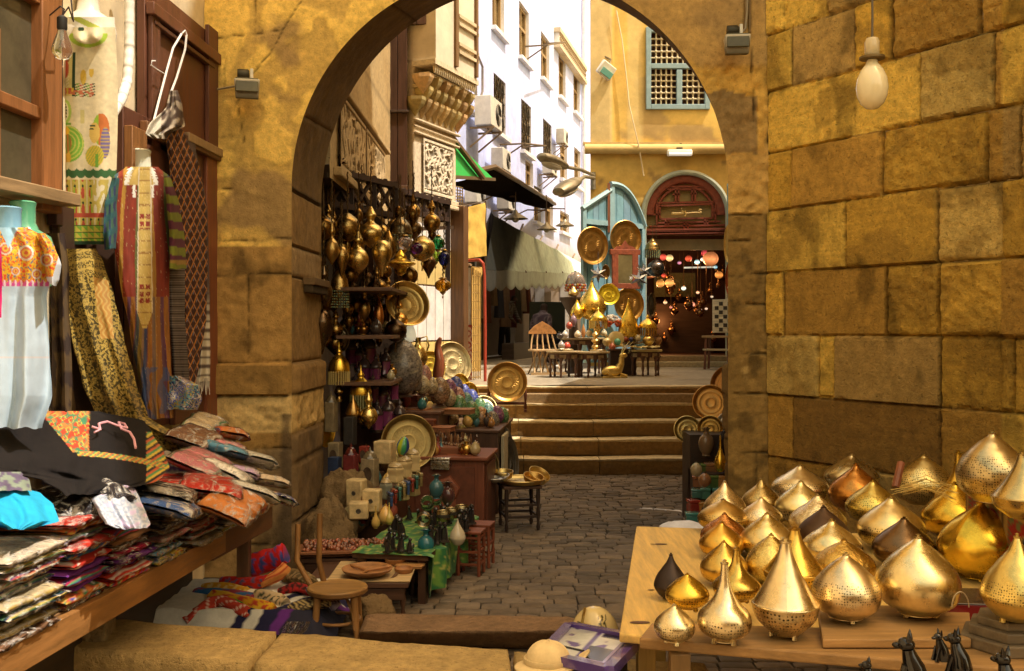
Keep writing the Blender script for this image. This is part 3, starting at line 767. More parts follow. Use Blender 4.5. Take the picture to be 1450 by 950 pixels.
t=thing('dark_awning','long dark sagging canopy high over the lane','awning',P(690,260,20),group=None)
m,f=awning('','',(P(630,262,15.6),P(770,296,31),P(786,290,31),P(700,238,17.5)),30,8,(.014,.010,.007),.05);m.build('canopy','matte',t,t.location)
m=MB();m.tube([P(636,252,15.4),P(700,236,17.5),P(786,289,31)],.05,6,(.1,.06,.03));m.build('rail','wood',t,t.location)
t=thing('green_awning','bright translucent green canopy at the corner of the carved house','awning',P(640,220,15))
m,f=awning('','',(P(634,187,14.4),P(635,189,14.5),P(698,252,16.6),P(634,249,14.2)),14,14,(.03,.42,.08),.02);m.build('canopy','tarp',t,t.location)
m=MB();m.bar(P(637,190,14.3),P(684,252,15.8),.07,.05,(.12,.07,.03));m.bar(P(634,250,14.2),P(700,254,16.6),.05,.05,(.12,.08,.04));m.build('slat','wood',t,t.location)
t=thing('mint_awning','pale mint canvas awning with scalloped valance over the lane shops','awning',P(760,380,26))
PT,PB,PC,PD=P(700,306,21.5),P(826,374,35),P(824,388,33.5),P(686,382,19.6)
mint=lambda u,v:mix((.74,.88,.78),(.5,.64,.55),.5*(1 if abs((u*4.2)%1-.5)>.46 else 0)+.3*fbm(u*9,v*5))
def mintc(u,v):return mix((.035,.035,.03),mint(u,v),sstep(.20,.26,u+.06*v))  # near-black left end paints in the canopy's shaded underside
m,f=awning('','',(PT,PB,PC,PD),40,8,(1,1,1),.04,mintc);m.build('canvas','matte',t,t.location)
m=MB();m.grid(lambda u,v:f(u,1)+Vector((0,.02,-v*(.34+.09*abs(math.sin(u*PI*14))))),112,4,cf=lambda u,v:mul(mintc(u,1),.9 if v<.8 else .45));m.build('valance','tarp',t,t.location)
m=MB();m.add([PT,PD,wb_pt(688,385),wb_pt(695,300)],[(0,1,2,3)],(.03,.025,.02));m.build('side_panel','matte',t,t.location)
m=MB()
for u in(.3,.5,.7,.95):m.tube([f(u,1),f(u,.5)+Vector((-.4,0,.1)),f(u,0)+Vector((-.2,0,.3))],.03,5,(.2,.15,.1))
m.build('arm','iron',t,t.location)
t=thing('yellow_tarp','yellow ochre cloth sheet hung over a frame beside the dark lane shops','tarp',P(660,360,15))
m=MB();a,b,c,d=P(634,300,14.6),P(687,287,15.6),P(689,362,15.6),P(634,370,14.6)
def ytf(u,v):
 p=a*(1-u)*(1-v)+b*u*(1-v)+c*u*v+d*(1-u)*v;return p+Vector((.02,-.03,0))*nz(u*5,v*4)
m.grid(ytf,20,20,cf=lambda u,v:mul((.62,.42,.10),1+.3*fbm(u*4,v*4)+(.3 if v<.03 else 0)));m.build('sheet','fabric',t,t.location)
m=MB();m.tube([a+Vector((0,.03,.03)),b+Vector((0,.03,.03)),b+Vector((0,.03,-2.2))],.02,6,(.1,.07,.05));m.build('frame','iron',t,t.location)
def wire_grid(a,b,c,d,nx,ny,name,label,r=.008,col=(.28,.2,.1)):
 m=MB()
 for i in range(nx+1):k=i/nx;m.tube([a*(1-k)+b*k,d*(1-k)+c*k],r,4,col)
 for j in range(ny+1):k=j/ny;m.tube([a*(1-k)+d*k,b*(1-k)+c*k],r,4,col)
 return tag(m.build(name,'iron',None,d),label,'wire grid')
wire_grid(P(637,262,14.2),P(655,266,14.6),P(655,300,14.6),P(637,302,14.2),5,8,'wire_grid','small wire display grid under the green awning')
wire_grid(P(634,290,14.1),P(658,292,14.4),P(658,332,14.4),P(634,333,14.1),5,8,'wire_grid','wire display grid in front of the yellow sheet')
t=thing('garment_rack','red tubular garment rack with wire side standing above the steps','rack',P(668,535,14.5))
m=MB();R_=(.42,.06,.03);m.tube([P(644,372,14.2),P(667,375,13.8)],.018,8,(.5,.34,.2));m.tube([P(660,369,14.7),P(679,368,14.4),P(684,373,14.3),P(686,390,14.3),P(687,470,14.3),P(687,541,14.3)],.022,8,R_)
m.build('tube_frame','paint',t,t.location)
a,b=P(668,378,14.2),P(680,386,14.4)
m=MB()
for i in range(5):k=i/4;q=a*(1-k)+b*k;m.tube([q,Vector((q.x,q.y,1.02))],.008,4,(.5,.32,.1))
for j in range(14):z=a.z-(a.z-1.05)*j/13;m.tube([Vector((a.x,a.y,z)),Vector((b.x,b.y,z))],.007,4,(.5,.32,.1))
m.build('wire_panel','iron',t,t.location)
m=MB();m.grid(lambda u,v:P(646+20*u+1.2*math.sin(u*9),379+(460-379)*v,14.05-.25*u),10,20,cf=lambda u,v:(.10,.14,.5)if(u-.3)**2*.5+(v-.46)**2*4<.006 else((.35,.33,.33)if fbm(u*8,v*11,2)>.24 else(.80,.80,.84)))
tag(m.build('white_cloth','fabric',None,P(656,465,14)),'white cloth with a small blue mark hanging on the red rack','cloth')
m=MB();m.grid(lambda u,v:P(648+20*u+1.2*math.sin(u*9),460+(538-460)*v,14.0-.25*u),24,60,cf=lambda u,v:(.40,.06,.04)if(v<.05 or math.sin(u*19+3*math.sin(v*30))>.55 and u>.45 or fbm(u*14,v*20,4)>.22)else(.75,.58,.5))
tag(m.build('printed_cloth','fabric',None,P(656,538,14)),'pink cloth with red flowing print on the lower half of the rack','cloth')
m=MB();m.grid(lambda u,v:P(668+13*u+(2 if v<.1 else 0),378+(526-378)*v,14.5+.3*u),10,30,cf=lambda u,v:mul((.60,.40,.12),1+.25*fbm(u*3,v*12)))
tag(m.build('ochre_curtain','fabric',None,P(674,528,14.6)),'tall ochre cloth hanging behind the wire side of the rack','cloth')
m=MB();m.box((0,0,1.05),(.16,.06,2.1),col=(.16,.08,.035));tag(m.build('door_leaf','wood_z',None,None,bevel=.006),'narrow dark brown door leaf left of the white hanging cloth','door');bpy.data.objects['door_leaf'].location=P(645,535,14.6)
t=thing('street_lamp','pair of cobra head street lamps on bent arms reaching over the lane','street lamp',P(838,262,20))
def head(a,b,w,nm):
 d=b-a;L=d.length;m=MB();R=T(a)@AIM(d)
 m.lathe([(.02,-.02),(w*.35,.02),(w*.5,L*.2),(w*.55,L*.5),(w*.42,L*.85),(w*.3,L)],14,R@SC(1,.62,1),(.24,.20,.13));o=m.build(nm,'iron',t,t.location)
 m=MB();m.ball((0,0,0),(w*.42,w*.2,L*.36),R@T(0,-w*.28,L*.45),(.5,.45,.34));m.build('lens','gloss',o)
 o2=o.children[0]
 for v in o2.data.vertices:v.co=Vector(v.co)-t.location
head(P(766,221,17.5),P(800,236,18.2),.30,'lamp_head');head(P(790,272,17.6),P(818,255,18.3),.34,'lamp_head')
m=MB();m.tube([P(800,236,18.2),P(822,240,18.8),P(840,248,19.9)],.035,8,(.3,.26,.18));m.tube([P(818,256,18.3),P(828,250,18.8),P(841,252,19.9)],.035,8,(.3,.26,.18));m.tube([P(840,244,19.95),P(840,268,19.95)],.05,8,(.3,.26,.18));m.build('arm','iron',t,t.location)
for px,py,Y,lb in((730,310,22,'tin shaded shop lamp nearest the dark canopy'),(774,325,26,'tin shaded shop lamp hanging midway along the mint awning'),(800,320,29,'tin shaded shop lamp farthest down the lane')):
 t=thing('hanging_lamp',lb,'lamp',P(px,py,Y),group='tin lamps over the lane shops');
 m=MB();m.lathe([(.03,.2),(.06,.14),(.26,.02),(.28,0)],16,None,(.34,.29,.2),cap=False);m.build('shade','iron',t)
 m=MB();m.tube([(0,0,.2),(0,0,.9)],.012,5,(.15,.1,.06));m.tube([(0,0,.5),(-.5,.3,.55),(-1.1,.6,.3)],.02,5,(.15,.1,.06));m.build('rod','iron',t)
 m=MB();m.ball((0,0,0),.08,None,(.6,.55,.42));m.build('bulb','bulbglass',t)
rs=random.Random(5)
pal=[(.13,.05,.03),(.16,.10,.05),(.05,.05,.06),(.20,.13,.08),(.10,.03,.03),(.07,.06,.04),(.25,.18,.11)]
for i in range(15):
 s=1.5+i*.62;c=pal[i%7];L=rs.uniform(1.2,1.9)
 o=WB_O+WB_U*s+WB_N*.12+Vector((0,0,2.6-rs.uniform(0,.15)))
 m=MB();m.grid(lambda u,v:Vector(WB_U)*(u-.5)*.5*(.6+.4*v)+Vector(WB_N)*(.07*math.sin(u*17+i)*(.4+v))+Vector((0,0,-v*L)),16,10,cf=lambda u,v:mul(c,.7+.7*abs(math.sin(u*8.5+i))))
 ob=m.build('hanging_robe','fabric');ob.location=o
 nm=['dark red','brown','charcoal','tan','maroon','olive','beige'][i%7]
 tag(ob,'%s robe hanging in the shadowed lane shops under the mint awning'%nm,'robe','robes hung along the lane shops')
m=MB();m.box((0,0,.2),(.3,5.5,.4),col=(.10,.07,.05));ob=m.build('goods_bench','wood',None,None,bevel=.01);ob.location=WB_O+WB_U*9+WB_N*.55+Vector((0,0,.04));ob.rotation_euler=(0,0,aw-PI/2);tag(ob,'low dark bench of goods along the foot of the lane shops','bench')
SY=20.0
def sp(px,py,off=0):return Vector(((px-HX)*SY/FL,SY-off,CAM_H-(py-HY)*SY/FL))
K=SY/FL
shop=thing('ochre_shop_house','ochre plastered house with arched shop doorway above the steps','building',(3.5,SY,.99))
def sb(m,name,mt,par=None,**k):
 return m.build(name,mt,par or shop,(3.5,SY,.99),**k)
DC,DR,DS=971,59.5,304
dcx,dr,dz=(DC-HX)*K,DR*K,CAM_H-(DS-HY)*K
def d_in(x,z):return abs(x-dcx)<dr and(z<dz or(x-dcx)**2+(z-dz)**2<dr*dr)
def d_snap(x,z):
 if z<dz:return(dcx+math.copysign(dr,x-dcx),z)
 q=math.hypot(x-dcx,z-dz)or 1e-6;return(dcx+(x-dcx)*dr/q,dz+(z-dz)*dr/q)
SX0=(836-HX)*K
zled=CAM_H-(212-HY)*K
wx0,wx1,wz0,wz1=(914-HX)*K,(1004-HX)*K,CAM_H-(156-HY)*K,CAM_H-(40-HY)*K
def up_in(x,z):return wx0<x<wx1 and wz0<z<wz1
def sh_c(s,t):
 x,z=s+SX0,t+.95
 if z<zled:
  c=mix((.58,.37,.09),(.74,.49,.14),.5+1.2*fbm(x*1.2,z*1.6,3))
  c=mix(c,(.32,.20,.08),.8*sstep(.12,.28,fbm(x*2.2,z*2.2,9)))
  r_=(z/.42)%1
  if z<4.9:c=mul(c,.55 if min(r_,1-r_)<.035 else 1)
 else:
  c=mix((.66,.42,.11),(.78,.52,.14),.5+fbm(x*.8,z*.7,1))
  c=mix(c,(.42,.28,.12),.75*sstep(.06,.16,fbm(x*.9,z*1.3,6)-.12*sstep(5.8,7.5,z)))
  c=mix(c,(.74,.56,.24),.7*sstep(.06,.0,min(abs(x-wx0+.22)-.12,abs(z-wz0+.25)+9)))
  if x<SX0+.42:c=(.68,.50,.22)
 return mul(c,1+.15*fbm(x*7,z*7,4))
def sh_h(s,t):
 x,z=s+SX0,t+.95
 if z<zled:return .03*fbm(x*2.4,z*2.4,2)+.02*fbm(x*8,z*8,3)
 return .05+(.03 if x<SX0+.42 else 0)+.008*fbm(x*2,z*2)
ins=lambda s,t:d_in(s+SX0,t+.95)
m=MB();stone_sheet(m,(SX0,SY,.95),(1,0,0),(0,0,1),(0,-1,0),5.0,8.6,.045,sh_h,sh_c,inside=lambda s,t:d_in(s+SX0,t+.95)or up_in(s+SX0,t+.95),snap=lambda s,t:(lambda q:(q[0]-SX0,q[1]-.95))(d_snap(s+SX0,t+.95)if t+.95<5.5 else(s+SX0,t+.95)))
sb(m,'facade','plaster')
m=MB();m.box((4.9+SX0/2+.3,SY+.02,5.25),(.01,.01,.01));
q=[(SX0,SY),(SX0+3.0,SY+11),(10,SY+11),(10,SY+3.6),(SX0+.3,SY+3.6)]
m.add([(SX0,SY,.9),(SX0+3,SY+11,.9),(SX0+3,SY+11,9.5),(SX0,SY,9.5)],[(0,1,2,3)],(.55,.4,.18))
m.add([(SX0,SY,9.5),(SX0+5,SY,9.5),(SX0+8,SY+11,9.5),(SX0+3,SY+11,9.5)],[(0,1,2,3)],(.5,.4,.2))
m.add([(SX0+5,SY,.9),(SX0+9,SY,.9),(SX0+9,SY,9.5),(SX0+5,SY,9.5)],[(0,1,2,3)],(.55,.4,.18))
sb(m,'side_wall','plaster',smooth=False)
m=MB();m.tube([(SX0-.12,SY-.08,zled),(SX0+5,SY-.08,zled)],.10,12,(.66,.48,.2));m.box((SX0+2.4,SY-.05,zled+.11),(5.1,.12,.05),col=(.6,.43,.18));sb(m,'string_course','plaster')
wn=MB();wc=((wx0+wx1)/2,SY-.02,(wz0+wz1)/2);W_,H_=wx1-wx0,wz1-wz0;BL=(.27,.38,.41)
for x in(wx0+.05,wx1-.05):wn.box((x,SY-.05,wc[2]),(.1,.12,H_),col=BL)
zt=CAM_H-(95-HY)*K
xm=(961-HX)*K
for z in(wz0+.05,zt,wz1-.05):wn.box((wc[0],SY-.052,z),(W_-.2,.11,.1),col=BL)
wn.box((xm,SY-.053,(wz0+zt)/2),(.11,.10,zt-wz0-.15),col=BL)
wo=sb(wn,'window','paint',bevel=.008)
m=MB();
def lattice(x0,x1,z0,z1,nx,nz_):
 for i in range(1,nx):m.tube([(x0+(x1-x0)*i/nx,SY-.03,z0),(x0+(x1-x0)*i/nx,SY-.03,z1)],.017,6,(.52,.42,.25))
 for j in range(1,nz_):m.tube([(x0,SY-.035,z0+(z1-z0)*j/nz_),(x1,SY-.035,z0+(z1-z0)*j/nz_)],.017,6,(.52,.42,.25))
 for i in range(1,nx):
  for j in range(1,nz_):m.ball((x0+(x1-x0)*i/nx,SY-.035,z0+(z1-z0)*j/nz_),.034,None,(.55,.45,.28),7,5)
lattice(wx0+.1,xm-.05,wz0+.1,zt-.05,5,6);lattice(xm+.05,wx1-.1,wz0+.1,zt-.05,4,6);lattice(wx0+.1,wx1-.1,zt+.05,wz1-.1,10,5)
m.build('lattice','wood_z',wo,None);
for v in wo.children[0].data.vertices:v.co=Vector(v.co)-Vector((3.5,SY,.99))
m=MB();m.box((wc[0],SY+.12,wc[2]),(W_,.02,H_),col=(.05,.022,.012));pn=m.build('pane','pane',wo,None)
for v in pn.data.vertices:v.co=Vector(v.co)-Vector((3.5,SY,.99))
def arcp(r,n=40,y=0):return[(dcx+r*math.cos(PI-PI*i/n),y,dz+r*math.sin(PI-PI*i/n))for i in range(n+1)]
m=MB();path=[(dcx-dr,SY-.03,1.1)]+arcp(dr,40,SY-.03)+[(dcx+dr,SY-.03,1.1)];m.tube(path,.055,8,(.42,.45,.34));sb(m,'door_frame','paint')
zf=CAM_H-(333-HY)*K
fl_=MB();RD=(.24,.055,.025)
def fpx(px,py,off):return Vector(((px-HX)*K,SY-off,CAM_H-(py-HY)*K))
pts=[(dcx+(dr-.02)*math.cos(a),dz+(dr-.02)*math.sin(a))for a in[PI*i/40 for i in range(41)]]
poly=[(dcx+dr-.02,zf)]+pts+[(dcx-dr+.02,zf)]
fl_.add([(x,SY+.10,z)for x,z in poly],[tuple(range(len(poly)))],(.36,.27,.10))
fan=sb(fl_,'fanlight','paint',smooth=False)
m=MB();ring=[(dcx+(dr-.12)*math.cos(PI*i/40),SY+.04,dz+(dr-.12)*math.sin(PI*i/40))for i in range(41)]
m.tube(ring,.095,8,RD,flat=.6);m.tube([(dcx+(dr-.27)*math.cos(PI*i/40),SY+.05,dz+(dr-.27)*math.sin(PI*i/40))for i in range(41)],.03,6,RD)
def fb_(a,b,w=.035,d=0):m.bar(fpx(*a,-.05+d),fpx(*b,-.05+d),w,.06,RD,up=(0,1,0))
zx=lambda x:920+x/11.87
zy=lambda y:255+y/11.87
for a,b in(((290,150),(1050,150)),((330,105),(900,105)),((110,380),(1200,355)),((150,430),(1080,395)),((190,650),(1060,635)),((130,715),(1200,690)),((0,775),(1300,750)),((440,150),(440,370)),((490,150),(490,370)),((720,150),(720,360)),((770,150),(770,360)),((120,380),(120,775)),((175,430),(175,650)),((1060,395),(1060,640)),((1110,360),(1110,690)),((270,660),(270,760)),((320,660),(320,760)),((585,700),(585,870)),((645,700),(645,870)),((930,640),(930,740)),((975,640),(975,740)),((390,235),(520,235)),((690,225),(800,225)),((0,580),(180,570)),((1060,540),(1260,545))):
 fb_((zx(a[0]),zy(a[1])),(zx(b[0]),zy(b[1])))
for y in(880,850,900):m.bar(fpx(zx(-60),zy(y),.0),fpx(zx(1300),zy(y-25),.0),.05,.12,RD,up=(0,1,0))
def sub(m,name,mt,par,**k):
 o=m.build(name,mt,par,None,**k)
 for v in o.data.vertices:v.co=Vector(v.co)-Vector((3.5,SY,.99))
 return o
sub(m,'tracery','carve',fan)
m=MB();m.bar((dcx-dr+.02,SY+.06,CAM_H-(328-HY)*K),(dcx+dr-.02,SY+.06,CAM_H-(328-HY)*K),.13,.1,mul(RD,1.2),up=(0,1,0));sub(m,'lintel','carve',fan)
m=MB();GL=(.50,.31,.07);zz=lambda x,y:fpx(zx(x),zy(y),.02)
for st_ in([(865,500),(835,495),(820,515),(845,530),(860,545),(850,556),(760,553),(600,560)],[(605,520),(590,535),(598,555),(603,580),(585,610)],[(365,545),(368,575),(450,575),(560,568),(558,530),(545,515),(538,545)],[(528,480),(534,484)],[(375,560),(560,556)],[(700,548),(860,548)]):
 m.tube([zz(*p)for p in st_],.017,6,GL)
sub(m,'lettering','paint',fan)
m=MB();x0,x1=dcx-1.5,dcx+1.9
m.add([(x0,SY+.1,1.2),(x1,SY+.1,1.2),(x1,SY+3.6,1.2),(x0,SY+3.6,1.2),(x0,SY+.1,4.2),(x1,SY+.1,4.2),(x1,SY+3.6,4.2),(x0,SY+3.6,4.2)],[(0,1,2,3),(7,6,5,4),(0,3,7,4),(1,5,6,2),(2,6,7,3)],(.085,.035,.016))
sb(m,'interior','paint',smooth=False)
for i_,(x_,z_,e_)in enumerate(((dcx-.45,2.6,16),(dcx+.5,3.1,14),(dcx-.2,1.9,7))):
 ld=bpy.data.lights.new('lantern_light','POINT');ld.energy=e_;ld.color=(1,.42,.14);ld.shadow_soft_size=.1;lo_=bpy.data.objects.new('lantern_light',ld);COL.objects.link(lo_);lo_.location=(x_,SY+1.1+.3*i_,z_)
m=MB();m.box((dcx,SY+.02,1.1),(2.1,.7,.22),col=(.3,.2,.1));m.box((dcx,SY-.28,1.04),(2.6,.4,.12),col=(.42,.32,.18));sb(m,'doorstep','stone_smooth',bevel=.02)
m=MB();m.box((dcx,SY+.25,CAM_H-(345-HY)*K),(2*dr-.05,.06,.22),col=(.5,.38,.2));sb(m,'inner_board','paint')
def door_leaf(name,a,b,ztop_a,ztop_b,zb,label=None,curve=0):
 """leaf from hinge point a to free edge b on plan"""
 a=Vector((a[0],a[1],0));b=Vector((b[0],b[1],0));U=(b-a);L=U.length;U.normalize();Nn=Vector((U.y,-U.x,0))
 if Nn.y>0:Nn=-Nn
 m=MB();n=24
 top=lambda u:ztop_a*(1-u)+ztop_b*u-curve*(u**2.6)
 nb=5
 for i in range(nb):
  c=jit((.19,.36,.44),.14);u0,u1=i/nb,(i+1)/nb;g_=.006/L
  seg=6;us=[u0+g_+(u1-u0-2*g_)*k/seg for k in range(seg+1)]
  pf=[a+U*(u*L)+Vector((0,0,zb))for u in us]+[a+U*(u*L)+Vector((0,0,top(u)-.02))for u in reversed(us)]
  m.add([p+Nn*.012 for p in pf]+[p-Nn*.02 for p in pf],[tuple(range(len(pf))),tuple(reversed(range(len(pf),2*len(pf))))]+[(k,k+len(pf),(k+1)%len(pf)+len(pf),(k+1)%len(pf))for k in range(len(pf))],c)
 o=sb(m,name,'paint',smooth=False)
 m=MB();fc=(.27,.44,.49);tw=.09
 m.bar(a+U*tw/2+Nn*.03+Vector((0,0,zb)),a+U*tw/2+Nn*.03+Vector((0,0,top(0))),tw,.05,fc,up=Nn);m.bar(b-U*tw/2+Nn*.03+Vector((0,0,zb)),b-U*tw/2+Nn*.03+Vector((0,0,top(1)-.02)),tw,.05,fc,up=Nn)
 m.tube([a+U*(u*L)+Nn*.03+Vector((0,0,top(u)-.05))for u in[i/n for i in range(n+1)]],.055,6,fc)
 for z in(zb+.1,zb+1.35,CAM_H-(322-HY)*K):m.bar(a+U*.09+Nn*.032+Vector((0,0,z)),b-U*.09+Nn*.032+Vector((0,0,z)),.1,.045,fc,up=Nn)
 q=sub(m,'door_rail','paint',o)
 return o
zb_=1.1
hL=(dcx-dr-.02,SY-.12);mid=((863-HX)*19.3/FL,19.3);fr_=((823-HX)*18.8/FL,18.8)
def zat(py,Y):return CAM_H-(py-HY)*Y/FL
door_leaf('door',mid,hL,zat(257,19.3),zat(259,19.8),zb_,curve=.82)
door_leaf('door',fr_,mid,zat(292,18.8),zat(266,19.3),zb_)
hR=(dcx+dr+.02,SY-.1);fR=((1031-HX)*18.7/FL,18.7)
door_leaf('door',hR,fR,zat(300,19.8),zat(258,18.7),zb_)
m=MB();m.box((mid[0]-.02,mid[1]-.08,zat(295,19.3)),(.05,.05,.95),col=(.3,.12,.06));sb(m,'door_post','wood_z')
t=thing('tube_light','short white tube lamp on a bracket above the arched shop door','lamp',sp(960,219,.2))
m=MB();m.box((0,0,0),(.5,.12,.13),col=(.78,.74,.62));m.build('housing','paint',t,bevel=.03)
m=MB();m.tube([(-.22,-.07,-.03),(.22,-.07,-.03)],.035,8,(.9,.88,.8));m.build('tube','tube',t)
m=MB();m.box((0,.1,.09),(.12,.2,.05),col=(.2,.15,.1));m.tube([(0,.1,.1),(.05,.1,.2),(-.05,.12,.22)],.02,6,(.15,.1,.07));m.build('bracket','iron',t)
t=thing('wall_lamp','white square flood lamp with teal edge high on the ochre plaster','lamp',sp(857,103,.2));t.rotation_euler=(.3,.5,.5)
m=MB();m.box((0,0,0),(.34,.1,.28),col=(.7,.66,.55));m.build('housing','paint',t,bevel=.02)
m=MB();m.box((.02,-.06,-.05),(.26,.03,.12),col=(.15,.42,.38));m.build('lens','gloss',t)
m=MB();m.tube([(0,.02,.1),(0,.1,.25),(-.1,.2,.25)],.02,6,(.3,.22,.12));m.build('bracket','iron',t)
m=MB();m.tube([sp(872,18,.14),sp(880,60,.14),sp(886,110,.13),sp(890,150,.13),sp(902,205,.2),sp(907,226,.08),sp(911,250,.08)],.014,5,(.75,.6,.35))
tag(m.build('cable','plastic',None,sp(905,240)),'slack pale cable running down the ochre wall left of the lattice window','cable')
sbk=thing('side_building','ochre block right of the court behind the pier, slit added to throw a sun streak','building',(2.6,8,0))
m=MB();pq=[[(2.02,8.0),(2.325,9.25),(7.33,7.31),(7.5,7.1)],[(2.345,9.335),(4.75,19.2),(7.5,19.2),(7.5,7.34)]]
for q,z0,z1 in((pq[0],-.02,6.0),(pq[1],-.02,6.0),([(2.325,9.25),(2.345,9.335),(2.43,9.31),(2.41,9.22)],-.02,1.35),([(2.325,9.25),(2.345,9.335),(2.43,9.31),(2.41,9.22)],2.45,6.0)):  # added slit, closed by front sill and lintel, shaped to throw a sun streak
 m=MB();m.add([(x,y,z0)for x,y in q]+[(x,y,z1)for x,y in q],[(0,1,2,3),(7,6,5,4),(4,5,1,0),(5,6,2,1),(6,7,3,2),(7,4,0,3)],(.42,.28,.11))
 m.build('wall','plaster',sbk,(2.6,8,0),smooth=False,weld=True)
m=MB();m.add([(1.99,8.0,5.9),(4.72,19.2,5.9),(4.72,19.2,6.1),(1.99,8,6.1),(2.1,8,6.1),(4.83,19.2,6.1)],[(0,1,2,3),(3,2,5,4)],(.5,.35,.15));m.build('cornice','plaster',sbk,(2.6,8,0),smooth=False)
LU=Vector((-.053,-1,0)).normalized();LN=Vector((1,-.053,0)).normalized();LO=Vector((-2.16,7.0,0))
RL=Matrix((LU,LN,Vector((0,0,1)))).transposed().to_4x4()
def lw(px,py,off=0):
 k=(px-HX)/FL;Y=(2.531-off)/(.053-k);return P(px,py,Y)
def WY(x,off=0):return(2.531-off)/(.053-(x-HX)/FL)
def lw_s(px):return(lw(px,465)-LO).dot(LU)
def lbox(m,px0,py0,px1,py1,d,off,col):
 """box on the wall from two picture corners; off = how proud its back stands"""
 s0,s1=sorted((lw_s(px0),lw_s(px1)));pm=(px0+px1)/2
 z1,z0=lw(pm,py0).z,lw(pm,py1).z
 m.box(((s0+s1)/2,off+d/2,(z0+z1)/2),(s1-s0,d,z1-z0),T(LO)@RL,col)
lh=thing('stall_house','pale plaster house front with brown timber window and shutters behind the cloth stall','building',LO)
def lwc(s,z):
 c=mix((.58,.47,.30),(.72,.62,.42),.5+fbm(s*2.5,z*2,3))
 d=min(abs(((z+.1)%.62)),abs(((s+.2*(int(z/.62)%2))%.8)))
 return mul(mix(mul(c,.6),c,sstep(.003,.012,d)),1+.25*fbm(s*9,z*9))
m=MB();stone_sheet(m,LO,LU,(0,0,1),LN,3.4,5,.04,lambda s,z:.008*fbm(s*6,z*6),lwc)
stone_sheet(m,LO+LU*3.4,LU,(0,0,1),LN,9,5,.3,lambda s,z:0,lwc);stone_sheet(m,LO+Vector((0,0,5)),LU,(0,0,1),LN,12.4,2,.4,lambda s,z:0,lwc)
q=[LO-LN*.05,LO+LU*12.4-LN*.05,LO+LU*12.4-LN*4,LO-LN*4]
m.add(q+[p+Vector((0,0,7))for p in q],[(3,2,1,0),(4,5,6,7),(0,1,5,4),(1,2,6,5),(2,3,7,6),(3,0,4,7)],(.5,.4,.25))
m.build('wall','plaster',lh,LO)
BW=(.26,.105,.035);BD=(.115,.042,.022)
m=MB()
lbox(m,31,-60,60,300,.08,.02,BW);lbox(m,-60,133,31,152,.07,.022,mul(BW,.9));lbox(m,-60,-60,31,-20,.07,.02,BW)
lbox(m,60,-60,70,320,.05,.021,mul(BD,.3))
wf=m.build('window','wood_z',lh,LO,bevel=.006)
m=MB();lbox(m,-60,-20,31,133,.015,.03,(.10,.085,.05));lbox(m,-60,152,31,262,.015,.03,(.085,.075,.045));o=m.build('pane','pane',wf,LO)
m=MB();lbox(m,-60,30,-18,262,.03,.03,BW);m.build('glazing_bar','wood_z',wf,LO)
m=MB();lbox(m,190,12,292,215,.05,.015,mul(BD,1.1));
for a in((193,18,205,215),(276,40,290,215)):lbox(m,*a,.03,.068,BD)
lbox(m,190,40,290,56,.05,.07,mul(BD,1.2));lbox(m,196,60,284,66,.035,.071,mul(BD,.8));lbox(m,192,192,290,206,.05,.069,mul(BD,.9))
sh1=m.build('shutter','wood_z',lh,LO,bevel=.005)
m=MB();lbox(m,158,182,292,600,.05,.017,mul(BD,.95));lbox(m,158,182,180,600,.05,.07,(.25,.11,.035));lbox(m,180,184,236,204,.05,.071,(.2,.09,.035));lbox(m,224,184,238,600,.04,.069,BD);lbox(m,275,205,296,620,.07,.02,(.20,.065,.03))
lbox(m,183,210,222,330,.03,.068,mul(BD,1.25));lbox(m,183,350,222,560,.03,.068,mul(BD,1.25));lbox(m,240,200,292,212,.06,.07,(.3,.2,.11))
m.build('shutter','wood_z',lh,LO,bevel=.005)
m=MB();lbox(m,68,300,150,640,.03,.02,(.05,.025,.015));m.build('dark_slab','paint',lh,LO)  # thin dark slab standing proud of the wall; nothing is cut in
m=MB();a,b=lw(-30,258,.12),lw(92,284,.12)
m.bar(a,b,.16,.06,(.30,.20,.10),up=(0,0,1));tag(m.build('shelf_plank','wood_y',None,b,bevel=.006),'weathered brown plank shelf under the window at far left','shelf')
m=MB();pts=[lw(183,-40,.12),lw(183,20,.12),lw(183,70,.13),lw(180,115,.14),lw(172,140,.16),lw(160,160,.18),lw(157,172,.18)]
dense=[]
for i in range(len(pts)-1):
 for k in range(14):dense.append(pts[i].lerp(pts[i+1],k/14))
m.tube(dense,[.026+(.002 if(i//2)%2 else 0)for i in range(len(dense))],12,[(.8,.78,.72)if i%9 else(.45,.42,.36)for i in range(len(dense))])
tag(m.build('cable_conduit','plastic',None,pts[-1]),'white ringed plastic conduit coming down beside the printed dress','conduit')
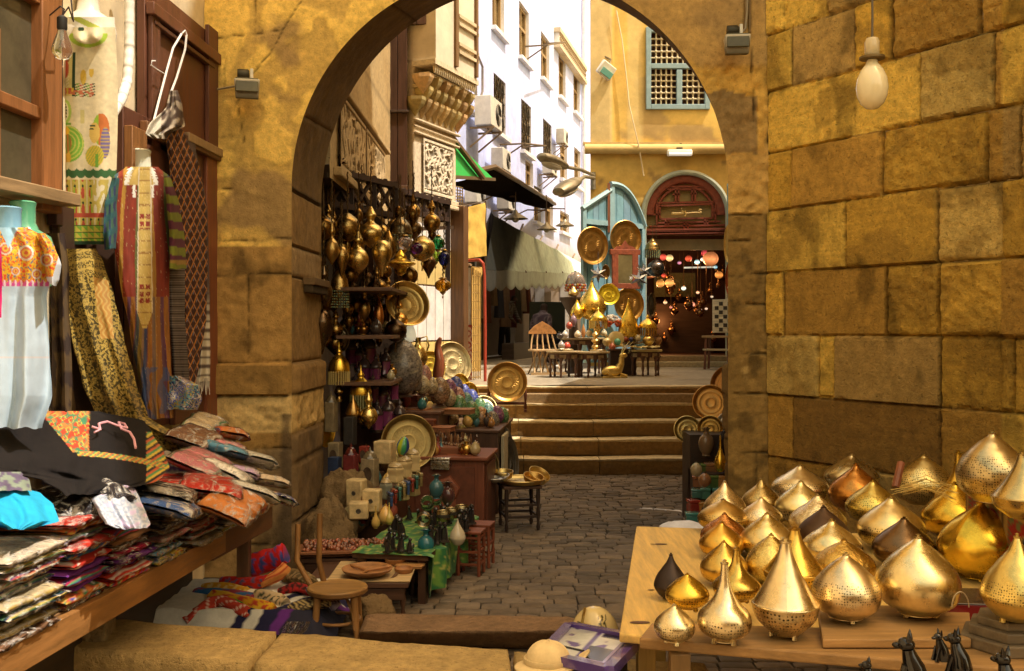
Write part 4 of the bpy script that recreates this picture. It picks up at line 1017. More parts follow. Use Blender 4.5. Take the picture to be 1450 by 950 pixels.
def drape(rows,Yf,cf,nu=60,nv=90,folds=((3,.02),),bulge=.0,seed=0,mb=None):
 """cloth through outline rows (py, left px, right px); Yf(px,py) depth; folds run down the cloth"""
 m=mb or MB()
 y0,y1=rows[0][0],rows[-1][0]
 def at(v):
  y=y0+(y1-y0)*v
  for i in range(len(rows)-1):
   a,b=rows[i],rows[i+1]
   if y<=b[0]or i==len(rows)-2:
    t=(y-a[0])/(b[0]-a[0])if b[0]!=a[0]else 0;t=max(0,min(1,t));t2=t*t*(3-2*t)*.5+t*.5
    return y,a[1]+(b[1]-a[1])*t2,a[2]+(b[2]-a[2])*t2
 cc=[]
 def fn(u,v):
  y,l,r=at(v);x=l+(r-l)*u
  Y=Yf(x,y)
  for f,a in folds:Y+=a*math.sin(u*f*6.283+seed+1.6*nz(u*2+seed,v*2.5))*(.35+.65*v)
  Y-=bulge*math.sin(PI*min(1,max(0,u)))
  cc.append((x,y));
  return P(x+.5*nz(x*.06,y*.06,seed),y+5*nz(x*.07,seed,seed+5)*(v-.9)*10*(1 if v>.9 else 0),Y)
 vs=[];fs=[];uv=[]
 for j in range(nv+1):
  for i in range(nu+1):vs.append(fn(i/nu,j/nv));uv.append((i/nu,j/nv))
 for j in range(nv):
  for i in range(nu):a=j*(nu+1)+i;fs.append((a,a+1,a+nu+2,a+nu+1))
 m.add(vs,fs,[cf(x,y)for x,y in cc],uv)
 return m
def ell(x,y,cx,cy,rx,ry):return((x-cx)/rx)**2+((y-cy)/ry)**2<1
def rect(x,y,a,b,c,d):return a<x<c and b<y<d
def torso(m,secs,col,n=24):
 rows=[[(cx+rx*math.cos(2*PI*i/n),cy+ry*math.sin(2*PI*i/n),z)for i in range(n)]for z,rx,ry,cx,cy in secs]
 vs=[p for r in rows for p in r];fs=[]
 for j in range(len(rows)-1):
  for i in range(n):fs.append((j*n+i,j*n+(i+1)%n,(j+1)*n+(i+1)%n,(j+1)*n+i))
 fs+=[tuple(reversed(range(n))),tuple((len(rows)-1)*n+i for i in range(n))]
 return m.add(vs,fs,col)
WHT=(.74,.70,.60)
dY=5.15;px_m=dY/FL
mo=P(122,345,dY);t=thing('mannequin','white headless mannequin with pointed bust at top left wearing the printed dress','mannequin',P(125,250,dY))
m=MB();zt_=lambda py:CAM_H-(py-HY)*px_m
torso(m,[(zt_(250)-mo.z*0,.13,.10,0,0),(zt_(150),.125,.10,0,0),(zt_(100),.115,.095,.0,0),(zt_(70),.135,.11,0,-.005),(zt_(48),.145,.12,0,-.01),(zt_(34),.135,.10,0,0),(zt_(24),.10,.075,0,0),(zt_(17),.06,.055,0,0),(zt_(0),.05,.05,0,0),(zt_(-20),.055,.055,0,0)],WHT)
for v in range(len(m.v)):m.v[v]=m.v[v]+Vector((P(125,250,dY).x,dY,0))
m.build('body','gloss',t,t.location)
CRM=(.66,.58,.38);GRN=(.16,.34,.05);RED=(.45,.09,.05);GLD=(.62,.42,.07);DKG=(.03,.06,.03)
def egypt(x,y):
 zx_,zy_=x/.3158,y/.3158
 c=mul(CRM,1+.1*nz(x*.2,y*.2))
 if y<38:
  return(.40,.45,.08)if abs(zy_-(60+.5*abs(zx_-300)))<14 else(.75,.72,.62)
 if zy_<235:
  if abs(math.hypot((zx_-395)/75,(zy_-150)/55)-1)<.14 and zy_>150:c=(.35,.5,.06)
  if ell(zx_,zy_,365,130,14,10):c=DKG
  return c
 if zy_<440:
  if rect(zx_,zy_,270,235,345,430):
   c=(.58,.5,.2)
   if ell(zx_,zy_,305,310,14,40):c=RED
   elif ell(zx_,zy_,308,268,12,14):c=(.3,.12,.05)
   elif rect(zx_,zy_,285,340,320,400)and(zx_+zy_)%14<7:c=(.7,.6,.4)
   elif zx_>333:c=DKG
  elif rect(zx_,zy_,345,310,425,435):
   if ell(zx_,zy_,378,345,12,34):c=GLD
   elif ell(zx_,zy_,410,320,10,26):c=GLD
   elif zy_>375 and math.sin(zx_*.2+zy_*.5)>0:c=[GRN,RED,DKG][int(zx_/13)%3]
  if 395<zy_<420 and zx_<340:c=RED if zx_%20<10 else GLD
  if 405<zy_<425 and 270<zx_<420 and nz(zx_*.08,zy_*.08)>-.1:c=(.5,.16,.08)
  return c
 if zy_<750:
  if ell(zx_,zy_,305,500,26,55):c=(.75,.7,.5)if ell(zx_,zy_,305,500,15,42)else(.38,.55,.12)
  if ell(zx_,zy_,308,500,6,36)and zy_%14<9:c=DKG
  if rect(zx_,zy_,280,550,330,562):c=GRN
  if ell(zx_,zy_,315,645,66,82):
   c=(.20,.42,.06)if((zx_-300)**2+(zy_-640)**2)**.5%16<10 else(.5,.55,.12)
   if ell(zx_,zy_,303,585,20,20):c=(.7,.42,.04)
   elif ell(zx_,zy_,300,640,30,50):c=(.42,.16,.05)if zx_%12<6 else(.2,.25,.05)
   elif ell(zx_,zy_,300,705,26,34):c=(.6,.36,.06)
  if rect(zx_,zy_,366,492,382,552):c=(.55,.48,.2)
  if ell(zx_,zy_,450,580,34,72):c=(.28,.45,.05)if zx_<440 else(.5,.16,.05)
  if ell(zx_,zy_,468,640,20,70):c=(.16,.13,.3)if zy_%16<9 else(.4,.3,.12)
  if ell(zx_,zy_,424,595,22,46):c=(.62,.44,.12)
  if ell(zx_,zy_,412,578,9,4)or rect(zx_,zy_,404,562,428,567):c=DKG
  if ell(zx_,zy_,425,700,38,48)and zy_>650:c=(.6,.42,.06)if(zx_+zy_*.6)%12<7 else(.3,.38,.06)
  if rect(zx_,zy_,428,690,440,750):c=GRN
  return c
 if zy_<805:
  w_=zy_-755-10*abs(math.sin(zx_*.09));return(.05,.13,.05)if 0<w_<34 else c
 if zy_<1010:
  c=(.52,.42,.10)
  a=(zx_-285)%34
  if a<7:c=(.62,.55,.32)
  elif ell((zx_-285)%34,zy_%75,20,40,8,26):c=RED if int(zx_/34)%3 else(.3,.4,.05)
  elif ell((zx_-285)%34,zy_%75,20,10,5,8):c=DKG
  if zx_>420 and zy_<960:c=(.66,.6,.42)if nz(zx_*.06,zy_*.03)>0 else(.5,.4,.1)
  if 955<zy_<975:c=RED
  return c
 w_=(zy_-1010)%28
 return DKG if w_<4 or zy_>1080 else((.2,.4,.05)if((zx_*.5)%14)>w_*.5 else(.55,.48,.08))
def dress_pt(u,v):
 py=24+(346-24)*v;a=-PI*.15-PI*.7*(1-u)
 rx=.128+.012*math.sin(v*5)+.015*v
 x0=124+3*v-1.5*math.sin(v*3)
 qx=x0+rx*math.cos(a)*1.22*FL/dY;b_=sum(.05*math.exp(-((qx-cx)/8.5)**2-((py-cy)/11)**2)for cx,cy in((113,57),(135,53)))
 return P(qx,py,dY+(.14-.02*v)*math.sin(a)+.012*math.sin(u*14+v*2)*v-b_)
m=MB()
def dress_c(u,v):
 a=-PI*.15-PI*.7*(1-u);return egypt(124+43*math.cos(a)+2*v,24+(346-24)*v)
m.grid(lambda u,v:dress_pt(u,v),110,300,cf=dress_c)
tag(m.build('printed_dress','fabric',None,P(124,345,dY)),'cream dress printed with green and gold Egyptian figures, hanging at upper left','dress')
bp_=P(88,62,4.6);t=thing('hanging_bulb','clear pear shaped bulb with dark socket hanging in front of the printed dress','light bulb',bp_)
m=MB();m.lathe([(.003,-.075),(.03,-.066),(.045,-.04),(.046,-.02),(.036,.012),(.022,.05),(.019,.065)],20,None,(.75,.75,.7),cap=False);m.build('glass','clearglass',t)
m=MB();m.lathe([(.019,.062),(.023,.07),(.023,.12),(.012,.13)],14,None,(.03,.03,.03));m.build('socket','plastic',t)
m=MB();m.tube([(0,0,.01),(0,0,.06)],.006,6,(.7,.7,.6));m.tube([(-.008,0,-.02),(0,0,.012),(.008,0,-.02)],.0015,4,(.5,.4,.3));m.build('filament','iron',t)
m=MB();pts=[Vector((0,0,.125)),Vector((.01,0,.16)),Vector((-.03,.05,.19)),P(70,22,4.7)-bp_,P(66,-10,4.8)-bp_];m.tube(pts,.004,5,(.04,.03,.03));m.tube([Vector((0,0,.13)),Vector((.03,0,.17)),P(104,30,4.7)-bp_,P(100,-8,4.7)-bp_],.004,5,(.04,.03,.03));m.build('cord','plastic',t)
m=MB();m.tube([P(48,0,4.75),P(52,14,4.75),P(70,60,4.8),P(88,96,4.85)],[.012,.008,.007,.006],6,[(.5,.12,.1),(.5,.12,.1),(.3,.14,.06),(.25,.12,.06)]);tag(m.build('hanging_rod','wood',None,P(88,96,4.85)),'thin red tipped stick leaning beside the hanging bulb','stick')
rY=5.62
t=thing('mannequin','white mannequin neck rising from the striped gold fronted robe','mannequin',P(200,300,rY+.05))
m=MB();q=rY/FL
secs=[(CAM_H-(py-HY)*q,rx,ry,P(x,py,rY).x,rY+.02)for py,rx,ry,x in((330,.09,.05,200),(270,.11,.05,200),(252,.10,.05,200),(244,.075,.06,199),(236,.055,.052,198),(218,.05,.05,198),(213,.056,.056,198),(211,.05,.05,198))]
torso(m,secs,(.60,.60,.48));m.build('body','gloss',t,t.location)
BUR=(.20,.035,.02);TEAL=(.045,.09,.10);MOS=(.10,.11,.035);OCR=(.33,.18,.035);NAV=(.05,.06,.13)
def robe_c(x,y):
 cx=205+.0*y
 w_=9+(y-240)*.012
 if 236<y<464 and abs(x-cx)<w_+(0 if y<440 else-(y-440)*.35):
  e=abs(abs(x-cx)-w_)<1.6
  if e:return(.62,.55,.40)
  c=(.55,.40,.12)
  if(y%17)<2.2:c=(.30,.17,.05)
  if(300<y<325 or 400<y<430)and(abs(abs(x-cx)-4.5)<3 and(y*.5)%5>1.4):c=(.25,.04,.03)
  if nz(x*.9,y*.5)>.35:c=(.66,.52,.22)
  return c
 if y<262 and abs(x-200)<24:
  if 236<y and abs(abs(x-200)-(12+(y-230)*.32))<3.2+1.5*math.sin(y*1.5):return(.76,.74,.66)
  if abs(x-200)<12+(y-230)*.3:return(.50,.36,.11)
 if 262<=y<280 and abs(abs(x-203)-13)<2+1.8*nz(x*.5,y*.5):return(.75,.73,.66)
 k=(x-200)/(1+(y-240)*.0016)+3*nz(x*.03,y*.012)
 a=(k+206)%37
 c=BUR if a<15 else(MOS if a<21 else((TEAL if y<400 else NAV)if a<26 else(BUR if a<32 else OCR)))
 if y>420:c=mix(c,OCR if a%9<5 else NAV,.55)
 if y>520 and nz(x*.08,y*.05,5)>.05:c=mix(c,(.06,.10,.22),.7)
 if(x*1.3+nz(y*.1,2)*6)%9<.6 and nz(x*.7,y*.25,3)>.2:c=(.38,.28,.14)
 return mul(c,1.05+.25*nz(x*.35,y*.03))
m=drape([(236,178,224),(250,160,240),(275,155,245),(330,158,242),(400,170,240),(470,184,240),(560,200,244),(592,206,246)],lambda x,y:min(WY(x,.24),rY-.03+.0035*(x-200)),robe_c,100,200,((2.5,.022),(6,.008)),.10,2)
t=thing('striped_robe','long burgundy green and gold striped robe with embroidered yellow placket','robe',P(205,590,rY))
m.build('body','fabric',t,t.location)
m=drape([(252,158,172),(290,148,172),(330,146,170),(352,148,166)],lambda x,y:WY(x,.24),lambda x,y:(.03,.09,.10)if(y+x*.6)%22<9 else((.03,.04,.10)if x%7<3 else(.05,.11,.08)),20,50,((1,.02),),.06,1);m.build('sleeve','fabric',t,t.location)
m=drape([(250,232,242),(290,236,254),(340,240,262),(380,240,264)],lambda x,y:WY(x,.3),lambda x,y:(.17,.19,.03)if(y-.15*x)%24<12 else(.10,.03,.05)if y<368 else(.3,.19,.05),20,60,((1,.02),),.06,3);m.build('sleeve','fabric',t,t.location)
def shawl_c(x,y):
 a,b=(x*.9+y*.42+1.5*nz(x*.1,y*.05))%8.2,(x*.9-y*.42)%8.2
 c=(.055,.028,.022)
 if a<1.5:c=(.44,.18,.04)
 if b<1.2:c=(.36,.13,.06)if(x+y)%3<2 else(.4,.28,.16)
 if 2.4<a<3.2 and b>5:c=(.20,.19,.25)
 return mul(c,1+.2*nz(x*.2,y*.1))
m=drape([(168,232,246),(190,234,262),(240,240,284),(300,248,293),(380,254,294),(450,258,292),(520,252,282),(545,258,276)],lambda x,y:WY(x,.16),shawl_c,110,260,((2.5,.03),(5,.01)),.06,7)
t=thing('crisscross_shawl','dark shawl with orange diamond lattice hanging from hangers beside the arch pier','shawl',P(266,540,6.4));m.build('panel','fabric',t,t.location)
m=drape([(128,240,252),(150,236,258),(178,210,262),(190,206,240),(196,216,236)],lambda x,y:WY(x,.2),lambda x,y:mix((.10,.07,.055),(.42,.36,.28),sstep(-.05,.3,nz(x*.12,y*.12)))if x>228 else(.45,.42,.34),30,40,((3,.03),),.06,4);m.build('knot','fabric',t,t.location)
m=drape([(200,262,276),(300,280,294),(420,284,297),(520,278,298),(540,276,297)],lambda x,y:WY(x,.12),lambda x,y:mix((.11,.08,.07),(.62,.58,.48),sstep(410,470,y+20*nz(x*.1,y*.05)))if(y*1.1)%4>1.2 else(.12,.09,.08),24,120,((1.5,.03),),.03,8);m.build('fringed_edge','fabric',t,t.location)
m=MB()
for i in range(12):
 x=277+i*1.8;m.tube([P(x,535,WY(x,.13)),P(x+1*math.sin(i),545,WY(x,.13)),P(x+2*math.sin(i*2),556+3*math.sin(i*3),WY(x,.13))],.004,4,(.5,.45,.38))
m.build('fringe','fabric',t,t.location)
m=drape([(370,238,262),(450,240,262),(540,246,268),(548,248,266)],lambda x,y:WY(x,.22),lambda x,y:(.17,.14,.12)if(y*1.0)%3.4<1.5 else(.055,.04,.035),24,140,((1.5,.025),),.05,3);m.build('grey_fringe_panel','fabric',t,t.location)
for i,(pts,lb)in enumerate((([(257,48),(245,68),(236,100),(224,146),(218,170)],'left white wire hanger on the brown shutter'),([(264,50),(262,70),(250,110),(240,136)],'right white wire hanger on the brown shutter'))):
 m=MB();q=[lw(x,y,.14)for x,y in pts];m.tube(q,.007,6,(.8,.77,.74))
 if i==0:m.tube([lw(232,104,.14),lw(222,98,.14),lw(214,92,.14),lw(215,86,.14),lw(220,86,.14)],.004,5,(.8,.77,.74))
 else:m.tube([lw(258,47,.13),lw(262,43,.13),lw(265,50,.14)],.005,5,(.8,.77,.74))
 tag(m.build('wire_hanger','plastic',None,q[-1]),lb,'hanger')
def broc(x,y):
 xr=(x-90)-.28*(y-350);
 if y-350<8+.0*x or xr>300:pass
 top=(y-(352+abs(x-125)*.25))
 if top<38:
  k=top%13;return mul((.46,.33,.08),1.05)if(k<3 or nz(x*.5,k*.6,int(top/13))>.0)else(.08,.06,.02)
 if 128+.12*(y-360)<x<150+.1*(y-360)and y<480:return(.46,.24,.06)if(x*.7+math.sin(y*.35)*2)%5<3 else(.55,.38,.12)
 wx,wy=x*.075+.6*nz(x*.06,y*.06),y*.06+.6*nz(x*.06,y*.06,7)
 f=math.sin(wx*6.28)*math.sin(wy*6.28)
 r=nz(x*.3,y*.3,3);g_=abs(nz(x*.16+3,y*.16,9))
 on=(f>.3 and r>-.3)or g_<.07 or(r>.2 and f<.1)
 c=(.42,.30,.07)if on else(.055,.042,.015)
 if f>.45 and nz(x*.6,y*.6)>.05:c=(.25,.17,.04)
 return mul(c,1+.3*nz(x*.06,y*.04,5))
m=drape([(352,90,136),(370,88,146),(420,92,162),(480,102,176),(540,116,192),(590,136,210),(622,170,262),(640,200,272)],lambda x,y:5.0+.0035*(x-120)+(.0 if y<560 else(y-560)*.001),broc,150,270,((2.5,.03),(5,.008)),.08,5)
tag(m.build('brocade_cloth','satin',None,P(160,560,5)),'black and gold brocade cloth sweeping down between the dresses','cloth')
def bust(px,top,Y,col,label):
 t=thing('mannequin',label,'mannequin',P(px,top+120,Y));q=Y/FL;m=MB()
 torso(m,[(CAM_H-(top+dy-HY)*q,rx,ry,P(px+ox,top,Y).x,Y)for dy,rx,ry,ox in((120,.12,.09,0),(70,.14,.09,0),(50,.12,.075,0),(40,.065,.055,1),(30,.048,.048,2),(8,.05,.05,1),(2,.057,.057,0),(0,.05,.05,0))],col)
 m.build('body','gloss',t,t.location)
bust(10,293,4.0,(.20,.42,.60),'pale blue headless mannequin wearing the embroidered dress at far left')
bust(32,285,4.35,(.10,.36,.22),'green headless mannequin tucked behind the blue one at far left')
def emb(x,y):
 if y<398+2*math.sin(x*.8):
  if abs(x-12)<(352-y)*.45 and y<352:return(.30,.5,.65)
  for cx,cy,r in((37,358,11),(8,352,9),(66,368,9),(22,384,6),(52,388,7)):
   d=math.hypot(x-cx,y-cy)
   if d<r:return[(.5,.1,.05),(.62,.42,.06),(.50,.14,.08),(.55,.55,.5)][int(d/r*4)]
  n_=nz(x*.22,y*.22,4);n2_=nz(x*.3+5,y*.3,8)
  return(.58,.08,.03)if n_>.22 else((.62,.40,.03)if n_>-.12 else((.62,.20,.02)if n2_>-.1 else(.12,.16,.22)))
 if y<405:return(.55,.08,.30)if(x*.5)%4<2.6 else(.7,.6,.65)
 c=(.46,.58,.70)
 if abs(y-506-.0*x)<.9:c=(.55,.55,.6)
 return mul(c,1+.06*nz(x*.05,y*.02))
m=drape([(322,-30,40),(335,-50,62),(360,-55,78),(398,-52,72),(420,-50,66),(500,-52,70),(560,-55,74),(606,-55,60)],lambda x,y:3.95,emb,140,220,((3,.03),(6,.008)),.11,3)
t=thing('embroidered_dress','pale blue dress with orange embroidered flower yoke on the blue mannequin','dress',P(15,600,3.95));m.build('body','satin',t,t.location)
m=drape([(330,52,64),(350,58,78),(375,62,87),(396,66,84),(402,70,80)],lambda x,y:3.93,lambda x,y:emb(x,y)if x<78-.3*(y-380)and y<392 else(.55,.62,.72),30,60,((1,.01),),.06,3);m.build('sleeve','satin',t,t.location)
m=drape([(350,-20,2),(400,-20,3),(450,-20,2)],lambda x,y:3.7,lambda x,y:(.52,.01,.12),10,30,((1,.02),),.03,3);tag(m.build('pink_dress','satin',None,P(-5,450,3.7)),'edge of a bright pink dress at the far left edge','dress')
m=drape([(330,66,92),(380,70,98),(440,72,98),(520,76,102),(600,70,108)],lambda x,y:4.75,lambda x,y:(.10,.065,.03)if nz(x*.1,y*.04)>-.1 else(.04,.025,.02),20,60,((2,.04),),.08,3);tag(m.build('dark_robe','fabric',None,P(85,600,4.75)),'dark brown robe hanging in the gap behind the embroidered dress','robe')
TE=lambda Y:-1.993+.089*Y
TZ=.70
t=thing('stall_table','long wooden stall table with a thick front board carrying the folded garments','table',(-1.9,4.4,0))
m=MB();q=[(TE(2.4),2.4),(TE(6.1),6.1),(-2.17,6.1),(-2.38,2.4)]
m.add([(x,y,TZ-.03)for x,y in q]+[(x,y,TZ)for x,y in q],[(3,2,1,0),(4,5,6,7),(0,1,5,4),(1,2,6,5),(2,3,7,6),(3,0,4,7)],(.25,.14,.06));m.build('tabletop','wood_y',t,t.location,smooth=False)
m=MB();m.bar((TE(2.4)+.02,2.4,TZ-.06),(TE(5.2)+.02,5.2,TZ-.06),.11,.035,(.27,.125,.035),up=(1,0,0));m.build('front_board','wood_y',t,t.location,bevel=.004)
m=MB();m.bar((TE(5.22)-.05,5.22,TZ-.07),(TE(6.1)-.03,6.1,TZ-.07),.2,.03,(.12,.055,.025),up=(1,0,0));m.build('end_board','wood_y',t,t.location,bevel=.004)
for Y in(2.7,5.9):
 for X in(TE(Y)-.12,-2.15):m=MB();m.box((X,Y,.33),(.07,.07,.66),col=(.12,.07,.04));m.build('leg','wood_z',t,t.location,bevel=.004)
m=MB();m.box((-2.05,4.3,.3),(.25,3.4,.6),col=(.05,.035,.025));m.build('back_panel','wood_y',t,t.location)
ED=Vector((.089,1,0)).normalized();EN=Vector((ED.y,-ED.x,0))
def cloth_c(kind,rs):
 K_={'red':(.48,.035,.02),'purple':(.16,.035,.24),'crimson':(.42,.015,.06),'navy':(.03,.035,.11),'brown':(.20,.10,.05),'cream':(.62,.52,.36),'beige':(.46,.36,.22),'pink':(.55,.20,.22),'orange':(.58,.20,.05),'lilac':(.46,.34,.52),'white':(.70,.68,.64),'black':(.025,.02,.02),'green':(.06,.24,.05),'blue':(.05,.12,.35),'sky':(.16,.45,.65),'yellow':(.62,.42,.06)}
 return K_[kind]
def pack(name,label,pos,ang,w,d,th,kind,pat,clear,seed,tilt=(0,0),group=None,sag=.0):
 """folded garment: rounded fold at the front (local +x), w along local y"""
 rs=random.Random(seed);base=jit(cloth_c(kind,rs),.12,rs)
 acc=[(.58,.42,.08),(.5,.06,.04),(.06,.22,.10),(.66,.6,.5),(.08,.08,.25)]
 t=thing(name,label,'garment',pos,ang,group);t.rotation_euler=(tilt[0],tilt[1],ang)
 layers=rs.choice((1,2,2,3))
 def ring(k):
  a=k*2*PI
  ca,sa=math.cos(a),math.sin(a)
  x=d/2*math.copysign(abs(ca)**.35,ca);z=th/2*math.copysign(abs(sa)**.6,sa)
  return x,z
 def mk(extra,nzk,cf):
  m=MB()
  def fn(u,v):
   x,z=ring(u);y=(v-.5)*(w+extra*2)
   x+=math.copysign(extra,x)*1.0;z*=1+extra*18
   e=(sstep(-.02,.12,v)*sstep(1.02,.88,v))**.6;z=z*(.03+.97*e)
   fl=.5+.5*x/(d/2)
   x+=.010*nz(y*14,z*40,seed)+nzk*nz(y*30,z*60,seed+2);z+=.009*nz(x*9,y*12,seed+1)+nzk*nz(x*30,y*26,seed+3)-sag*max(0,x/(d/2))**2
   if layers>1 and x>d*.3:x-=.010*abs(math.sin((z/th+.5)*PI*layers))**8
   return(x,y,z+th/2)
  m.grid(fn,26,16,cf=cf);return m
 def cf(u,v):
  x,z=ring(u);k=z/th
  c=base
  if pat=='stripe' and k<.42:c=[base,acc[seed%5],base,acc[(seed+2)%5]][int((k+.5)*7.9)%4]
  elif pat=='print':c=acc[int((v*9+k*5+3*nz(v*9,k*6,seed))*1.3)%5]if nz(v*11,k*8+x*20,seed)>.02 else base
  elif pat=='fleck':c=acc[3]if nz(v*26,k*12+x*30,seed)>.25 else base
  elif pat=='trim':c=acc[seed%2]if abs(k)<.12 else base
  c=mul(c,.6+.4*sstep(.0,.16,abs(((k+.5)*(layers*2+3)+.4*nz(v*3,seed))%1-.5)*2))if x>d*.28 else c  # crease shade painted between the folded layers
  return mul(c,1+.3*nz(v*8,k*4,seed+7))
 mk(0,0,cf).build('cloth','fabric',t,weld=True,ang=70)
 if clear:mk(.006,.007,lambda u,v:(1,1,1)).build('clear_sleeve','cellophane',t,weld=True,ang=70)
 return t
stacks=[(2.98,.36,.02,[('brown','stripe',1),('pink','fleck',1),('green','stripe',1),('navy','trim',1),('beige','plain',1),('cream','fleck',1),('beige','stripe',1),('red','trim',0)],'far left stack'),(3.40,.36,.03,[('brown','plain',1),('beige','stripe',1),('cream','plain',1),('navy','stripe',1),('beige','trim',1),('cream','stripe',1),('orange','print',1)],'second stack from the left'),(3.50,.30,-.26,[('beige','plain',0)]*5+[('purple','print',0),('purple','fleck',0),('red','plain',0),('purple','plain',0),('purple','stripe',0)],'stack beneath the turquoise cloth'),(3.82,.31,.01,[('brown','print',1),('orange','print',0),('purple','plain',0),('crimson','stripe',0),('purple','plain',0),('red','fleck',0),('blue','print',0),('red','plain',1),('beige','stripe',1)],'third stack along the board'),(4.19,.33,.0,[('red','print',0),('red','stripe',0),('purple','trim',1),('purple','plain',1),('crimson','plain',1),('brown','fleck',1),('brown','plain',0)],'stack on the patchwork cloth'),(4.56,.30,.03,[('yellow','print',1),('sky','print',1),('brown','stripe',1),('pink','fleck',1),('brown','plain',1),('navy','fleck',1),('brown','plain',1)],'stack right of the patchwork one'),(4.92,.32,.04,[('beige','plain',1),('brown','stripe',1),('red','plain',1),('pink','plain',1),('brown','plain',1),('beige','trim',1),('red','plain',1)],'stack with red bundles'),(5.30,.34,.02,[('beige','stripe',1),('cream','plain',1),('brown','plain',1),('beige','fleck',1),('orange','trim',1),('brown','stripe',1)],'stack second from the pier'),(5.68,.34,.0,[('cream','plain',1),('white','fleck',1),('beige','plain',1),('white','plain',1),('orange','plain',1)],'last stack by the pier'),]
ords=['bottom','second up','third up','fourth up','fifth up','sixth up','seventh up','eighth up','ninth up','tenth up','eleventh up','twelfth up','thirteenth up']
rs=random.Random(21)
sd_=100
for Yc,wd,out,L_,where in stacks:
 z=TZ+.002
 L_=L_+[L_[1],L_[-2],L_[2]][:2 if len(L_)>8 else 3]
 for i,(k,pt_,cl)in enumerate(L_):
  th=rs.uniform(.027,.037);dd=rs.uniform(.34,.40);sd_+=1
  pos=Vector((TE(Yc),Yc,z))+EN*(out-.16+rs.uniform(-.02,.02)+.0*i)+ED*rs.uniform(-.015,.015)
  o='top' if i==len(L_)-1 else ords[i]
  pack('garment_pack','%s%s folded garment, %s of the %s'%('wrapped ' if cl else '',k,o,where),pos,math.atan2(EN.y,EN.x)+rs.uniform(-.06,.06),wd*rs.uniform(.93,1.03),dd,th,k,pt_,cl,sd_,group='folded garments stacked on the stall',sag=.012 if i<2 else .004)
  z+=th*.93
m=MB()
def heap(u,v):
 Y=2.5+3.6*u;Xe=TE(Y)-.30;X=Xe+(-2.2-.05*(7-Y)-Xe)*v
 return(X,Y,TZ+.22+.5*v*(.55+.1*nz(u*9,v*4))+.03*nz(u*22,v*6)+.018*nz(u*50,v*14))
m.grid(heap,140,30,cf=lambda u,v:mul([(.25,.06,.05),(.4,.32,.22),(.12,.05,.16),(.5,.45,.38),(.2,.14,.08),(.05,.06,.14)][int((u*31+2*nz(u*20,v*8)))%6],.7+.6*abs(nz(u*30,v*20))))
tag(m.build('garment_heap','fabric',None,(-1.95,4.3,TZ),weld=True),'jumbled heap of mixed garments covering the back of the stall','garments',None,'stuff')
def pile(px,py,h=0):
 k=(px-HX)/FL;mm=(py-HY)/FL;Y=(.7+.05-h+.9965)/(mm+.0445-.5*k);return P(px,py,Y)
loose=[(285,655,.34,.28,.05,'pink','stripe',.3,'pink striped garment in clear wrap leaning at the middle of the heap'),(300,688,.30,.3,.05,'red','plain',.15,'bright red wrapped bundle on the outer edge of the heap'),(322,668,.3,.26,.05,'white','plain',-.2,'white wrapped bundle beside the red bundles'),(300,630,.50,.2,.04,'sky','plain',.9,'long sky blue wrapped garment lying across the heap'),(352,648,.46,.18,.045,'white','fleck',.9,'long white wrapped garment pointing at the arch pier'),(345,690,.3,.3,.04,'white','stripe',.6,'white ribbed wrapped garment drooping over the board end'),(378,678,.26,.2,.04,'cream','plain',.8,'crumpled clear wrapped cream garment at the very end of the heap'),(330,712,.3,.26,.05,'orange','trim',.1,'orange brown wrapped garment low at the end of the heap'),(320,630,.3,.22,.04,'pink','plain',.5,'dusky pink folded garment under the pier base'),(318,612,.26,.2,.05,'orange','stripe',.7,'orange red folded garment highest by the pier'),(290,600,.26,.2,.05,'beige','stripe',.1,'beige wrapped garment under the beaded pouch'),(275,618,.3,.24,.05,'brown','stripe',-.1,'brown striped garment below the brocade tail'),(236,694,.3,.25,.04,'black','fleck',.25,'black shiny wrapped garment right of the black robe'),(238,714,.26,.25,.04,'blue','fleck',.2,'blue printed wrapped garment in the middle of the heap'),(110,702,.36,.28,.04,'black','plain',-.2,'dark garment in glossy wrap beside the turquoise cloth'),(345,668,.24,.18,.04,'lilac','plain',.4,'pale lilac wrapped garment near the end of the heap'),(392,700,.2,.16,.03,'navy','print',.5,'dark wrapped garment hanging off the end of the stall')]
for i,(px,py,w_,d_,th,k,pt_,a,lb)in enumerate(loose):
 pack('wrapped_garment',lb,pile(px,py,.05)+Vector((0,0,-.03)),math.atan2(EN.y,EN.x)+a+rs.uniform(-.3,.3),w_*.95,d_*.95,th*1.3,k,pt_,1,300+i,tilt=(rs.uniform(-.25,.25),.24+rs.uniform(-.14,.14)),group='loose wrapped garments on the heap',sag=.02)
def lil(x,y):return(.55,.45,.62)if(y<702-.1*(x-130)or nz(x*.1,y*.1)>.25)else((.30,.36,.48)if nz(x*.3,y*.3,3)>.02 else(.50,.52,.58))
m=drape([(687,168,184),(692,148,192),(706,129,198),(726,139,207),(742,149,213),(748,164,208)],lambda x,y:pile(x,y,.09).y,lil,60,50,((2,.04),(5,.015)),.06,3);tag(m.build('folded_shirt','satin',None,pile(170,730)),'lilac grey printed shirt folded on top of the patchwork stack','shirt')
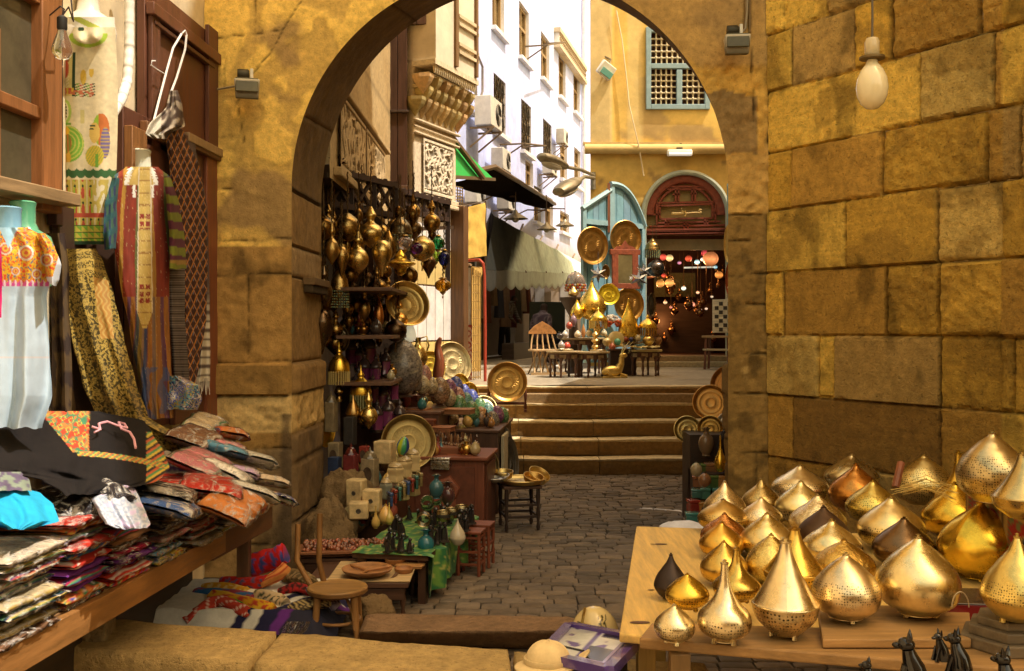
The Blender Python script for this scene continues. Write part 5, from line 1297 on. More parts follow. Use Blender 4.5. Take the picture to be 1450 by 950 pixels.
def blk(x,y):
 zx_,zy_=x/.4317,(y-540)/.4317
 if zx_>140 and zx_<292 and 95<zy_<235-(zx_-150)*.02 and zy_<100+(zx_-130)*1.2:
  a,b=(zx_*.034+zy_*.012)%1,(zy_*.03-zx_*.01)%1;n_=nz(zx_*.05,zy_*.05,2)
  if abs(abs(a-.5)+abs(b-.5)-.32)<.06:return(.50,.36,.06)
  if abs(a-.5)+abs(b-.5)<.14:return(.42,.05,.03)
  return(.40,.06,.03)if n_>.05 else((.06,.20,.10)if n_>-.15 else(.45,.17,.05))
 line=235+.05*(zx_-260)+.0006*(zx_-260)**2*.6
 if 255<zx_<540 and abs(zy_-line)<9:return[(.42,.10,.04),(.07,.22,.10),(.50,.36,.06)][int(zx_/8+zy_/5)%3]
 if zx_>480 and zy_>165+.1*(zx_-480):return[(.42,.10,.04),(.07,.22,.10),(.50,.36,.06),(.03,.03,.03)][int(zx_/14+zy_/9)%4]
 return(.012,.010,.010)
m=drape([(582,60,140),(596,-30,205),(612,-40,215),(640,-45,232),(662,-40,240),(680,60,225),(700,92,150)],lambda x,y:pile(x,y,.11+.03*nz(x*.04,y*.03)).y,blk,170,90,((2,.03),(5,.012)),.04,4)
tag(m.build('black_robe','fabric',None,pile(110,650)),'black robe with colourful embroidered panels lying over the heap','robe')
m=drape([(585,-20,40),(600,-40,62),(625,-30,80)],lambda x,y:4.4,lambda x,y:(.015,.012,.012),30,20,((2,.03),),.04,4);tag(m.build('black_sleeve','fabric',None,P(10,620,4.4)),'black cloth bunched under the hem of the pale blue dress','cloth')
m=MB();hp=[(130,604),(142,608),(140,600),(152,597),(165,602),(180,606),(176,600),(168,598),(172,607),(184,612),(190,622),(192,634)]
m.tube([pile(x,y,.17)for x,y in hp],.006,6,(.70,.36,.42));m.tube([pile(142,608,.17),pile(134,612,.17)],.005,5,(.7,.36,.42));tag(m.build('pink_hanger','plastic',None,pile(165,610,.17)),'pink plastic clothes hanger lying on the black robe','hanger')
m=drape([(690,-30,30),(698,-40,58),(715,-40,76),(738,-30,84),(750,10,40)],lambda x,y:pile(x,y,.10).y,lambda x,y:(.02,.34,.58),60,40,((2.5,.03),(6,.01)),.05,6);tag(m.build('turquoise_cloth','fabric',None,pile(30,730,.1)),'turquoise blue cloth folded over the left end of the heap','cloth')
m=drape([(668,-20,30),(680,-30,42),(695,-30,45)],lambda x,y:pile(x,y,.13).y,lambda x,y:(.10,.08,.14)if nz(x*.1,y*.1)>0 else(.20,.25,.2),20,20,((2,.02),),.04,6);tag(m.build('wrapped_garment','satin',None,pile(5,690,.1)),'dark mauve wrapped cloth above the turquoise cloth','garment')
def bead(x,y):return[(.05,.09,.40),(.35,.26,.06),(.10,.25,.32),(.03,.04,.12),(.45,.40,.33)][int(3*nz(x*.35,y*.35)+x*.12+y*.09)%5]
m=drape([(532,236,256),(545,228,280),(565,224,286),(580,224,280)],lambda x,y:5.75,bead,60,50,((2,.02),),.08,2);tag(m.build('beaded_pouch','gloss',None,P(255,578,5.75)),'blue and gold beaded cloth bundle at the foot of the striped robe','cloth')
lt=thing('low_bench','low dark bench under the striped cloth of scarves','bench',(-1.45,5.75,0))
m=MB();m.box((-1.45,5.75,.2),(.82,.62,.04),col=(.12,.08,.05));m.build('top','wood',lt,lt.location)
for x,y in((-1.8,5.5),(-1.1,5.5),(-1.8,6.0),(-1.1,6.0)):m=MB();m.box((x,y,.09),(.05,.05,.18),col=(.1,.06,.04));m.build('leg','wood_z',lt,lt.location)
m=MB()
def strip(u,v):
 x=-1.92+.98*u;y=5.28+.75*v;e=max(0,.12-v)*1.2+max(0,u-.88)*1.2
 return(x+.0*v,y+.03*nz(u*5,v*3),.235-e*.8+.012*nz(u*8,v*8))
def stripc(u,v):
 k=(u*.9-v*.5+.3*.0)
 if .36<k<.42 or .48<k<.56:return(.02,.02,.06)
 if k>.56:return(.12,.03,.22)if k<.62 else(.03,.03,.05)
 return(.66,.66,.60)
m.grid(strip,60,50,cf=stripc);tag(m.build('striped_cloth','fabric',None,(-1.45,5.7,.22)),'white cloth with navy stripes spread under the rolled scarves','cloth')
def roll(label,pts,r,cf,flat=.7):
 m=MB();Q=[Vector(p)for p in pts];dense=[]
 for i in range(len(Q)-1):
  for k in range(10):
   a=Q[max(0,i-1)];b=Q[i];c=Q[i+1];d=Q[min(len(Q)-1,i+2)];t_=k/10
   dense.append(.5*((2*b)+(c-a)*t_+(2*a-5*b+4*c-d)*t_*t_+(3*b-a-3*c+d)*t_**3))
 dense.append(Q[-1]);n=22;N_=len(dense)
 vs=[];fs=[];cc=[]
 for i,p in enumerate(dense):
  tdir=(dense[min(i+1,N_-1)]-dense[max(i-1,0)]).normalized();x=Vector((0,0,1)).cross(tdir).normalized();y=tdir.cross(x)
  for j in range(n):
   a=2*PI*j/n;rr=r*(1+.16*math.sin(3*a+i*.35+len(label))+.12*nz(i*.3,j*.5,len(label)))*(.55+.45*math.sin(PI*min(1,max(0,(i+3)/(N_+5))))**.35)
   vs.append(p+x*math.cos(a)*rr+y*math.sin(a)*rr*flat);cc.append(cf(i/N_,j/n))
 for i in range(N_-1):
  for j in range(n):fs.append((i*n+j,i*n+(j+1)%n,(i+1)*n+(j+1)%n,(i+1)*n+j))
 fs+=[tuple(reversed(range(n))),tuple((N_-1)*n+j for j in range(n))]
 m.add(vs,fs,cc);lo=min(dense,key=lambda p:p.z);return tag(m.build('rolled_scarf','fabric',None,lo),label,'scarf','rolled scarves on the striped cloth')
def lp(px,py,Y):return P(px,py,Y)
def weavec(c1,c2,c3,f=1.0):
 return lambda a,b:c1 if nz(a*9*f,b*7*f,1)>.12 else(c2 if nz(a*12*f+4,b*8*f,3)>-.02 else c3)
R1=(.50,.03,.02)
roll('red scarf with white loops at the near left of the scarf heap',[lp(262,880,5.35),lp(285,862,5.4),lp(310,852,5.45),lp(340,862,5.4),lp(355,872,5.38)],.042,lambda a,b:(.7,.55,.45)if abs(math.sin(a*22+b*6.28))<.25 else(.42,.05,.03))
roll('bright green scarf rolled in the middle of the heap',[lp(300,850,5.5),lp(330,858,5.45),lp(358,872,5.4)],.045,weavec((.06,.30,.05),(.03,.20,.03),(.5,.45,.08)))
roll('yellow scarf with red dots across the heap',[lp(300,842,5.6),lp(340,850,5.5),lp(375,860,5.42),lp(388,864,5.4)],.042,weavec((.62,.40,.03),(.60,.34,.02),(.45,.06,.03)))
roll('blue and red twisted scarf at the back of the heap',[lp(278,838,5.75),lp(310,842,5.7),lp(350,846,5.62),lp(372,852,5.55)],.045,lambda a,b:(.04,.14,.34)if math.sin(a*16+b*12.6)>-.2 else(.3,.05,.08))
roll('golden yellow scarf behind the red ones',[lp(290,832,5.85),lp(320,834,5.8),lp(350,838,5.75)],.045,weavec((.60,.36,.03),(.55,.28,.02),(.62,.5,.2)))
roll('red patterned scarf spread over the heap',[lp(315,824,5.9),lp(345,826,5.85),lp(380,822,5.8)],.05,weavec(R1,(.40,.02,.02),(.08,.10,.22)))
roll('scarlet flowered scarf bunched highest on the heap',[lp(345,812,6.0),lp(365,800,6.0),lp(390,790,6.0),lp(405,785,6.0)],.075,weavec((.50,.02,.02),(.40,.015,.02),(.06,.07,.28),.8),.9)
roll('orange pleated scarf leaning on the scarlet one',[lp(372,826,5.8),lp(390,816,5.8),lp(405,802,5.85)],.045,lambda a,b:(.62,.27,.08)if(b*14)%1<.7 else(.40,.05,.03))
roll('brown camouflage scarf at the back right of the heap',[lp(405,815,5.95),lp(425,818,5.9),lp(440,828,5.8)],.055,weavec((.16,.11,.05),(.08,.06,.03),(.28,.20,.1)))
roll('red and black scarf in front of the camouflage one',[lp(395,838,5.7),lp(418,832,5.7),lp(440,838,5.65)],.036,weavec((.42,.03,.03),(.05,.02,.02),(.3,.03,.03)))
roll('beige flowered scarf in the centre of the heap',[lp(365,842,5.6),lp(390,850,5.52),lp(404,856,5.48)],.05,weavec((.52,.42,.28),(.5,.38,.22),(.04,.05,.03)))
roll('black and gold scarf at the right of the heap',[lp(412,862,5.42),lp(440,856,5.4),lp(468,850,5.4)],.045,lambda a,b:(.45,.34,.14)if(a*24+1.5*math.sin(b*25))%2<.8 else(.03,.025,.03))
roll('lavender fringed scarf beside the chair seat',[lp(440,835,5.6),lp(460,845,5.5),lp(474,858,5.42)],.04,lambda a,b:(.46,.42,.54)if(b*12)%1<.55 else(.08,.06,.12))
m=drape([(880,405,440),(890,400,436),(900,398,426)],lambda x,y:5.15,lambda x,y:(1,1,1),20,14,((3,.03),),.04,2);tag(m.build('plastic_bag','cellophane',None,P(418,898,5.15)),'crumpled clear plastic bag at the kerb edge below the scarves','bag')
cY=5.45;sc_=P(478,832,cY);t=thing('bentwood_chair','low worn bentwood chair with round seat beside the scarves','chair',(sc_.x,cY,0))
CW=(.26,.13,.04)
m=MB();m.lathe([(.0001,.30),(.14,.30),(.155,.305),(.165,.315),(.165,.333),(.158,.34),(.145,.338),(.13,.333),(.0001,.330)],40,None,[(.2,.1,.03)]*5+[(.32,.18,.055)]*2+[(.27,.15,.045)]*2,cap=False);m.build('seat','wood',t)
for a in(-2.3,-.7,.85,2.4):
 m=MB();x,y=.135*math.cos(a),.135*math.sin(a);m.tube([(x,y,.31),(x*1.12,y*1.12,.15),(x*1.3,y*1.3,0)],[.021,.018,.014],10,CW);m.build('leg','wood_z',t)
for a,top in((2.75,(422,742)),(2.2,(453,727))):
 m=MB();x,y=.155*math.cos(a),.155*math.sin(a);q=P(top[0],top[1],cY+.15)-Vector((sc_.x,cY,0));m.tube([(x,y,.30),(q.x,.12,.45),(q.x,.15,q.z)],[.017,.016,.016],10,CW);m.build('back_post','wood_z',t)
m=MB();m.tube([(.12*math.cos(a),.12*math.sin(a),.16)for a in[2*PI*i/24 for i in range(25)]],.009,8,CW);m.build('hoop','wood',t)
for s in(-1,1):m=MB();m.tube([(s*.11,-.11,.13),(s*.10,-.10,.22),(s*.06,-.06,.29),(0,-.02,.31)],.009,8,CW);m.build('brace','wood',t)
def flood(px,py,Y,label,tw,cable):
 p=P(px,py,Y);t=thing('floodlight',label,'floodlight',p,tw);m=MB()
 w0,w1,h,d=.085,.075,.10,.13
 q=[(-w0,-d,.05),(w0,-d,.05),(w0,0,.05),(-w0,0,.05),(-w1,-d*.8,-.08),(w1,-d*.8,-.08),(w1,0,-.06),(-w1,0,-.06)]
 m.add(q,[(4,5,6,7),(3,2,1,0),(0,1,5,4),(1,2,6,5),(2,3,7,6),(3,0,4,7)],[(.68,.62,.48)]*4+[(.10,.075,.03)]*4);m.build('housing','paint',t,smooth=False,bevel=.006)
 m=MB();m.box((0,-d*.92-.006,-.015),(.15,.012,.10),RX(-.2),(.10,.085,.03));m.build('glass','pane',t,bevel=.004)
 m=MB();m.box((.03,-.03,.085),(.022,.05,.11),None,(.72,.68,.58));m.box((.0,.03,.06),(.05,.08,.03),None,(.6,.55,.45));m.build('bracket','paint',t,bevel=.004)
 m=MB();m.lathe([(.034,-.04),(.038,-.03),(.038,.03),(.03,.04)],16,T(-.025,-.03,.10)@RY(PI/2),(.05,.045,.03));m.build('gear_box','iron',t)
 m=MB();m.tube([Vector(c)-p for c in cable],.008,6,(.28,.22,.13));c_=m.build('cable','plastic',t);c_.rotation_euler=(0,0,-tw)
flood(350,128,6.86,'floodlight box with pale bracket on the left spandrel of the arch',.25,[P(333,122,6.95),P(310,126,6.97),P(290,128,6.97),P(278,130,6.97)])
flood(1042,66,6.86,'floodlight box on the right shoulder of the arch beside the stone wall',-.1,[P(1046,52,6.95),P(1056,40,6.96),P(1058,15,6.96),P(1060,-40,6.96)])
m=MB();m.tube([P(1057,-30,6.97),P(1057,20,6.97),P(1055,40,6.97)],.013,8,(.22,.15,.07));m.tube([P(1062,-30,6.98),P(1062,46,6.98)],.009,8,(.22,.15,.07));tag(m.build('wall_conduit','iron',None,P(1057,40,6.97)),'thin brown conduit above the right floodlight','conduit')
bp_=P(1235,120,3.7);t=thing('opal_bulb','large milky oval bulb with dark collar hanging before the stone wall','light bulb',bp_)
m=MB();m.lathe([(.0005,-.092),(.022,-.088),(.042,-.07),(.054,-.042),(.058,-.012),(.054,.022),(.042,.052),(.024,.076),(.018,.092)],32,None,(.92,.80,.50),cap=False);m.build('glass','bulbglass',t)
m=MB();m.lathe([(.012,.093),(.046,.096),(.046,.104),(.02,.108)],20,None,(.2,.14,.06));m.build('collar','iron',t)
m=MB();m.lathe([(.022,.106),(.026,.112),(.027,.158),(.022,.172),(.008,.178)],20,None,(.62,.50,.28));m.build('socket','gloss',t)
m=MB();m.tube([(0,0,.175),(.001,0,.25),(-.002,0,.6)],.0045,6,(.12,.09,.05));m.build('cord','plastic',t)
def smooth_prof(pts,n=6):
 """Catmull-Rom through (r,z) pairs"""
 out=[]
 for i in range(len(pts)-1):
  a,b,c,d=pts[max(0,i-1)],pts[i],pts[i+1],pts[min(len(pts)-1,i+2)]
  for k in range(n):
   t=k/n;q=[.5*(2*b[j]+(c[j]-a[j])*t+(2*a[j]-5*b[j]+4*c[j]-d[j])*t*t+(3*b[j]-a[j]-3*c[j]+d[j])*t**3)for j in(0,1)]
   out.append((max(.0005,q[0]),q[1]))
 out.append(pts[-1]);return out
BR=(.76,.55,.20);BRD=(.42,.27,.09);BRP=(.78,.62,.30);COP=(.62,.27,.08);GOLD=(.80,.52,.07);DKB=(.16,.105,.055);SIL=(.62,.60,.55)
def vessel(name,label,cat,pos,h,r,shape,col=BR,mt='brass',holes=None,group=None,n=28,parent_kw=None,feet=False,finial=True,flute=0,fk=0,tw=0,rz=0):
 """brass body of revolution; shape = list of (r fraction, z fraction); holes = z range that is pierced"""
 t=thing(name,label,cat,pos,rz,group)
 pr=smooth_prof([(a*r,b*h)for a,b in shape],6)
 al=[0.0 if holes and any(lo<z/h<hi for lo,hi in holes)else 1.0 for _,z in pr]
 m=MB();m.lathe(pr,n,None,jit(col,.08),al=al,flute=flute,fk=fk,tw=tw)
 if 'lamp' in name:m.v=[Vector((v.x,v.y,v.z))*(1+.02*nz(v.x*9+pos[0]*7,v.y*9,v.z*9)+.007*nz(v.x*30,v.y*30+pos[0],v.z*30))for v in m.v]
 m.build('body',mt,t,ang=60)
 if finial:
  rt=max(.006,shape[-1][0]*r);m=MB();m.lathe([(rt*1.05,h*.985),(rt*1.25,h*.995),(rt*1.25,h*1.01),(rt*.5,h*1.015),(rt*.5,h*1.03),(rt*.8,h*1.04),(.0005,h*1.055)],14,None,mul(col,.8));m.build('cap',mt,t)
 if feet:
  for i in range(3):
   a=i*2.094+.6;m=MB();m.lathe([(.004,0),(.009,.004),(.007,.014),(.005,h*.06+.012)],8,T(r*.42*math.cos(a),r*.42*math.sin(a),-.012),mul(col,.7));m.build('foot',mt,t)
 return t
ONION=[(.48,0),(.54,.03),(.86,.15),(1,.34),(.95,.5),(.72,.67),(.42,.82),(.19,.93),(.085,1)]
SQUAT=[(.5,0),(.54,.03),(.88,.16),(1,.36),(.93,.54),(.66,.73),(.34,.88),(.13,.965),(.085,1)]
BOTTLE=[(.45,0),(.5,.03),(.88,.12),(1,.25),(.88,.38),(.5,.52),(.26,.68),(.17,.84),(.13,1)]
CONE=[(.42,0),(.5,.03),(.86,.16),(.99,.3),(1.0,.335),(.93,.36),(.6,.56),(.33,.76),(.2,.9),(.15,1)]
DROP=[(.4,0),(.7,.08),(.98,.24),(1,.34),(.86,.5),(.55,.68),(.25,.84),(.08,1)]
EGG=[(.02,0),(.5,.05),(.88,.24),(1,.43),(.9,.64),(.6,.86),(.3,.96),(.01,1)]
VASE=[(.55,0),(.5,.05),(.8,.2),(1,.45),(.8,.66),(.35,.8),(.3,.9),(.5,1)]
GOURD=[(.05,0),(.25,.06),(.8,.2),(1,.36),(.75,.52),(.32,.62),(.28,.7),(.45,.78),(.3,.88),(.1,1)]
SPHERE=[(.08,0),(.45,.06),(.85,.25),(1,.5),(.85,.75),(.45,.92),(.2,1)]
def hang(kind,label,px,py,Y,h,r,col=BRD,mt='brass',cord=.35,group='metal lanterns hanging in the bazaar stall'):
 """hanging lantern; (px,py) is the middle of the body"""
 p=P(px,py,Y)-Vector((0,0,h/2));t=thing('hanging_lantern',label,'lantern',p,group=group)
 def body(sh,mtl=mt,c=col,hh=h,rr=r,z0=0,holes=None,nm='body',n=20,**k):
  pr=smooth_prof([(a*rr,z0+b*hh)for a,b in sh],5);al=[0.0 if holes and holes[0]<(z-z0)/hh<holes[1]else 1.0 for _,z in pr]
  m=MB();m.lathe(pr,n,None,c,al=al,**k);return m.build(nm,mtl,t,ang=60)
 if kind=='gourd':body(GOURD,holes=(.2,.5))
 elif kind=='sphere':body(SPHERE,holes=(.12,.85));m=MB();m.lathe([(.05*r,0),(.12*r,-.02),(.05*r,-.05),(.01,-.09)],10,None,col);m.build('finial',mt,t)
 elif kind=='drop':body([(a,1-b)for a,b in reversed(DROP)],holes=(.5,.85))
 elif kind=='onion':body(ONION,holes=(.1,.5))
 elif kind=='ufo':
  body([(.1,0),(.35,.1),(.5,.3),(1,.42),(1,.5),(.5,.62),(.42,.75),(.2,.9),(.08,1)])
 elif kind=='dome':
  body([(1,.45),(1.05,.47),(.98,.55),(.85,.7),(.5,.84),(.3,.9),(.2,1)],holes=(.5,.8))
  m=MB();rs_=random.Random(int(px*7+py))
  for i in range(22):
   a=2*PI*i/22
   for k in range(7):m.ball((.95*r*math.cos(a),.95*r*math.sin(a),h*(.43-.06*k)),r*.075,None,[(.35,.42,.22),(.42,.34,.14),(.2,.3,.2)][(i+k)%3],6,4)
  m.build('bead_fringe','gloss',t)
 elif kind=='glass':
  body(SPHERE,'glass',col,h*.8,r,h*.1,nm='globe',flute=8,fk=.04);body([(.05,.88),(.5,.89),(.45,.95),(.15,1)],'brass',BRD,h,r,0,nm='cap');body([(.01,-.3),(.12,-.2),(.03,-.1),(.35,.06),(.4,.12)],'brass',BRD,h,r,0,nm='finial')
 elif kind=='star':
  m=MB();m.ball((0,0,h/2),r*.55,None,col,8,5)
  for i in range(14):
   a=i*2.4;z=1-2*(i+.5)/14;q=math.sqrt(1-z*z);d=Vector((q*math.cos(a),q*math.sin(a),z));m.lathe([(r*.3,0),(.001,r*.75)],5,T(Vector((0,0,h/2))+d*r*.4)@AIM(d),col)
  m.build('body',mt,t,smooth=False)
 m=MB();n=14
 pts=[(.004*(-1)**i,.004*((i//2)%2),h+cord*i/n)for i in range(n+1)];m.tube(pts,.006,5,(.14,.09,.04));m.build('chain','iron',t)
 return t
def tray(name,label,pos,r,face,col=BR,oval=1.0,tilt=0,group=None,mt='tray',depth=.03,cat='tray',rot=0):
 """round embossed tray facing a direction; pos = centre"""
 t=thing(name,label,cat,pos,group=group);R=AIM(face)@RZ(rot)@SC(1,oval,1)
 m=MB();pr=[(.0005,.004),(.25*r,.004),(.27*r,.0052),(.29*r,.004),(.6*r,.004),(.62*r,.0052),(.64*r,.004),(.80*r,.005),(.84*r,.008),(.9*r,depth*.7),(.93*r,depth*.78),(.98*r,depth),(r,depth*.95),(.99*r,depth*.7),(.86*r,-.006),(.0005,-.006)]
 cc=[]
 m.lathe(pr,48,R,[mul(col,.8)]*2+[col]+[mul(col,.74)]*2+[col]+[mul(col,.7)]*2+[mul(col,.9)]+[col]*7,cap=False)
 for i in range(24):
  a=2*PI*i/24;m.tube([R@Vector((.32*r*math.cos(a),.32*r*math.sin(a),.004)),R@Vector((.45*r*math.cos(a+.12),.45*r*math.sin(a+.12),.0045)),R@Vector((.57*r*math.cos(a),.57*r*math.sin(a),.004))],r*.006,4,mul(col,.8))
 m.build('plate',mt,t);m=MB();m.tube([R@Vector((.985*r*math.cos(2*PI*i/48),.985*r*math.sin(2*PI*i/48),depth))for i in range(49)],r*.018+.002,6,mul(col,1.1),cap=False);m.build('rim',mt,t)
 return t
CAMV=lambda p,k=(0,0,0):(Vector((0,0,CAM_H))-Vector(p)).normalized()+Vector(k)
def wtable(name,label,pos,w,d,h,col,cat='table',rz=0,th=.03,leg=.035):
 t=thing(name,label,cat,pos,rz);m=MB();m.box((0,0,h-th/2),(w,d,th),col=col);m.build('tabletop','wood',t,bevel=.004)
 for sx in(-1,1):
  for sy in(-1,1):m=MB();m.lathe([(leg*.4,0),(leg*.5,h*.1),(leg*.3,h*.3),(leg*.55,h*.5),(leg*.35,h*.7),(leg*.5,h-th)],10,T(sx*(w/2-leg),sy*(d/2-leg),0),mul(col,.8));m.build('leg','wood_z',t)
 for sy in(-1,1):m=MB();m.box((0,sy*(d/2-.02),h-th-.04),(w-.06,.02,.07),col=mul(col,.8));m.build('apron','wood',t,bevel=.003)
 return t
RDW=(.17,.052,.025);DKW=(.085,.04,.022);TAN=(.42,.24,.09)
wtable('low_table','low dark table carrying carved wooden platters nearest the kerb',(-.93,6.25,0),.62,.62,.23,DKW)
m=MB();m.box((0,0,0),(.5,.5,.012),None,(.55,.40,.20));o=tag(m.build('place_mat','wood',None,None,bevel=.003),'pale wooden board on the low table under the platters','board');o.location=(-.86,6.2,.238)
t=thing('cloth_table','low stall table draped with a green patterned cloth','table',(-.66,6.98,0),-.17)
m=MB();m.box((0,0,.30),(.5,1.35,.03),col=DKW);m.build('tabletop','wood',t)
for sx in(-1,1):
 for sy in(-1,1):m=MB();m.box((sx*.2,sy*.62,.145),(.05,.05,.29),col=DKW);m.build('leg','wood_z',t)
m=MB()
def gcl(u,v):
 x=-.25+.51*min(1,u*1.45)if u<.69 else .26+.02*math.sin(v*40);z=.322 if u<.69 else .322-(u-.69)/.31*.26
 return(x+(.03*math.sin(v*26+u*3)if u>.69 else 0),-.7+1.4*v,z+.006*nz(u*9,v*12))
m.grid(gcl,60,90,cf=lambda u,v:mix((.03,.16,.06),(.14,.30,.06),sstep(-.1,.25,nz(u*16,v*24)))if nz(u*22,v*34,5)<.3 else(.40,.42,.12));m.build('green_cloth','satin',t)
t=thing('display_cabinet','reddish brown wooden cabinet with carved front in the middle of the stall','cabinet',(-.52,8.6,0),-.12)
m=MB();m.box((0,0,.33),(.66,.62,.66),col=RDW);m.build('body','wood_z',t,bevel=.008)
m=MB();m.box((0,0,.668),(.72,.68,.03),col=mul(RDW,1.3));m.build('top','wood',t,bevel=.006)
m=MB();m.tube([(-.06,-.335,.15),(-.09,-.335,.3),(-.05,-.335,.46),(.04,-.335,.5),(.1,-.335,.42),(.07,-.335,.36)],.035,8,mul(RDW,1.5));m.ball((0,-.325,.3),(.1,.03,.14),None,mul(RDW,1.3));m.box((0,-.32,.33),(.5,.02,.54),None,mul(RDW,.8));m.build('carved_front','carve',t)
m=MB();m.box((.337,0,.33),(.02,.5,.56),None,mul(RDW,.7));m.build('side_panel','wood_z',t)
for(x,y,sx,sy,h,c,lb)in((-.38,10.05,.62,1.25,.79,DKW,'dark display block carrying the mosaic eggs'),(-.85,9.6,.5,1.2,1.0,(.12,.055,.03),'taller dark display block behind the mosaic eggs'),(-1.15,8.15,.5,1.0,.52,DKW,'dark display block under the alabaster boxes'),(-1.22,9.3,.4,1.4,1.25,DKW,'tallest dark display block against the house wall'),(-.45,11.5,.7,.8,.79,(.3,.22,.12),'pale block beside the steps under the bright trays')):
 m=MB();m.box((0,0,h/2),(sx,sy,h),None,c);m.box((0,0,h-.012),(sx+.04,sy+.04,.028),None,mul(c,1.3));o=m.build('display_block','wood_z',None,None,bevel=.006);o.location=(x,y,0);o.rotation_euler=(0,0,-.1);tag(o,lb,'display')
t=thing('display_shelf','tall dark timber shelf frame on the left of the lantern stall','shelf',(-1.22,8.7,0))
for x,y in((-1.4,9.9),(-1.1,9.9)):m=MB();m.box((x,y,1.55),(.05,.05,3.1),None,DKW);m.build('post','wood_z',t,t.location)
for z in(1.3,1.68,2.07):m=MB();m.box((-1.2,9.0,z),(.46,1.85,.03),None,(.12,.06,.03));m.build('shelf','wood_y',t,t.location,bevel=.003)
m=MB();m.box((-1.95,9.9,1.5),(.03,3.6,2.8),None,(.022,.013,.009));m.build('back','wood_z',t,t.location)  # near-black sheet added to darken behind the lanterns so they stand out
def screen(label,a,b,z0,z1,posts):
 a,b=Vector(a),Vector(b);U=(b-a);L=U.length;U.normalize();t=thing('lattice_screen',label,'screen',(a.x,a.y,z0));c=(.045,.025,.018)
 m=MB();h=z1-z0
 for z,w in((z0+.03,.06),(z1-.04,.09)):m.bar((a.x,a.y,z),(b.x,b.y,z),w,.05,c)
 n=max(2,round(L/h));
 for i in range(n+1):p=a+U*(L*i/n);m.bar((p.x,p.y,z0-(posts if i in(0,n)else 0)),(p.x,p.y,z1),.055 if i in(0,n)else .04,.05,c)
 m.build('frame','wood',t,t.location)
 m=MB()
 for i in range(n):
  p,q=a+U*(L*i/n),a+U*(L*(i+1)/n);md=(p+q)/2;zm=(z0+z1)/2
  for(A,za,B,zb)in((p,z0,q,z1),(p,z1,q,z0)):m.bar((A.x,A.y,za),(B.x,B.y,zb),.03,.03,c)
  for(A,za,B,zb)in((p,zm,md,z1),(md,z1,q,zm),(q,zm,md,z0),(md,z0,p,zm)):m.bar((A.x,A.y+.01,za),(B.x,B.y+.01,zb),.026,.026,c)
 m.build('lattice','wood',t,t.location)
p0,p1=P(463,298,8.6),P(560,300,9.6)
screen('dark lattice screen frame above the hanging lanterns near the pier',(p0.x,8.6,0),(p1.x,9.6,0),CAM_H-(300-HY)*9/FL,CAM_H-(244-HY)*9/FL,.35)
p0,p1=P(562,305,10.2),P(634,305,11.2)
screen('dark lattice screen below the white carved pier',(p0.x,10.2,0),(p1.x,11.2,0),CAM_H-(308-HY)*10.7/FL,CAM_H-(274-HY)*10.7/FL,.75)
m=MB();a,b=P(455,330,8.3),P(640,322,11.4);m.bar(a,b,.04,.04,(.06,.035,.02));tag(m.build('hanging_rail','wood',None,a),'dark timber rail the brass lanterns hang from','rail')
HL=[('sphere',492,322,8.4,.24,.105,BRD,'round pierced brass lantern high at the left of the cluster'),('gourd',525,322,8.6,.36,.11,BR,'bell shaped brass lantern with pierced collar at the top of the cluster'),('dome',567,330,8.9,.34,.105,(.2,.15,.08),'dark domed lantern with green bead fringe under the lattice'),('sphere',598,352,9.3,.24,.12,BR,'large round brass lantern at the right of the cluster'),('gourd',470,345,8.0,.34,.06,BRD,'slim dark gourd lantern next to the pier edge'),('gourd',507,358,8.2,.36,.09,BR,'pear shaped brass lantern left of the middle of the cluster'),('drop',541,366,8.3,.30,.085,BR,'smooth brass drop lantern in the middle of the cluster'),('ufo',567,372,8.6,.22,.125,GOLD,'flat shiny disc shaped brass lantern in front'),('drop',484,372,8.1,.26,.06,BRD,'small dark drop lantern below the round one'),('onion',550,345,8.8,.26,.075,BRD,'small pierced onion lantern between bigger ones'),('drop',607,378,9.5,.22,.07,(.2,.12,.06),'dark pointed lantern hanging under the large round one'),('gourd',459,405,8.0,.32,.07,(.2,.14,.08),'dark gourd lantern half behind the arch pier'),('dome',481,408,8.15,.36,.075,BRD,'small brass dome with long glass bead strings near the pier'),('gourd',516,430,8.4,.3,.05,BRD,'little dim gourd lantern hanging lower in the shade'),('sphere',560,468,8.7,.2,.1,(.10,.06,.03),'dark round lantern under the big brass plate'),('drop',456,470,7.99,.36,.09,(.14,.09,.05),'dark bulbous lantern hugging the pier edge lower down'),('onion',536,442,8.6,.28,.045,COP,'thin copper lantern in the shade of the shelf'),('dome',540,338,9.4,.3,.08,(.16,.1,.05),'dim domed lantern at the back of the cluster'),('gourd',586,318,9.6,.3,.08,(.2,.13,.06),'dim gourd lantern at the back near the white pier'),('star',478,228,8.4,.2,.07,(.03,.02,.015),'black spiky lantern silhouetted against the carved panel'),('sphere',512,300,9.2,.16,.07,(.18,.12,.06),'little round lantern tucked under the lattice'),('onion',468,318,8.5,.22,.06,(.18,.12,.06),'dim onion lantern at the top left of the cluster')]
for k,px,py,Y,h,r,c,lb in HL:hang(k,lb,px,py,Y,h,r,c)
pr_=[o for o in COL.objects if o.name.startswith('hanging_lantern')];rs_=random.Random(31)
for i in range(70):
 px,py=rs_.uniform(452,612),rs_.uniform(296,500)
 if py>400:px=452+(px-452)*.72
 Y=8.05+(px-452)/160*1.5+rs_.uniform(0,.3);dup(pr_[(0,1,4,5,6,8,11,13,17)[i%9]],P(px,py,Y)-Vector((0,0,.12)),i*.8,'dim dusty brass lantern crowded among the others in the shaded stall',scale=rs_.uniform(.55,.95),col=mul((1,.86,.7),rs_.uniform(.35,.9)))
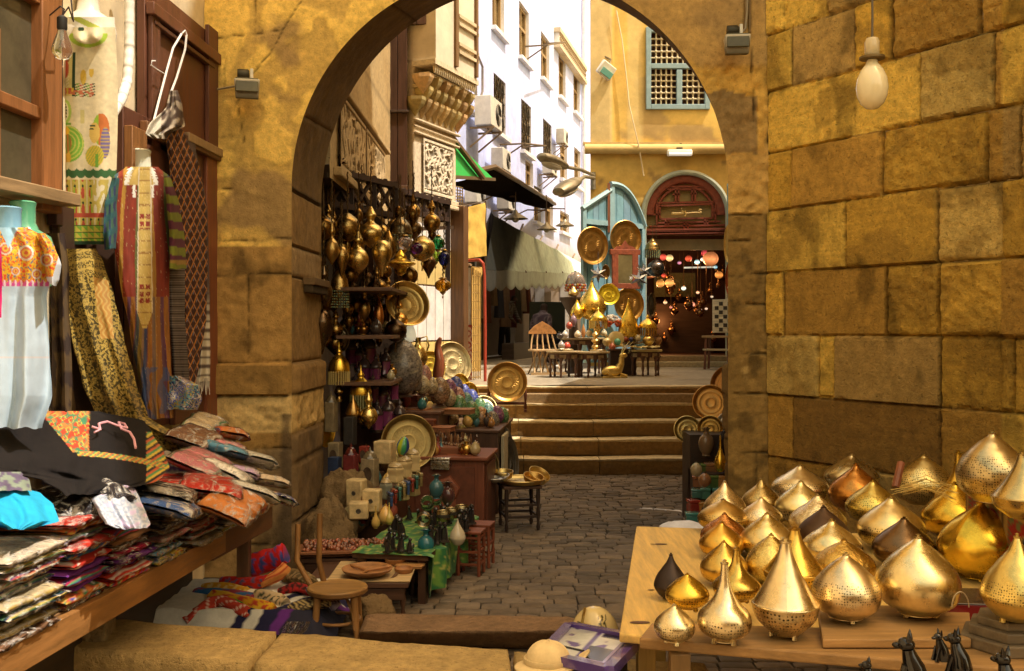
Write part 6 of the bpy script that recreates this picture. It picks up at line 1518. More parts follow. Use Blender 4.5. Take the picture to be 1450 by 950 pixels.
GLS=[(620,344,10.1,.17,.068,(.03,.42,.14),'emerald green glass globe pendant'),(617,362,10.3,.17,.06,(.30,.50,.05),'lime green glass globe pendant'),(629,366,10.0,.2,.058,(.02,.025,.16),'deep blue glass drop pendant'),(627,404,10.1,.17,.08,(.70,.32,.02),'amber glass globe pendant hanging lowest'),(573,344,8.5,.15,.065,(.60,.45,.40),'pale pink glass globe pendant'),(590,352,8.7,.13,.055,(.12,.02,.14),'purple glass globe pendant')]
for px,py,Y,h,r,c,lb in GLS:hang('glass',lb+' in the lantern stall',px,py,Y,h,r,c,group='coloured glass pendants of the lantern stall')
tray('brass_plate','large deep brass plate leaning under the hanging lanterns',P(574,432,9.2),.215,Vector((.55,-1,.35)),BR,depth=.06)
tray('oval_plaque','small oval plaque with pale rim on the dark shelf',P(482,480,8.5),.075,CAMV(P(482,480,8.5)),(.3,.25,.16),1.5)
tray('brass_plate','thin edge of a brass tray behind the base of the arch pier',P(456,605,8.05),.16,Vector((1,-.35,.1)),GOLD,group=None)
tray('brass_tray','big dim brass tray with spiral chasing among the alabaster',P(578,626,8.3),.23,Vector((.25,-1,.25)),(.34,.24,.09))
tray('brass_tray','large bright round tray standing behind the mosaic eggs',P(641,515,11.2),.215,Vector((.5,-1,.35)),BRP,1.15)
tray('brass_tray','small yellow tray in front of the large bright tray',P(651,545,10.9),.1,Vector((.35,-1,.3)),GOLD,1.2)
tray('brass_tray','small yellow tray farthest right of the sunlit trays',P(664,557,10.9),.1,Vector((.45,-1,.3)),GOLD,1.2)
tray('brass_tray','yellow tray half hidden behind the wooden figure',P(610,520,11),.16,Vector((.4,-1,.3)),GOLD,1.1)
tray('brass_tray','cream edged tray lying beyond the blue eggs',P(687,575,10.9),.12,Vector((.4,-.8,.8)),BRP)
st_=P(718,541,11.4);tray('stand_tray','round copper gold tray set on a wooden stand at the foot of the rack',st_,.228,Vector((.12,-1,.12)),(.66,.36,.09))
t=thing('tray_stand','small turned wooden stand holding the round copper gold tray','stand',(st_.x,st_.y+.03,.79))
for s in(-1,1):m=MB();m.lathe([(.012,0),(.02,.05),(.011,.12),(.02,.2),(.011,.27),(.018,.32),(.004,.34)],8,T(s*.21,0,.0),RDW);m.build('post','wood_z',t);m=MB();m.bar((s*.21,.12,.02),(s*.21,-.12,.02),.03,.03,RDW);m.build('foot','wood',t)
m=MB();m.bar((-.21,0,.1),(.21,0,.1),.022,.03,RDW);m.build('rail','wood',t)
EGC={'green':(.10,.24,.09),'blue':(.06,.09,.38),'pink':(.44,.20,.16),'purple':(.24,.07,.18),'cream':(.46,.36,.20),'grey':(.20,.17,.14),'brown':(.28,.16,.08),'orange':(.45,.22,.08),'teal':(.10,.26,.22)}
EG=[(570,523,9.0,.20,'grey','giant grey mosaic egg standing tallest'),(600,532,9.3,.085,'pink','pinkish mosaic egg beside the giant grey egg'),(588,543,9.1,.07,'grey','small grey mosaic egg at the foot of the giant one'),(599,546,9.2,.075,'cream','plain cream speckled egg left of centre'),(611,547,9.3,.07,'cream','second cream speckled egg left of centre'),(623,555,9.4,.11,'brown','large brown mosaic egg in the front row'),(636,552,9.7,.085,'purple','magenta mosaic egg behind the brown one'),(645,548,9.9,.085,'blue','bright blue mosaic egg in the back row'),(636,564,9.5,.075,'cream','cream speckled egg beside the large brown egg'),(648,562,9.8,.08,'pink','dusty pink mosaic egg in mid rows'),(657,557,10.1,.075,'blue','small blue mosaic egg in the back row'),(650,575,9.6,.085,'green','green mosaic egg at the left of the front row'),(660,570,9.9,.08,'teal','teal mosaic egg in mid rows'),(668,566,10.2,.085,'blue','violet blue mosaic egg at the right of the back row'),(667,585,9.7,.095,'green','large olive green mosaic egg in the front row'),(679,577,10.1,.08,'green','pale green mosaic egg in mid rows'),(681,592,9.8,.09,'orange','orange brown mosaic egg in the front row'),(690,584,10.1,.085,'teal','mint green mosaic egg near the right end'),(697,596,9.9,.08,'grey','grey violet mosaic egg in the front row'),(704,588,10.1,.08,'purple','plum mosaic egg at the right end'),(711,590,10.2,.08,'green','last green mosaic egg at the right end'),(643,592,9.5,.05,'cream','tiny cream egg on a low stand')]
for px,py,Y,r,c,lb in EG:
 h=r*2.5 if r>.15 else r*2.35;pos=P(px,py,Y)-Vector((0,0,h*.45));t=thing('mosaic_egg',lb,'egg',pos,group='mosaic eggs of the stall')
 base=EGC[c];rs_=random.Random(px*31+py);m=MB();pr=smooth_prof([(a*r*.92,b*h)for a,b in EGG],6);n=34
 cols=[[mul(mix(base,[(.5,.42,.25),(.05,.05,.06),base,base][rs_.randrange(4)],.7*rs_.random()),rs_.uniform(.6,1.3))for i in range(n+1)]for _ in pr]
 vs0=len(m.v);m.lathe(pr,n,None,base,cap=False);m.c=[cols[j][i]for j in range(len(pr))for i in range(n+1)]
 m.build('shell','mosaic',t);m=MB();m.lathe([(r*.5,-.02),(r*.4,-.012),(r*.25,0),(r*.42,h*.06)],16,None,DKW);m.build('base','wood',t)
p=P(620,535,10.2);t=thing('wooden_figure','slim dark red carved wooden figure with bent neck before the bright tray','figurine',p)
m=MB();m.tube([(0,0,0),(.01,0,.08),(.02,0,.18),(.005,0,.27),(.0,0,.33),(.015,-.01,.38),(.03,-.02,.41)],[.055,.06,.05,.042,.03,.028,.016],12,(.30,.09,.04));m.build('body','gloss',t)
p=P(581,510,9.2);t=thing('alabaster_lamp','cream flame shaped alabaster lamp on a turned stand','lamp',p)
m=MB();m.lathe(smooth_prof([(.02,.17),(.05,.2),(.052,.25),(.03,.31),(.004,.37)],5),18,None,(.80,.72,.50),flute=6,fk=.06,tw=14);m.build('shade','tube',t);m=MB();m.lathe(smooth_prof([(.05,0),(.03,.03),(.015,.06),(.025,.1),(.014,.13),(.022,.17)],4),14,None,(.35,.2,.08));m.build('stand','gloss',t)
p=P(592,520,9.3);t=thing('brass_ewer','brass ewer with curved handle behind the eggs','ewer',p);m=MB();m.lathe(smooth_prof([(.05,0),(.09,.08),(.06,.17),(.025,.22),(.03,.28)],5),18,None,BR);m.build('body','brass',t);m=MB();m.tube([(.02,0,.27),(.08,0,.29),(.1,0,.2),(.06,0,.1)],.008,8,BR);m.build('handle','brass',t)
bx=[(598,600,9.0,.26,.2,.10,RDW,'dark red wooden box stacked in the middle of the stall'),(590,585,9.2,.24,.2,.10,(.26,.10,.04),'orange brown wooden box behind the stacked red box'),(650,582,9.25,.26,.2,.05,(.30,.13,.05),'flat brown inlaid box by the eggs'),(618,607,8.9,.3,.2,.05,(.26,.10,.04),'long flat brown box in front of the boxes'),(655,648,8.45,.24,.16,.07,(.24,.07,.03),'polished red brown box on top of the cabinet'),(585,570,9.4,.12,.12,.14,RDW,'round cornered dark red casket near the eggs'),(565,570,9.3,.1,.1,.16,(.22,.08,.04),'upright brown wooden box by the figures')]
def wbox(label,px,py,Y,w,d,h,col,mt='wood',name='wooden_box',rz=-.2,lid=True,cat='box'):
 t=thing(name,label,cat,P(px,py,Y)-Vector((0,0,h/2)),rz);m=MB();m.box((0,0,h*.36),(w,d,h*.72),None,col);m.build('body',mt,t,bevel=.004);m=MB();m.box((0,0,h*.87),(w+.008,d+.008,h*.26),None,mul(col,1.25));m.build('lid',mt,t,bevel=.006);return t
for px,py,Y,w_,d_,h,c,lb in bx:wbox(lb,px,py,Y,w_,d_,h,c)
t=thing('chess_box','flat inlaid chess board box with carved pieces on the cabinet','board game',P(640,640,8.6),-.12);m=MB();m.box((0,0,.03),(.42,.36,.06),None,(.22,.08,.035));m.build('board','wood',t,bevel=.004)
for i in range(26):
 m=MB();x,y=-.19+.38*((i*7)%13)/12,-.16+.32*((i*5)%11)/10;c=[(.10,.05,.03),(.35,.2,.1),(.18,.08,.04)][i%3];m.lathe([(.016,.06),(.018,.07),(.008,.08),(.01,.11),(.014,.12),(.004,.14+.02*(i%3))],8,T(x,y,0),c);m.build('chess_piece','gloss',t)
wl=[(626,655,8.3,'silver filigree box at the left edge of the cabinet top')]
for px,py,Y,lb in wl:wbox(lb,px,py,Y,.16,.14,.1,SIL,'hammered','silver_box')
pl_=[(497,497,8.6),(510,503,8.6),(523,500,8.7),(532,522,8.5),(546,512,8.7),(516,525,8.5),(508,548,8.4),(528,552,8.4),(542,560,8.5),(556,548,8.6),(550,585,8.35),(534,590,8.3),(566,590,8.45),(521,585,8.3)]
t0_=None
for i,(px,py,Y)in enumerate(pl_):
 lb='small dark table lantern with purple glass body'
 pos=P(px,py,Y)-Vector((0,0,.12))
 if t0_ is None:
  t0_=thing('table_lantern',lb,'lantern',pos,group='small purple glass lanterns on the shelf')
  m=MB();m.lathe([(.045,0),(.05,.01),(.042,.03),(.045,.13),(.03,.14)],8,None,(.16,.03,.10),flute=4,fk=.1);m.build('glass_body','gloss',t0_,ang=30)
  m=MB();m.lathe(smooth_prof([(.05,.13),(.055,.145),(.04,.18),(.015,.21),(.02,.225),(.003,.26)],4),12,None,(.06,.04,.04));m.build('dome','gloss',t0_)
  m=MB();m.lathe([(.055,-.01),(.055,.012),(.045,.016)],10,None,(.05,.035,.03));m.build('base','iron',t0_)
  m=MB();m.tube([(.02*math.cos(a),0,.27+.02*math.sin(a))for a in[2*PI*k/12 for k in range(13)]],.003,5,(.1,.07,.04));m.build('ring','iron',t0_)
 else:dup(t0_,pos,i*.7,lb,scale=random.Random(i).uniform(.85,1.25))
for px,py,Y,r,h,lb in((480,520,8.15,.085,.24,'golden domed lamp with ribbed skirt beside the pier base'),(511,553,8.2,.085,.26,'golden domed lamp with green bead skirt lower on the shelf')):
 t=thing('dome_lamp',lb,'lamp',P(px,py,Y)-Vector((0,0,.14)));m=MB();m.lathe(smooth_prof([(r,.1),(r*1.05,.12),(r*.95,.17),(r*.7,.21),(r*.3,.25),(r*.35,.27),(r*.1,.31),(.003,.35)],5),24,None,GOLD,cap=False);m.build('dome','brass',t)
 m=MB()
 for i in range(26):a=2*PI*i/26;m.tube([(r*math.cos(a),r*math.sin(a),.11),(r*1.02*math.cos(a),r*1.02*math.sin(a),0)],.007,5,(.45,.34,.12)if px<500 else(.22,.22,.1))
 m.build('bead_skirt','gloss',t);m=MB();m.lathe(smooth_prof([(.05,-.14),(.02,-.1),(.04,-.06),(.015,0),(.02,.1)],4),14,None,BRD);m.build('stem','brass',t)
vessel('brass_vase','dim brass gourd vase under the golden domed lamps','vase',P(522,590,8.1)-Vector((0,0,.1)),.3,.075,GOURD,BR)
vessel('brass_vase','small brass bell vase next to the dim gourd vase','vase',P(500,580,8.1)-Vector((0,0,.1)),.22,.06,DROP,BRD)
for px,py,Y,w_,h,c,lb in((469,585,8.05,.1,.3,(.40,.31,.17),'tall pale papyrus box leaning by the pier base'),(475,640,7.95,.11,.26,(.44,.35,.2),'cream box with dark oval next to the pier base'),(496,605,8.0,.1,.28,(.05,.045,.04),'black box lantern with framed glass'),(516,640,7.9,.08,.16,(.4,.05,.03),'red glass lantern panel beside the black box'),(497,660,7.7,.11,.3,(.26,.03,.03),'deep red lantern with dark cap near the pier base'),(524,665,7.75,.13,.3,(.48,.38,.22),'cream box with carved dark figure panel'),(474,660,7.8,.1,.24,(.03,.06,.16),'dark blue box at the foot of the pier')):
 t=thing('display_box',lb,'box',P(px,py,Y)-Vector((0,0,h/2)),-.25);m=MB();h*=.8;w_*=.85;m.box((0,0,h/2),(w_,w_,h),None,mul(c,.55));m.build('body','carve',t,bevel=.006)
 m=MB()if 'oval' in lb or 'panel' in lb else None
 if m:m.lathe([(.0005,.001),(w_*.3,.001),(w_*.33,.004),(w_*.33,0)],18,T(0,-w_/2,h*.5)@RX(PI/2)@SC(1,1.6,1),(.08,.05,.03));m.build('medallion','carve',t)
 if h>.235:m=MB();m.lathe([(w_*.55,h),(w_*.5,h+.02),(w_*.3,h+.05),(w_*.1,h+.06),(.004,h+.09)],8,None,mul(c,.3));m.build('cap','gloss',t)
ALB=(.58,.44,.22);n_al=0
for px,py,Y,w_,h,lb in((505,697,7.35,.13,.2,'cream alabaster box with a scarab panel at the left of the alabaster row'),(527,708,7.2,.13,.16,'square alabaster box with round black medallion'),(508,722,7.1,.14,.12,'plain alabaster base block under the scarab box'),(545,640,7.9,.15,.18,'square cream pot with tapering foot'),(560,672,7.6,.12,.12,'first carved alabaster candle holder of the leaning row'),(572,664,7.7,.12,.13,'second carved alabaster candle holder of the leaning row'),(584,655,7.8,.12,.14,'last carved alabaster candle holder of the leaning row'),(570,698,7.4,.1,.1,'small banded alabaster jar'),(585,690,7.5,.1,.12,'tall banded alabaster jar'),(547,695,7.4,.09,.12,'grey green stone jar behind the medallion box')):
 t=thing('alabaster_box' if w_>.12 else 'alabaster_jar',lb,'box' if w_>.12 else 'jar',P(px,py,Y)-Vector((0,0,h/2)),-.3+.2*(n_al%3));n_al+=1;m=MB()
 if w_>.12:m.box((0,0,h/2),(w_,w_*.8,h),None,ALB);m.build('body','carve',t,bevel=.012);m=MB()if 'medal' in lb or 'scarab' in lb else None
 if w_>.12:
  if m:m.lathe([(.0005,.002),(w_*.05,.002),(w_*.1,.006),(w_*.13,0)],18,T(0,-w_*.4,h*.5)@RX(PI/2),(.05,.04,.03));m.build('medallion','carve',t)
 else:m.lathe(smooth_prof([(w_*.4,0),(w_*.5,h*.1),(w_*.45,h*.5),(w_*.52,h*.85),(w_*.42,h)],5),10,None,ALB if n_al!=10 else(.25,.26,.2),flute=5,fk=.08);m.build('body','gloss',t);m=MB();m.lathe([(w_*.4,h),(w_*.5,h+.005),(w_*.4,h+.02),(w_*.1,h+.04)],12,None,mul(ALB,.7));m.build('lid','gloss',t)
t=thing('painted_egg','bright blue and yellow striped glass egg on a stand among the alabaster','egg',P(568,645,7.7));m=MB();m.lathe(smooth_prof([(a*.05,b*.15)for a,b in EGG],5),24,RY(.2),None or(1,1,1),cap=False)
m.c=[[(.02,.10,.42),(.42,.50,.03),(.05,.3,.12),(.02,.05,.2)][int(i%25/3)%4]for i in range(len(m.v))];m.build('shell','gloss',t);m=MB();m.lathe([(.03,-.12),(.01,-.1),(.008,-.02),(.03,.01)],12,None,BRD);m.build('stand','brass',t)
pts_=[]
for(x0,x1,y0,y1,z,n_)in((-1.42,-.95,7.75,8.6,.525,26),(-.82,-.3,8.35,8.5,.69,9),(-1.08,-.66,9.05,10.1,1.01,16),(-.62,-.15,9.45,9.7,.8,10),(-1.38,-1.0,8.2,9.8,1.32,16),(-1.38,-1.0,8.2,9.8,1.7,14),(-1.35,-.95,7.3,7.75,.3,18),(-1.15,-.85,7.0,7.6,.34,12)):
 for i in range(n_):pts_.append((rs_.uniform(x0,x1),rs_.uniform(y0,y1),z))
KD=(('brass_cup','brass cup','cup',VASE,.09,.035,'brass'),('stone_jar','stone jar','jar',SQUAT,.1,.04,'gloss'),('scent_bottle','scent bottle','bottle',BOTTLE,.15,.03,'gloss'),('carved_figure','carved figure','figurine',GOURD,.17,.032,'carve'))
CC_=(('amber',(.42,.2,.05)),('dark',(.06,.04,.03)),('cream',(.5,.4,.22)),('deep red',(.28,.05,.03)),('bronze',(.3,.19,.08)),('teal',(.05,.16,.16)),('golden',(.66,.44,.12)))
px_={}
for i,p_ in enumerate(pts_):
 nm,lb,ct,sh,h,r,mt_=KD[i%4];cn,c=CC_[rs_.randrange(7)];lb='small %s %s in the crowded shaded stall stock'%(cn,lb)
 if nm not in px_:px_[nm]=vessel(nm,lb,ct,p_,h,r,sh,(1,1,1),mt_,group='small stock crowding the stall',n=14);dup_=px_[nm]
 else:dup_=dup(px_[nm],p_,i,lb,scale=rs_.uniform(.75,1.4))
 for q in[dup_]+list(dup_.children):q.color=(*jit(c,.2,rs_),1)
t=thing('bead_tray','long wooden tray heaped with brown prayer beads on the low table','tray',(-1.1,6.62,.262),.12)
m=MB();
for a,b in(((-.29,-.12),(.29,-.12)),((.29,-.12),(.29,.12)),((.29,.12),(-.29,.12)),((-.29,.12),(-.29,-.12))):m.bar((a[0],a[1],.03),(b[0],b[1],.03),.07,.014,(.22,.09,.04),up=(0,0,1))
m.box((0,0,.005),(.58,.24,.01),None,(.14,.06,.03));m.build('body','wood',t)
m=MB();rs_=random.Random(8)
for i in range(330):x,y=rs_.uniform(-.27,.27),rs_.uniform(-.1,.1);m.ball((x,y,.03+.05*(1-(y/.11)**2)*rs_.uniform(.5,1)),rs_.uniform(.011,.018),None,jit((.22,.07,.03),.5,rs_),7,5)
m.build('beads','gloss',t)
wtable('low_table','small dark table under the tray of brown beads',(-1.1,6.7,0),.56,.44,.25,DKW)
def platter(label,pos,r,col,rz=0,parts=0):
 t=thing('wooden_platter',label,'platter',pos,rz);m=MB();m.lathe([(.0005,0),(r*.7,0),(r*.95,.02),(r,.035),(r*.96,.037),(r*.88,.025),(r*.7,.012),(.0005,.012)],32,None,col,cap=False);m.build('dish','wood',t)
 if parts:
  m=MB()
  for i in range(parts):a=i*2*PI/parts+.4;m.tube([(0,0,.02),(r*.5*math.cos(a),r*.5*math.sin(a),.026),(r*.93*math.cos(a),r*.93*math.sin(a),.032)],.008,6,col)
  m.build('divider','wood',t)
platter('large round wooden platter with divided compartments on the low table',P(520,812,6.05)*1,.155,(.36,.17,.06),0,3)
platter('small round wooden dish beside the divided platter',P(572,812,6.15),.06,(.35,.16,.06));platter('oval wooden dish behind the small one',P(560,798,6.35),.07,(.33,.15,.05));platter('woven looking brown dish at the back of the low table',P(563,786,6.5),.07,(.40,.25,.1))
m=MB();m.tube([P(545,826,5.98),P(556,818,6.02),P(562,812,6.06)],[.014,.008,.01],8,(.12,.06,.03));tag(m.build('wooden_spoon','wood',None,P(556,818,6.02)),'small dark wooden spoon on the pale board','spoon')
wbox('flat wooden board box at the right of the low table',582,800,6.3,.17,.12,.02,(.42,.22,.08));wbox('small upright wooden holder on the low table',566,790,6.35,.03,.03,.14,(.30,.14,.05));wbox('grey metal case standing on the low table',581,783,6.4,.04,.03,.12,(.2,.2,.18),'hammered','metal_case')
f0=None;rs_=random.Random(14)
for i in range(30):
 px=rs_.uniform(545,668);py=770-(px-545)*.22-rs_.uniform(0,52)+8;Y=6.35+(790-py)/70*.75+(px-545)*.004;Y=min(7.5,max(6.3,(CAM_H-.325)*FL/(py+14-HY)))
 x=(px-HX)*Y/FL;lb='little black stone figurine on the green cloth table'
 if f0 is None:
  f0=thing('black_figurine',lb,'figurine',(x,Y,.33),0,'black stone figurines on the green cloth');m=MB();m.tube([(0,0,0),(0,0,.03),(.004,0,.06),(.012,0,.085)],[.026,.022,.018,.012],8,(.025,.022,.022));m.ball((.016,0,.1),(.017,.014,.016),None,(.025,.022,.022),8,6);m.build('body','gloss',f0)
  m=MB();m.box((0,0,.005),(.06,.05,.012),None,(.04,.035,.03));m.build('plinth','gloss',f0)
 else:dup(f0,(x,Y,.33),rs_.uniform(-2.5,-.5),lb,scale=rs_.uniform(.75,1.35))
for i,(px,py,Y,lb)in enumerate(((605,712,7.2,'wide silver bracelet with black script on the figurines'),(617,705,7.3,'plain silver bracelet beside the scripted one'),(628,730,7.0,'small brass cup at the back of the green table'),(640,726,7.2,'banded cream cup in the middle of the green table'),(654,722,7.3,'banded cream cup at the right of the green table'),(600,735,6.9,'dark banded bracelet low on the green table'))):
 t=thing('bracelet' if i in(0,1,5)else 'cup',lb,'bracelet' if i in(0,1,5)else 'cup',P(px,py,Y));m=MB();m.lathe([(.045,-.035),(.048,-.03),(.048,.03),(.045,.035),(.04,.03),(.04,-.03),(.045,-.035)],24,RX(.8+.2*i)if i in(0,1,5)else None,SIL if i<2 else(.4,.33,.18),cap=False);m.build('band','hammered',t)
 m=MB();m.lathe([(.0485,-.012),(.0495,0),(.0485,.012)],24,RX(.8+.2*i)if i in(0,1,5)else None,(.04,.035,.03),cap=False);m.build('stripe','gloss',t)
for i,(px,py,Y,c,lb)in enumerate(((648,755,6.75,(.55,.48,.36),'cream horse head carving at the front of the green table'),(603,770,6.5,(.02,.14,.18),'teal glass bottle with dark lid at the front corner'),(618,690,7.3,(.04,.12,.14),'teal glass lantern at the back of the green table'),(634,700,7.5,(.08,.03,.03),'dark red bottle at the back of the green table'))):
 vessel('glass_bottle' if i else 'horse_carving',lb,'bottle' if i else 'carving',P(px,py,Y)-Vector((0,0,.08)),.17,.055,VASE if i else DROP,c,'gloss')
for i in range(8):
 px,py=552+i*6,706-i*4;wbox('thin coloured booklet standing in the row beside the alabaster jars',px,py,7.25+.03*i,.02,.1,.1,[(.03,.06,.16),(.2,.03,.02),(.04,.12,.1),(.22,.16,.06)][i%4],'gloss','booklet',.4,True,'book')
for o in[o for o in COL.objects if o.name.startswith('booklet')]:o['group']='row of booklets by the alabaster'
for px,py,Y,lb in((667,812,7.1,'small red wooden lattice stool at the end of the green table'),(681,800,7.4,'second red wooden stool behind the first at the table end')):
 p=GP(px,py,0);t=thing('lattice_stool',lb,'stool',(p.x,p.y,0),-.2);c=(.20,.055,.025)
 for sx in(-1,1):
  for sy in(-1,1):m=MB();m.lathe([(.012,0),(.014,.1),(.009,.14),(.014,.2),(.012,.3)],8,T(sx*.075,sy*.075,0),c);m.build('leg','wood_z',t)
 for z in(.08,.17,.27):
  for s in(-1,1):
   m=MB();m.bar((-.075,s*.075,z),(.075,s*.075,z),.016,.016,c);m.build('rail','wood',t);m=MB();m.bar((s*.075,-.075,z),(s*.075,.075,z),.016,.016,c);m.build('rail','wood',t)
 m=MB();m.box((0,0,.305),(.18,.18,.018),None,c);m.build('seat','wood',t,bevel=.003)
for px,py,Y,rx,oval,c,lb in((712,642,10.0,.12,2.3,(.35,.33,.3),'tall grey oval tray leaning by the egg block'),(720,655,9.9,.1,2.6,(.25,.23,.2),'darker grey oval tray in front of the tall one'),(694,662,8.9,.075,1.9,(.6,.52,.3),'pale brass oval tray leaning on the cabinet side')):
 tray('oval_tray',lb,P(px,py,Y),rx,Vector((.6,-1,.12)),c,oval)
m=MB();m.box((0,0,.33),(.03,.42,.66),None,(.52,.44,.28));o=tag(m.build('pale_panel','fabric',None,None,bevel=.004),'pale cloth covered end panel of the egg display','panel');o.location=(-.07,9.75,.06);o.rotation_euler=(0,0,-.1)
for px,py,Y,r,lb in((490,712,7.6,(.2,.16,.24),'weathered boulder at the foot of the left pier'),(527,868,5.72,(.12,.1,.1),'lumpy stone lying under the low table by the worn step'),(468,770,7.1,(.2,.2,.3),'broken masonry lump beneath the left pier')):
 p=P(px,py,Y);m=MB();m.ball((0,0,0),1,None,(.20,.135,.065),48,30)
 m.v=[Vector((v.x*r[0],v.y*r[1],v.z*r[2]))*(1+.6*fbm(v.x*1.3+px,v.y*1.3,v.z*1.3)+.22*fbm(v.x*5,v.y*5,v.z*5+px))for v in m.v]
 o=tag(m.build('boulder','stone',None,None,ang=0),lb,'rock');o.location=p
c_=Vector(((735-HX)*8.75/FL,8.75,0));t=thing('plate_table','small black turned leg table displaying brass plates on the setts','table',c_,.2)
m=MB();m.box((0,0,.375),(.34,.34,.025),None,DKW);m.build('tabletop','wood',t,bevel=.004)
for sx in(-1,1):
 for sy in(-1,1):m=MB();m.lathe([(.012,0),(.018,.03),(.01,.07),(.02,.14),(.012,.2),(.02,.28),(.016,.36)],10,T(sx*.14,sy*.14,0),(.035,.02,.014));m.build('leg','wood_z',t)
 for z in(.12,.22):m=MB();m.bar((sx*.14,-.14,z),(sx*.14,.14,z),.015,.02,(.035,.02,.014));m.build('stretcher','wood',t)
for sy in(-1,1):
 for z in(.12,.22):m=MB();m.bar((-.14,sy*.14,z),(.14,sy*.14,z),.015,.02,(.035,.02,.014));m.build('stretcher','wood',t)
tray('brass_plate','flat wide brass plate lying across the little court table',c_+Vector((.02,0,.40)),.22,Vector((0,0,1)),(.62,.46,.18))
for dx,dy,r,d,f,c,lb in((-.14,.1,.09,.05,(0,-.1,1),BR,'small brass bowl at the back left of the little court table'),(-.2,-.05,.12,.02,(-.15,-.1,1),SIL,'dull silver plate sticking out left of the little court table'),(-.22,-.12,.11,.02,(.05,0,1),(.4,.38,.32),'lower grey plate under the silver one'),(.16,.02,.10,.05,(.5,-.5,1),BR,'brass bowl tipped up at the right of the little court table'),(.12,-.1,.09,.04,(.2,-.3,1),(.7,.42,.12),'copper gold dish in front on the little court table')):
 tray('brass_bowl',lb,c_+Vector((dx,dy,.425+abs(dx)*.05)),r,Vector(f),c,depth=d,cat='bowl')
for px,py,Y,r,c,f,lb in((1006,570,9.4,.165,(.60,.33,.1),(-.25,-1,.2),'copper gold tray with ringed centre at the top of the right pile'),(973,608,9.3,.125,(.68,.52,.2),(-.1,-1,.15),'left brass tray of the three leaning by the steps'),(1006,606,9.2,.115,(.60,.40,.12),(-.3,-1,.1),'small brass bowl tray in front of the copper one'),(1036,546,9.6,.20,(.48,.24,.08),(-.4,-1,.2),'large dull copper tray half behind the right pier'),(1032,600,9.2,.11,SIL,(-.3,-1,.2),'silver edged tray tucked behind the right pier')):
 tray('brass_tray',lb,P(px,py,Y),r,Vector(f),c)
t=thing('trinket_shelf','stepped dark shelf of trinkets behind the right pier','shelf',(1.8,8.9,0));
for i,(z,y0)in enumerate(((.25,8.3),(.5,8.6),(.8,8.92))):m=MB();m.box((1.80,y0+.18,z/2),(.42,.4,z),None,(.05,.03,.02));m.build('tier','wood',t,t.location,bevel=.004)
rs_=random.Random(4);bc=[('teal',(.06,.22,.2)),('red',(.34,.04,.03)),('cream',(.5,.4,.24)),('brown',(.28,.13,.06)),('green',(.12,.2,.06)),('orange',(.5,.24,.06))]
n_b=0
for row,(py,Y)in enumerate(((752,8.25),(733,8.3),(716,8.4),(698,8.5),(681,8.6),(663,8.75))):
 for j in range(4):
  px=975+j*17+row*3+rs_.uniform(-3,3)
  if px>1046:continue
  nm,c=bc[rs_.randrange(6)];side=['left end','left of the middle','right of the middle','right end'][j];rw_=['lowest','second','third','fourth','fifth','top'][row]
  wbox('%s trinket box, %s of the %s row by the right pier'%(nm,side,rw_),px,py,Y,rs_.uniform(.08,.11),.1,rs_.uniform(.07,.11),jit(c,.2,rs_),'gloss','trinket_box',rs_.uniform(-.4,.2))
vessel('clay_pot','round orange clay pot on the right trinket shelf','pot',P(998,690,8.3),.12,.055,SPHERE,(.34,.16,.07),'gloss');vessel('clay_pot','cream round pot left of the clay pot','pot',P(986,675,8.45),.12,.05,SPHERE,(.5,.4,.24),'gloss');vessel('brass_bottle','slim golden bottle on the right trinket shelf','bottle',P(1020,668,8.5),.3,.05,BOTTLE,GOLD);vessel('bronze_vase','dark bronze vase on the right trinket shelf','vase',P(1000,645,8.7),.24,.07,VASE,(.2,.13,.07),'gloss')
m=drape([(610,1022,1046),(625,1016,1046),(650,1012,1046),(662,1014,1046)],lambda x,y:8.7,lambda x,y:(.03,.022,.018),20,30,((2,.04),),.1,2);tag(m.build('dark_bag','fabric',None,P(1030,660,8.7)),'black cloth bag hanging beside the right pier','bag')
m=MB();m.ball((0,0,0),(.16,.12,.07),None,(.72,.72,.78),30,14);m.v=[v*(1+.15*nz(v.x*20,v.y*20,v.z*20))for v in m.v];o=tag(m.build('white_cloth','fabric',None,None),'white cloth bundle behind the pale wooden table','cloth');o.location=P(968,752,6.6)
SZ=.99
def onst(px,py):return GP(px,py,SZ)
def low_table(label,px,py,r,h,Y=None,col=(.10,.045,.025),top=None):
 Y=Y or(CAM_H-SZ)*FL/(py-HY);t=thing('inlaid_table',label,'table',((px-HX)*Y/FL,Y,SZ),.2,'low inlaid tables in front of the shop')
 m=MB();m.lathe([(.0005,h-.03),(r*.98,h-.03),(r,h-.02),(r,h-.005),(r*.97,h),(.0005,h)],24,None,top or(.36,.26,.13),cap=False);m.build('tabletop','wood',t)
 m=MB();m.lathe([(r*.82,h-.12),(r*.86,h-.1),(r*.86,h-.03)],8,None,col,cap=False)
 for i in range(8):a=2*PI*i/8+.39;m.box((0,0,0),(.1,.012,.06),T(r*.82*math.cos(a),r*.82*math.sin(a),h-.085)@RZ(a+PI/2),(.34,.24,.12))
 m.build('apron','carve',t,smooth=False)
 for i in range(6):a=2*PI*i/6;m=MB();m.lathe([(.014,0),(.022,.02),(.014,.06),(.024,.12),(.014,h*.5),(.026,h*.62),(.05,h-.1)],8,T(r*.8*math.cos(a),r*.8*math.sin(a),0),col);m.build('leg','wood_z',t)
 return t
low_table('low inlaid table at the left beside the slatted chair',800,534,.29,.41);low_table('low inlaid table second from the left under the brass vase',838,534,.28,.40);low_table('low inlaid table at the right with cream cloths on top',914,532,.27,.42,top=(.6,.48,.2))
low_table('taller dark table at the back carrying trinkets',828,528,.42,.60);
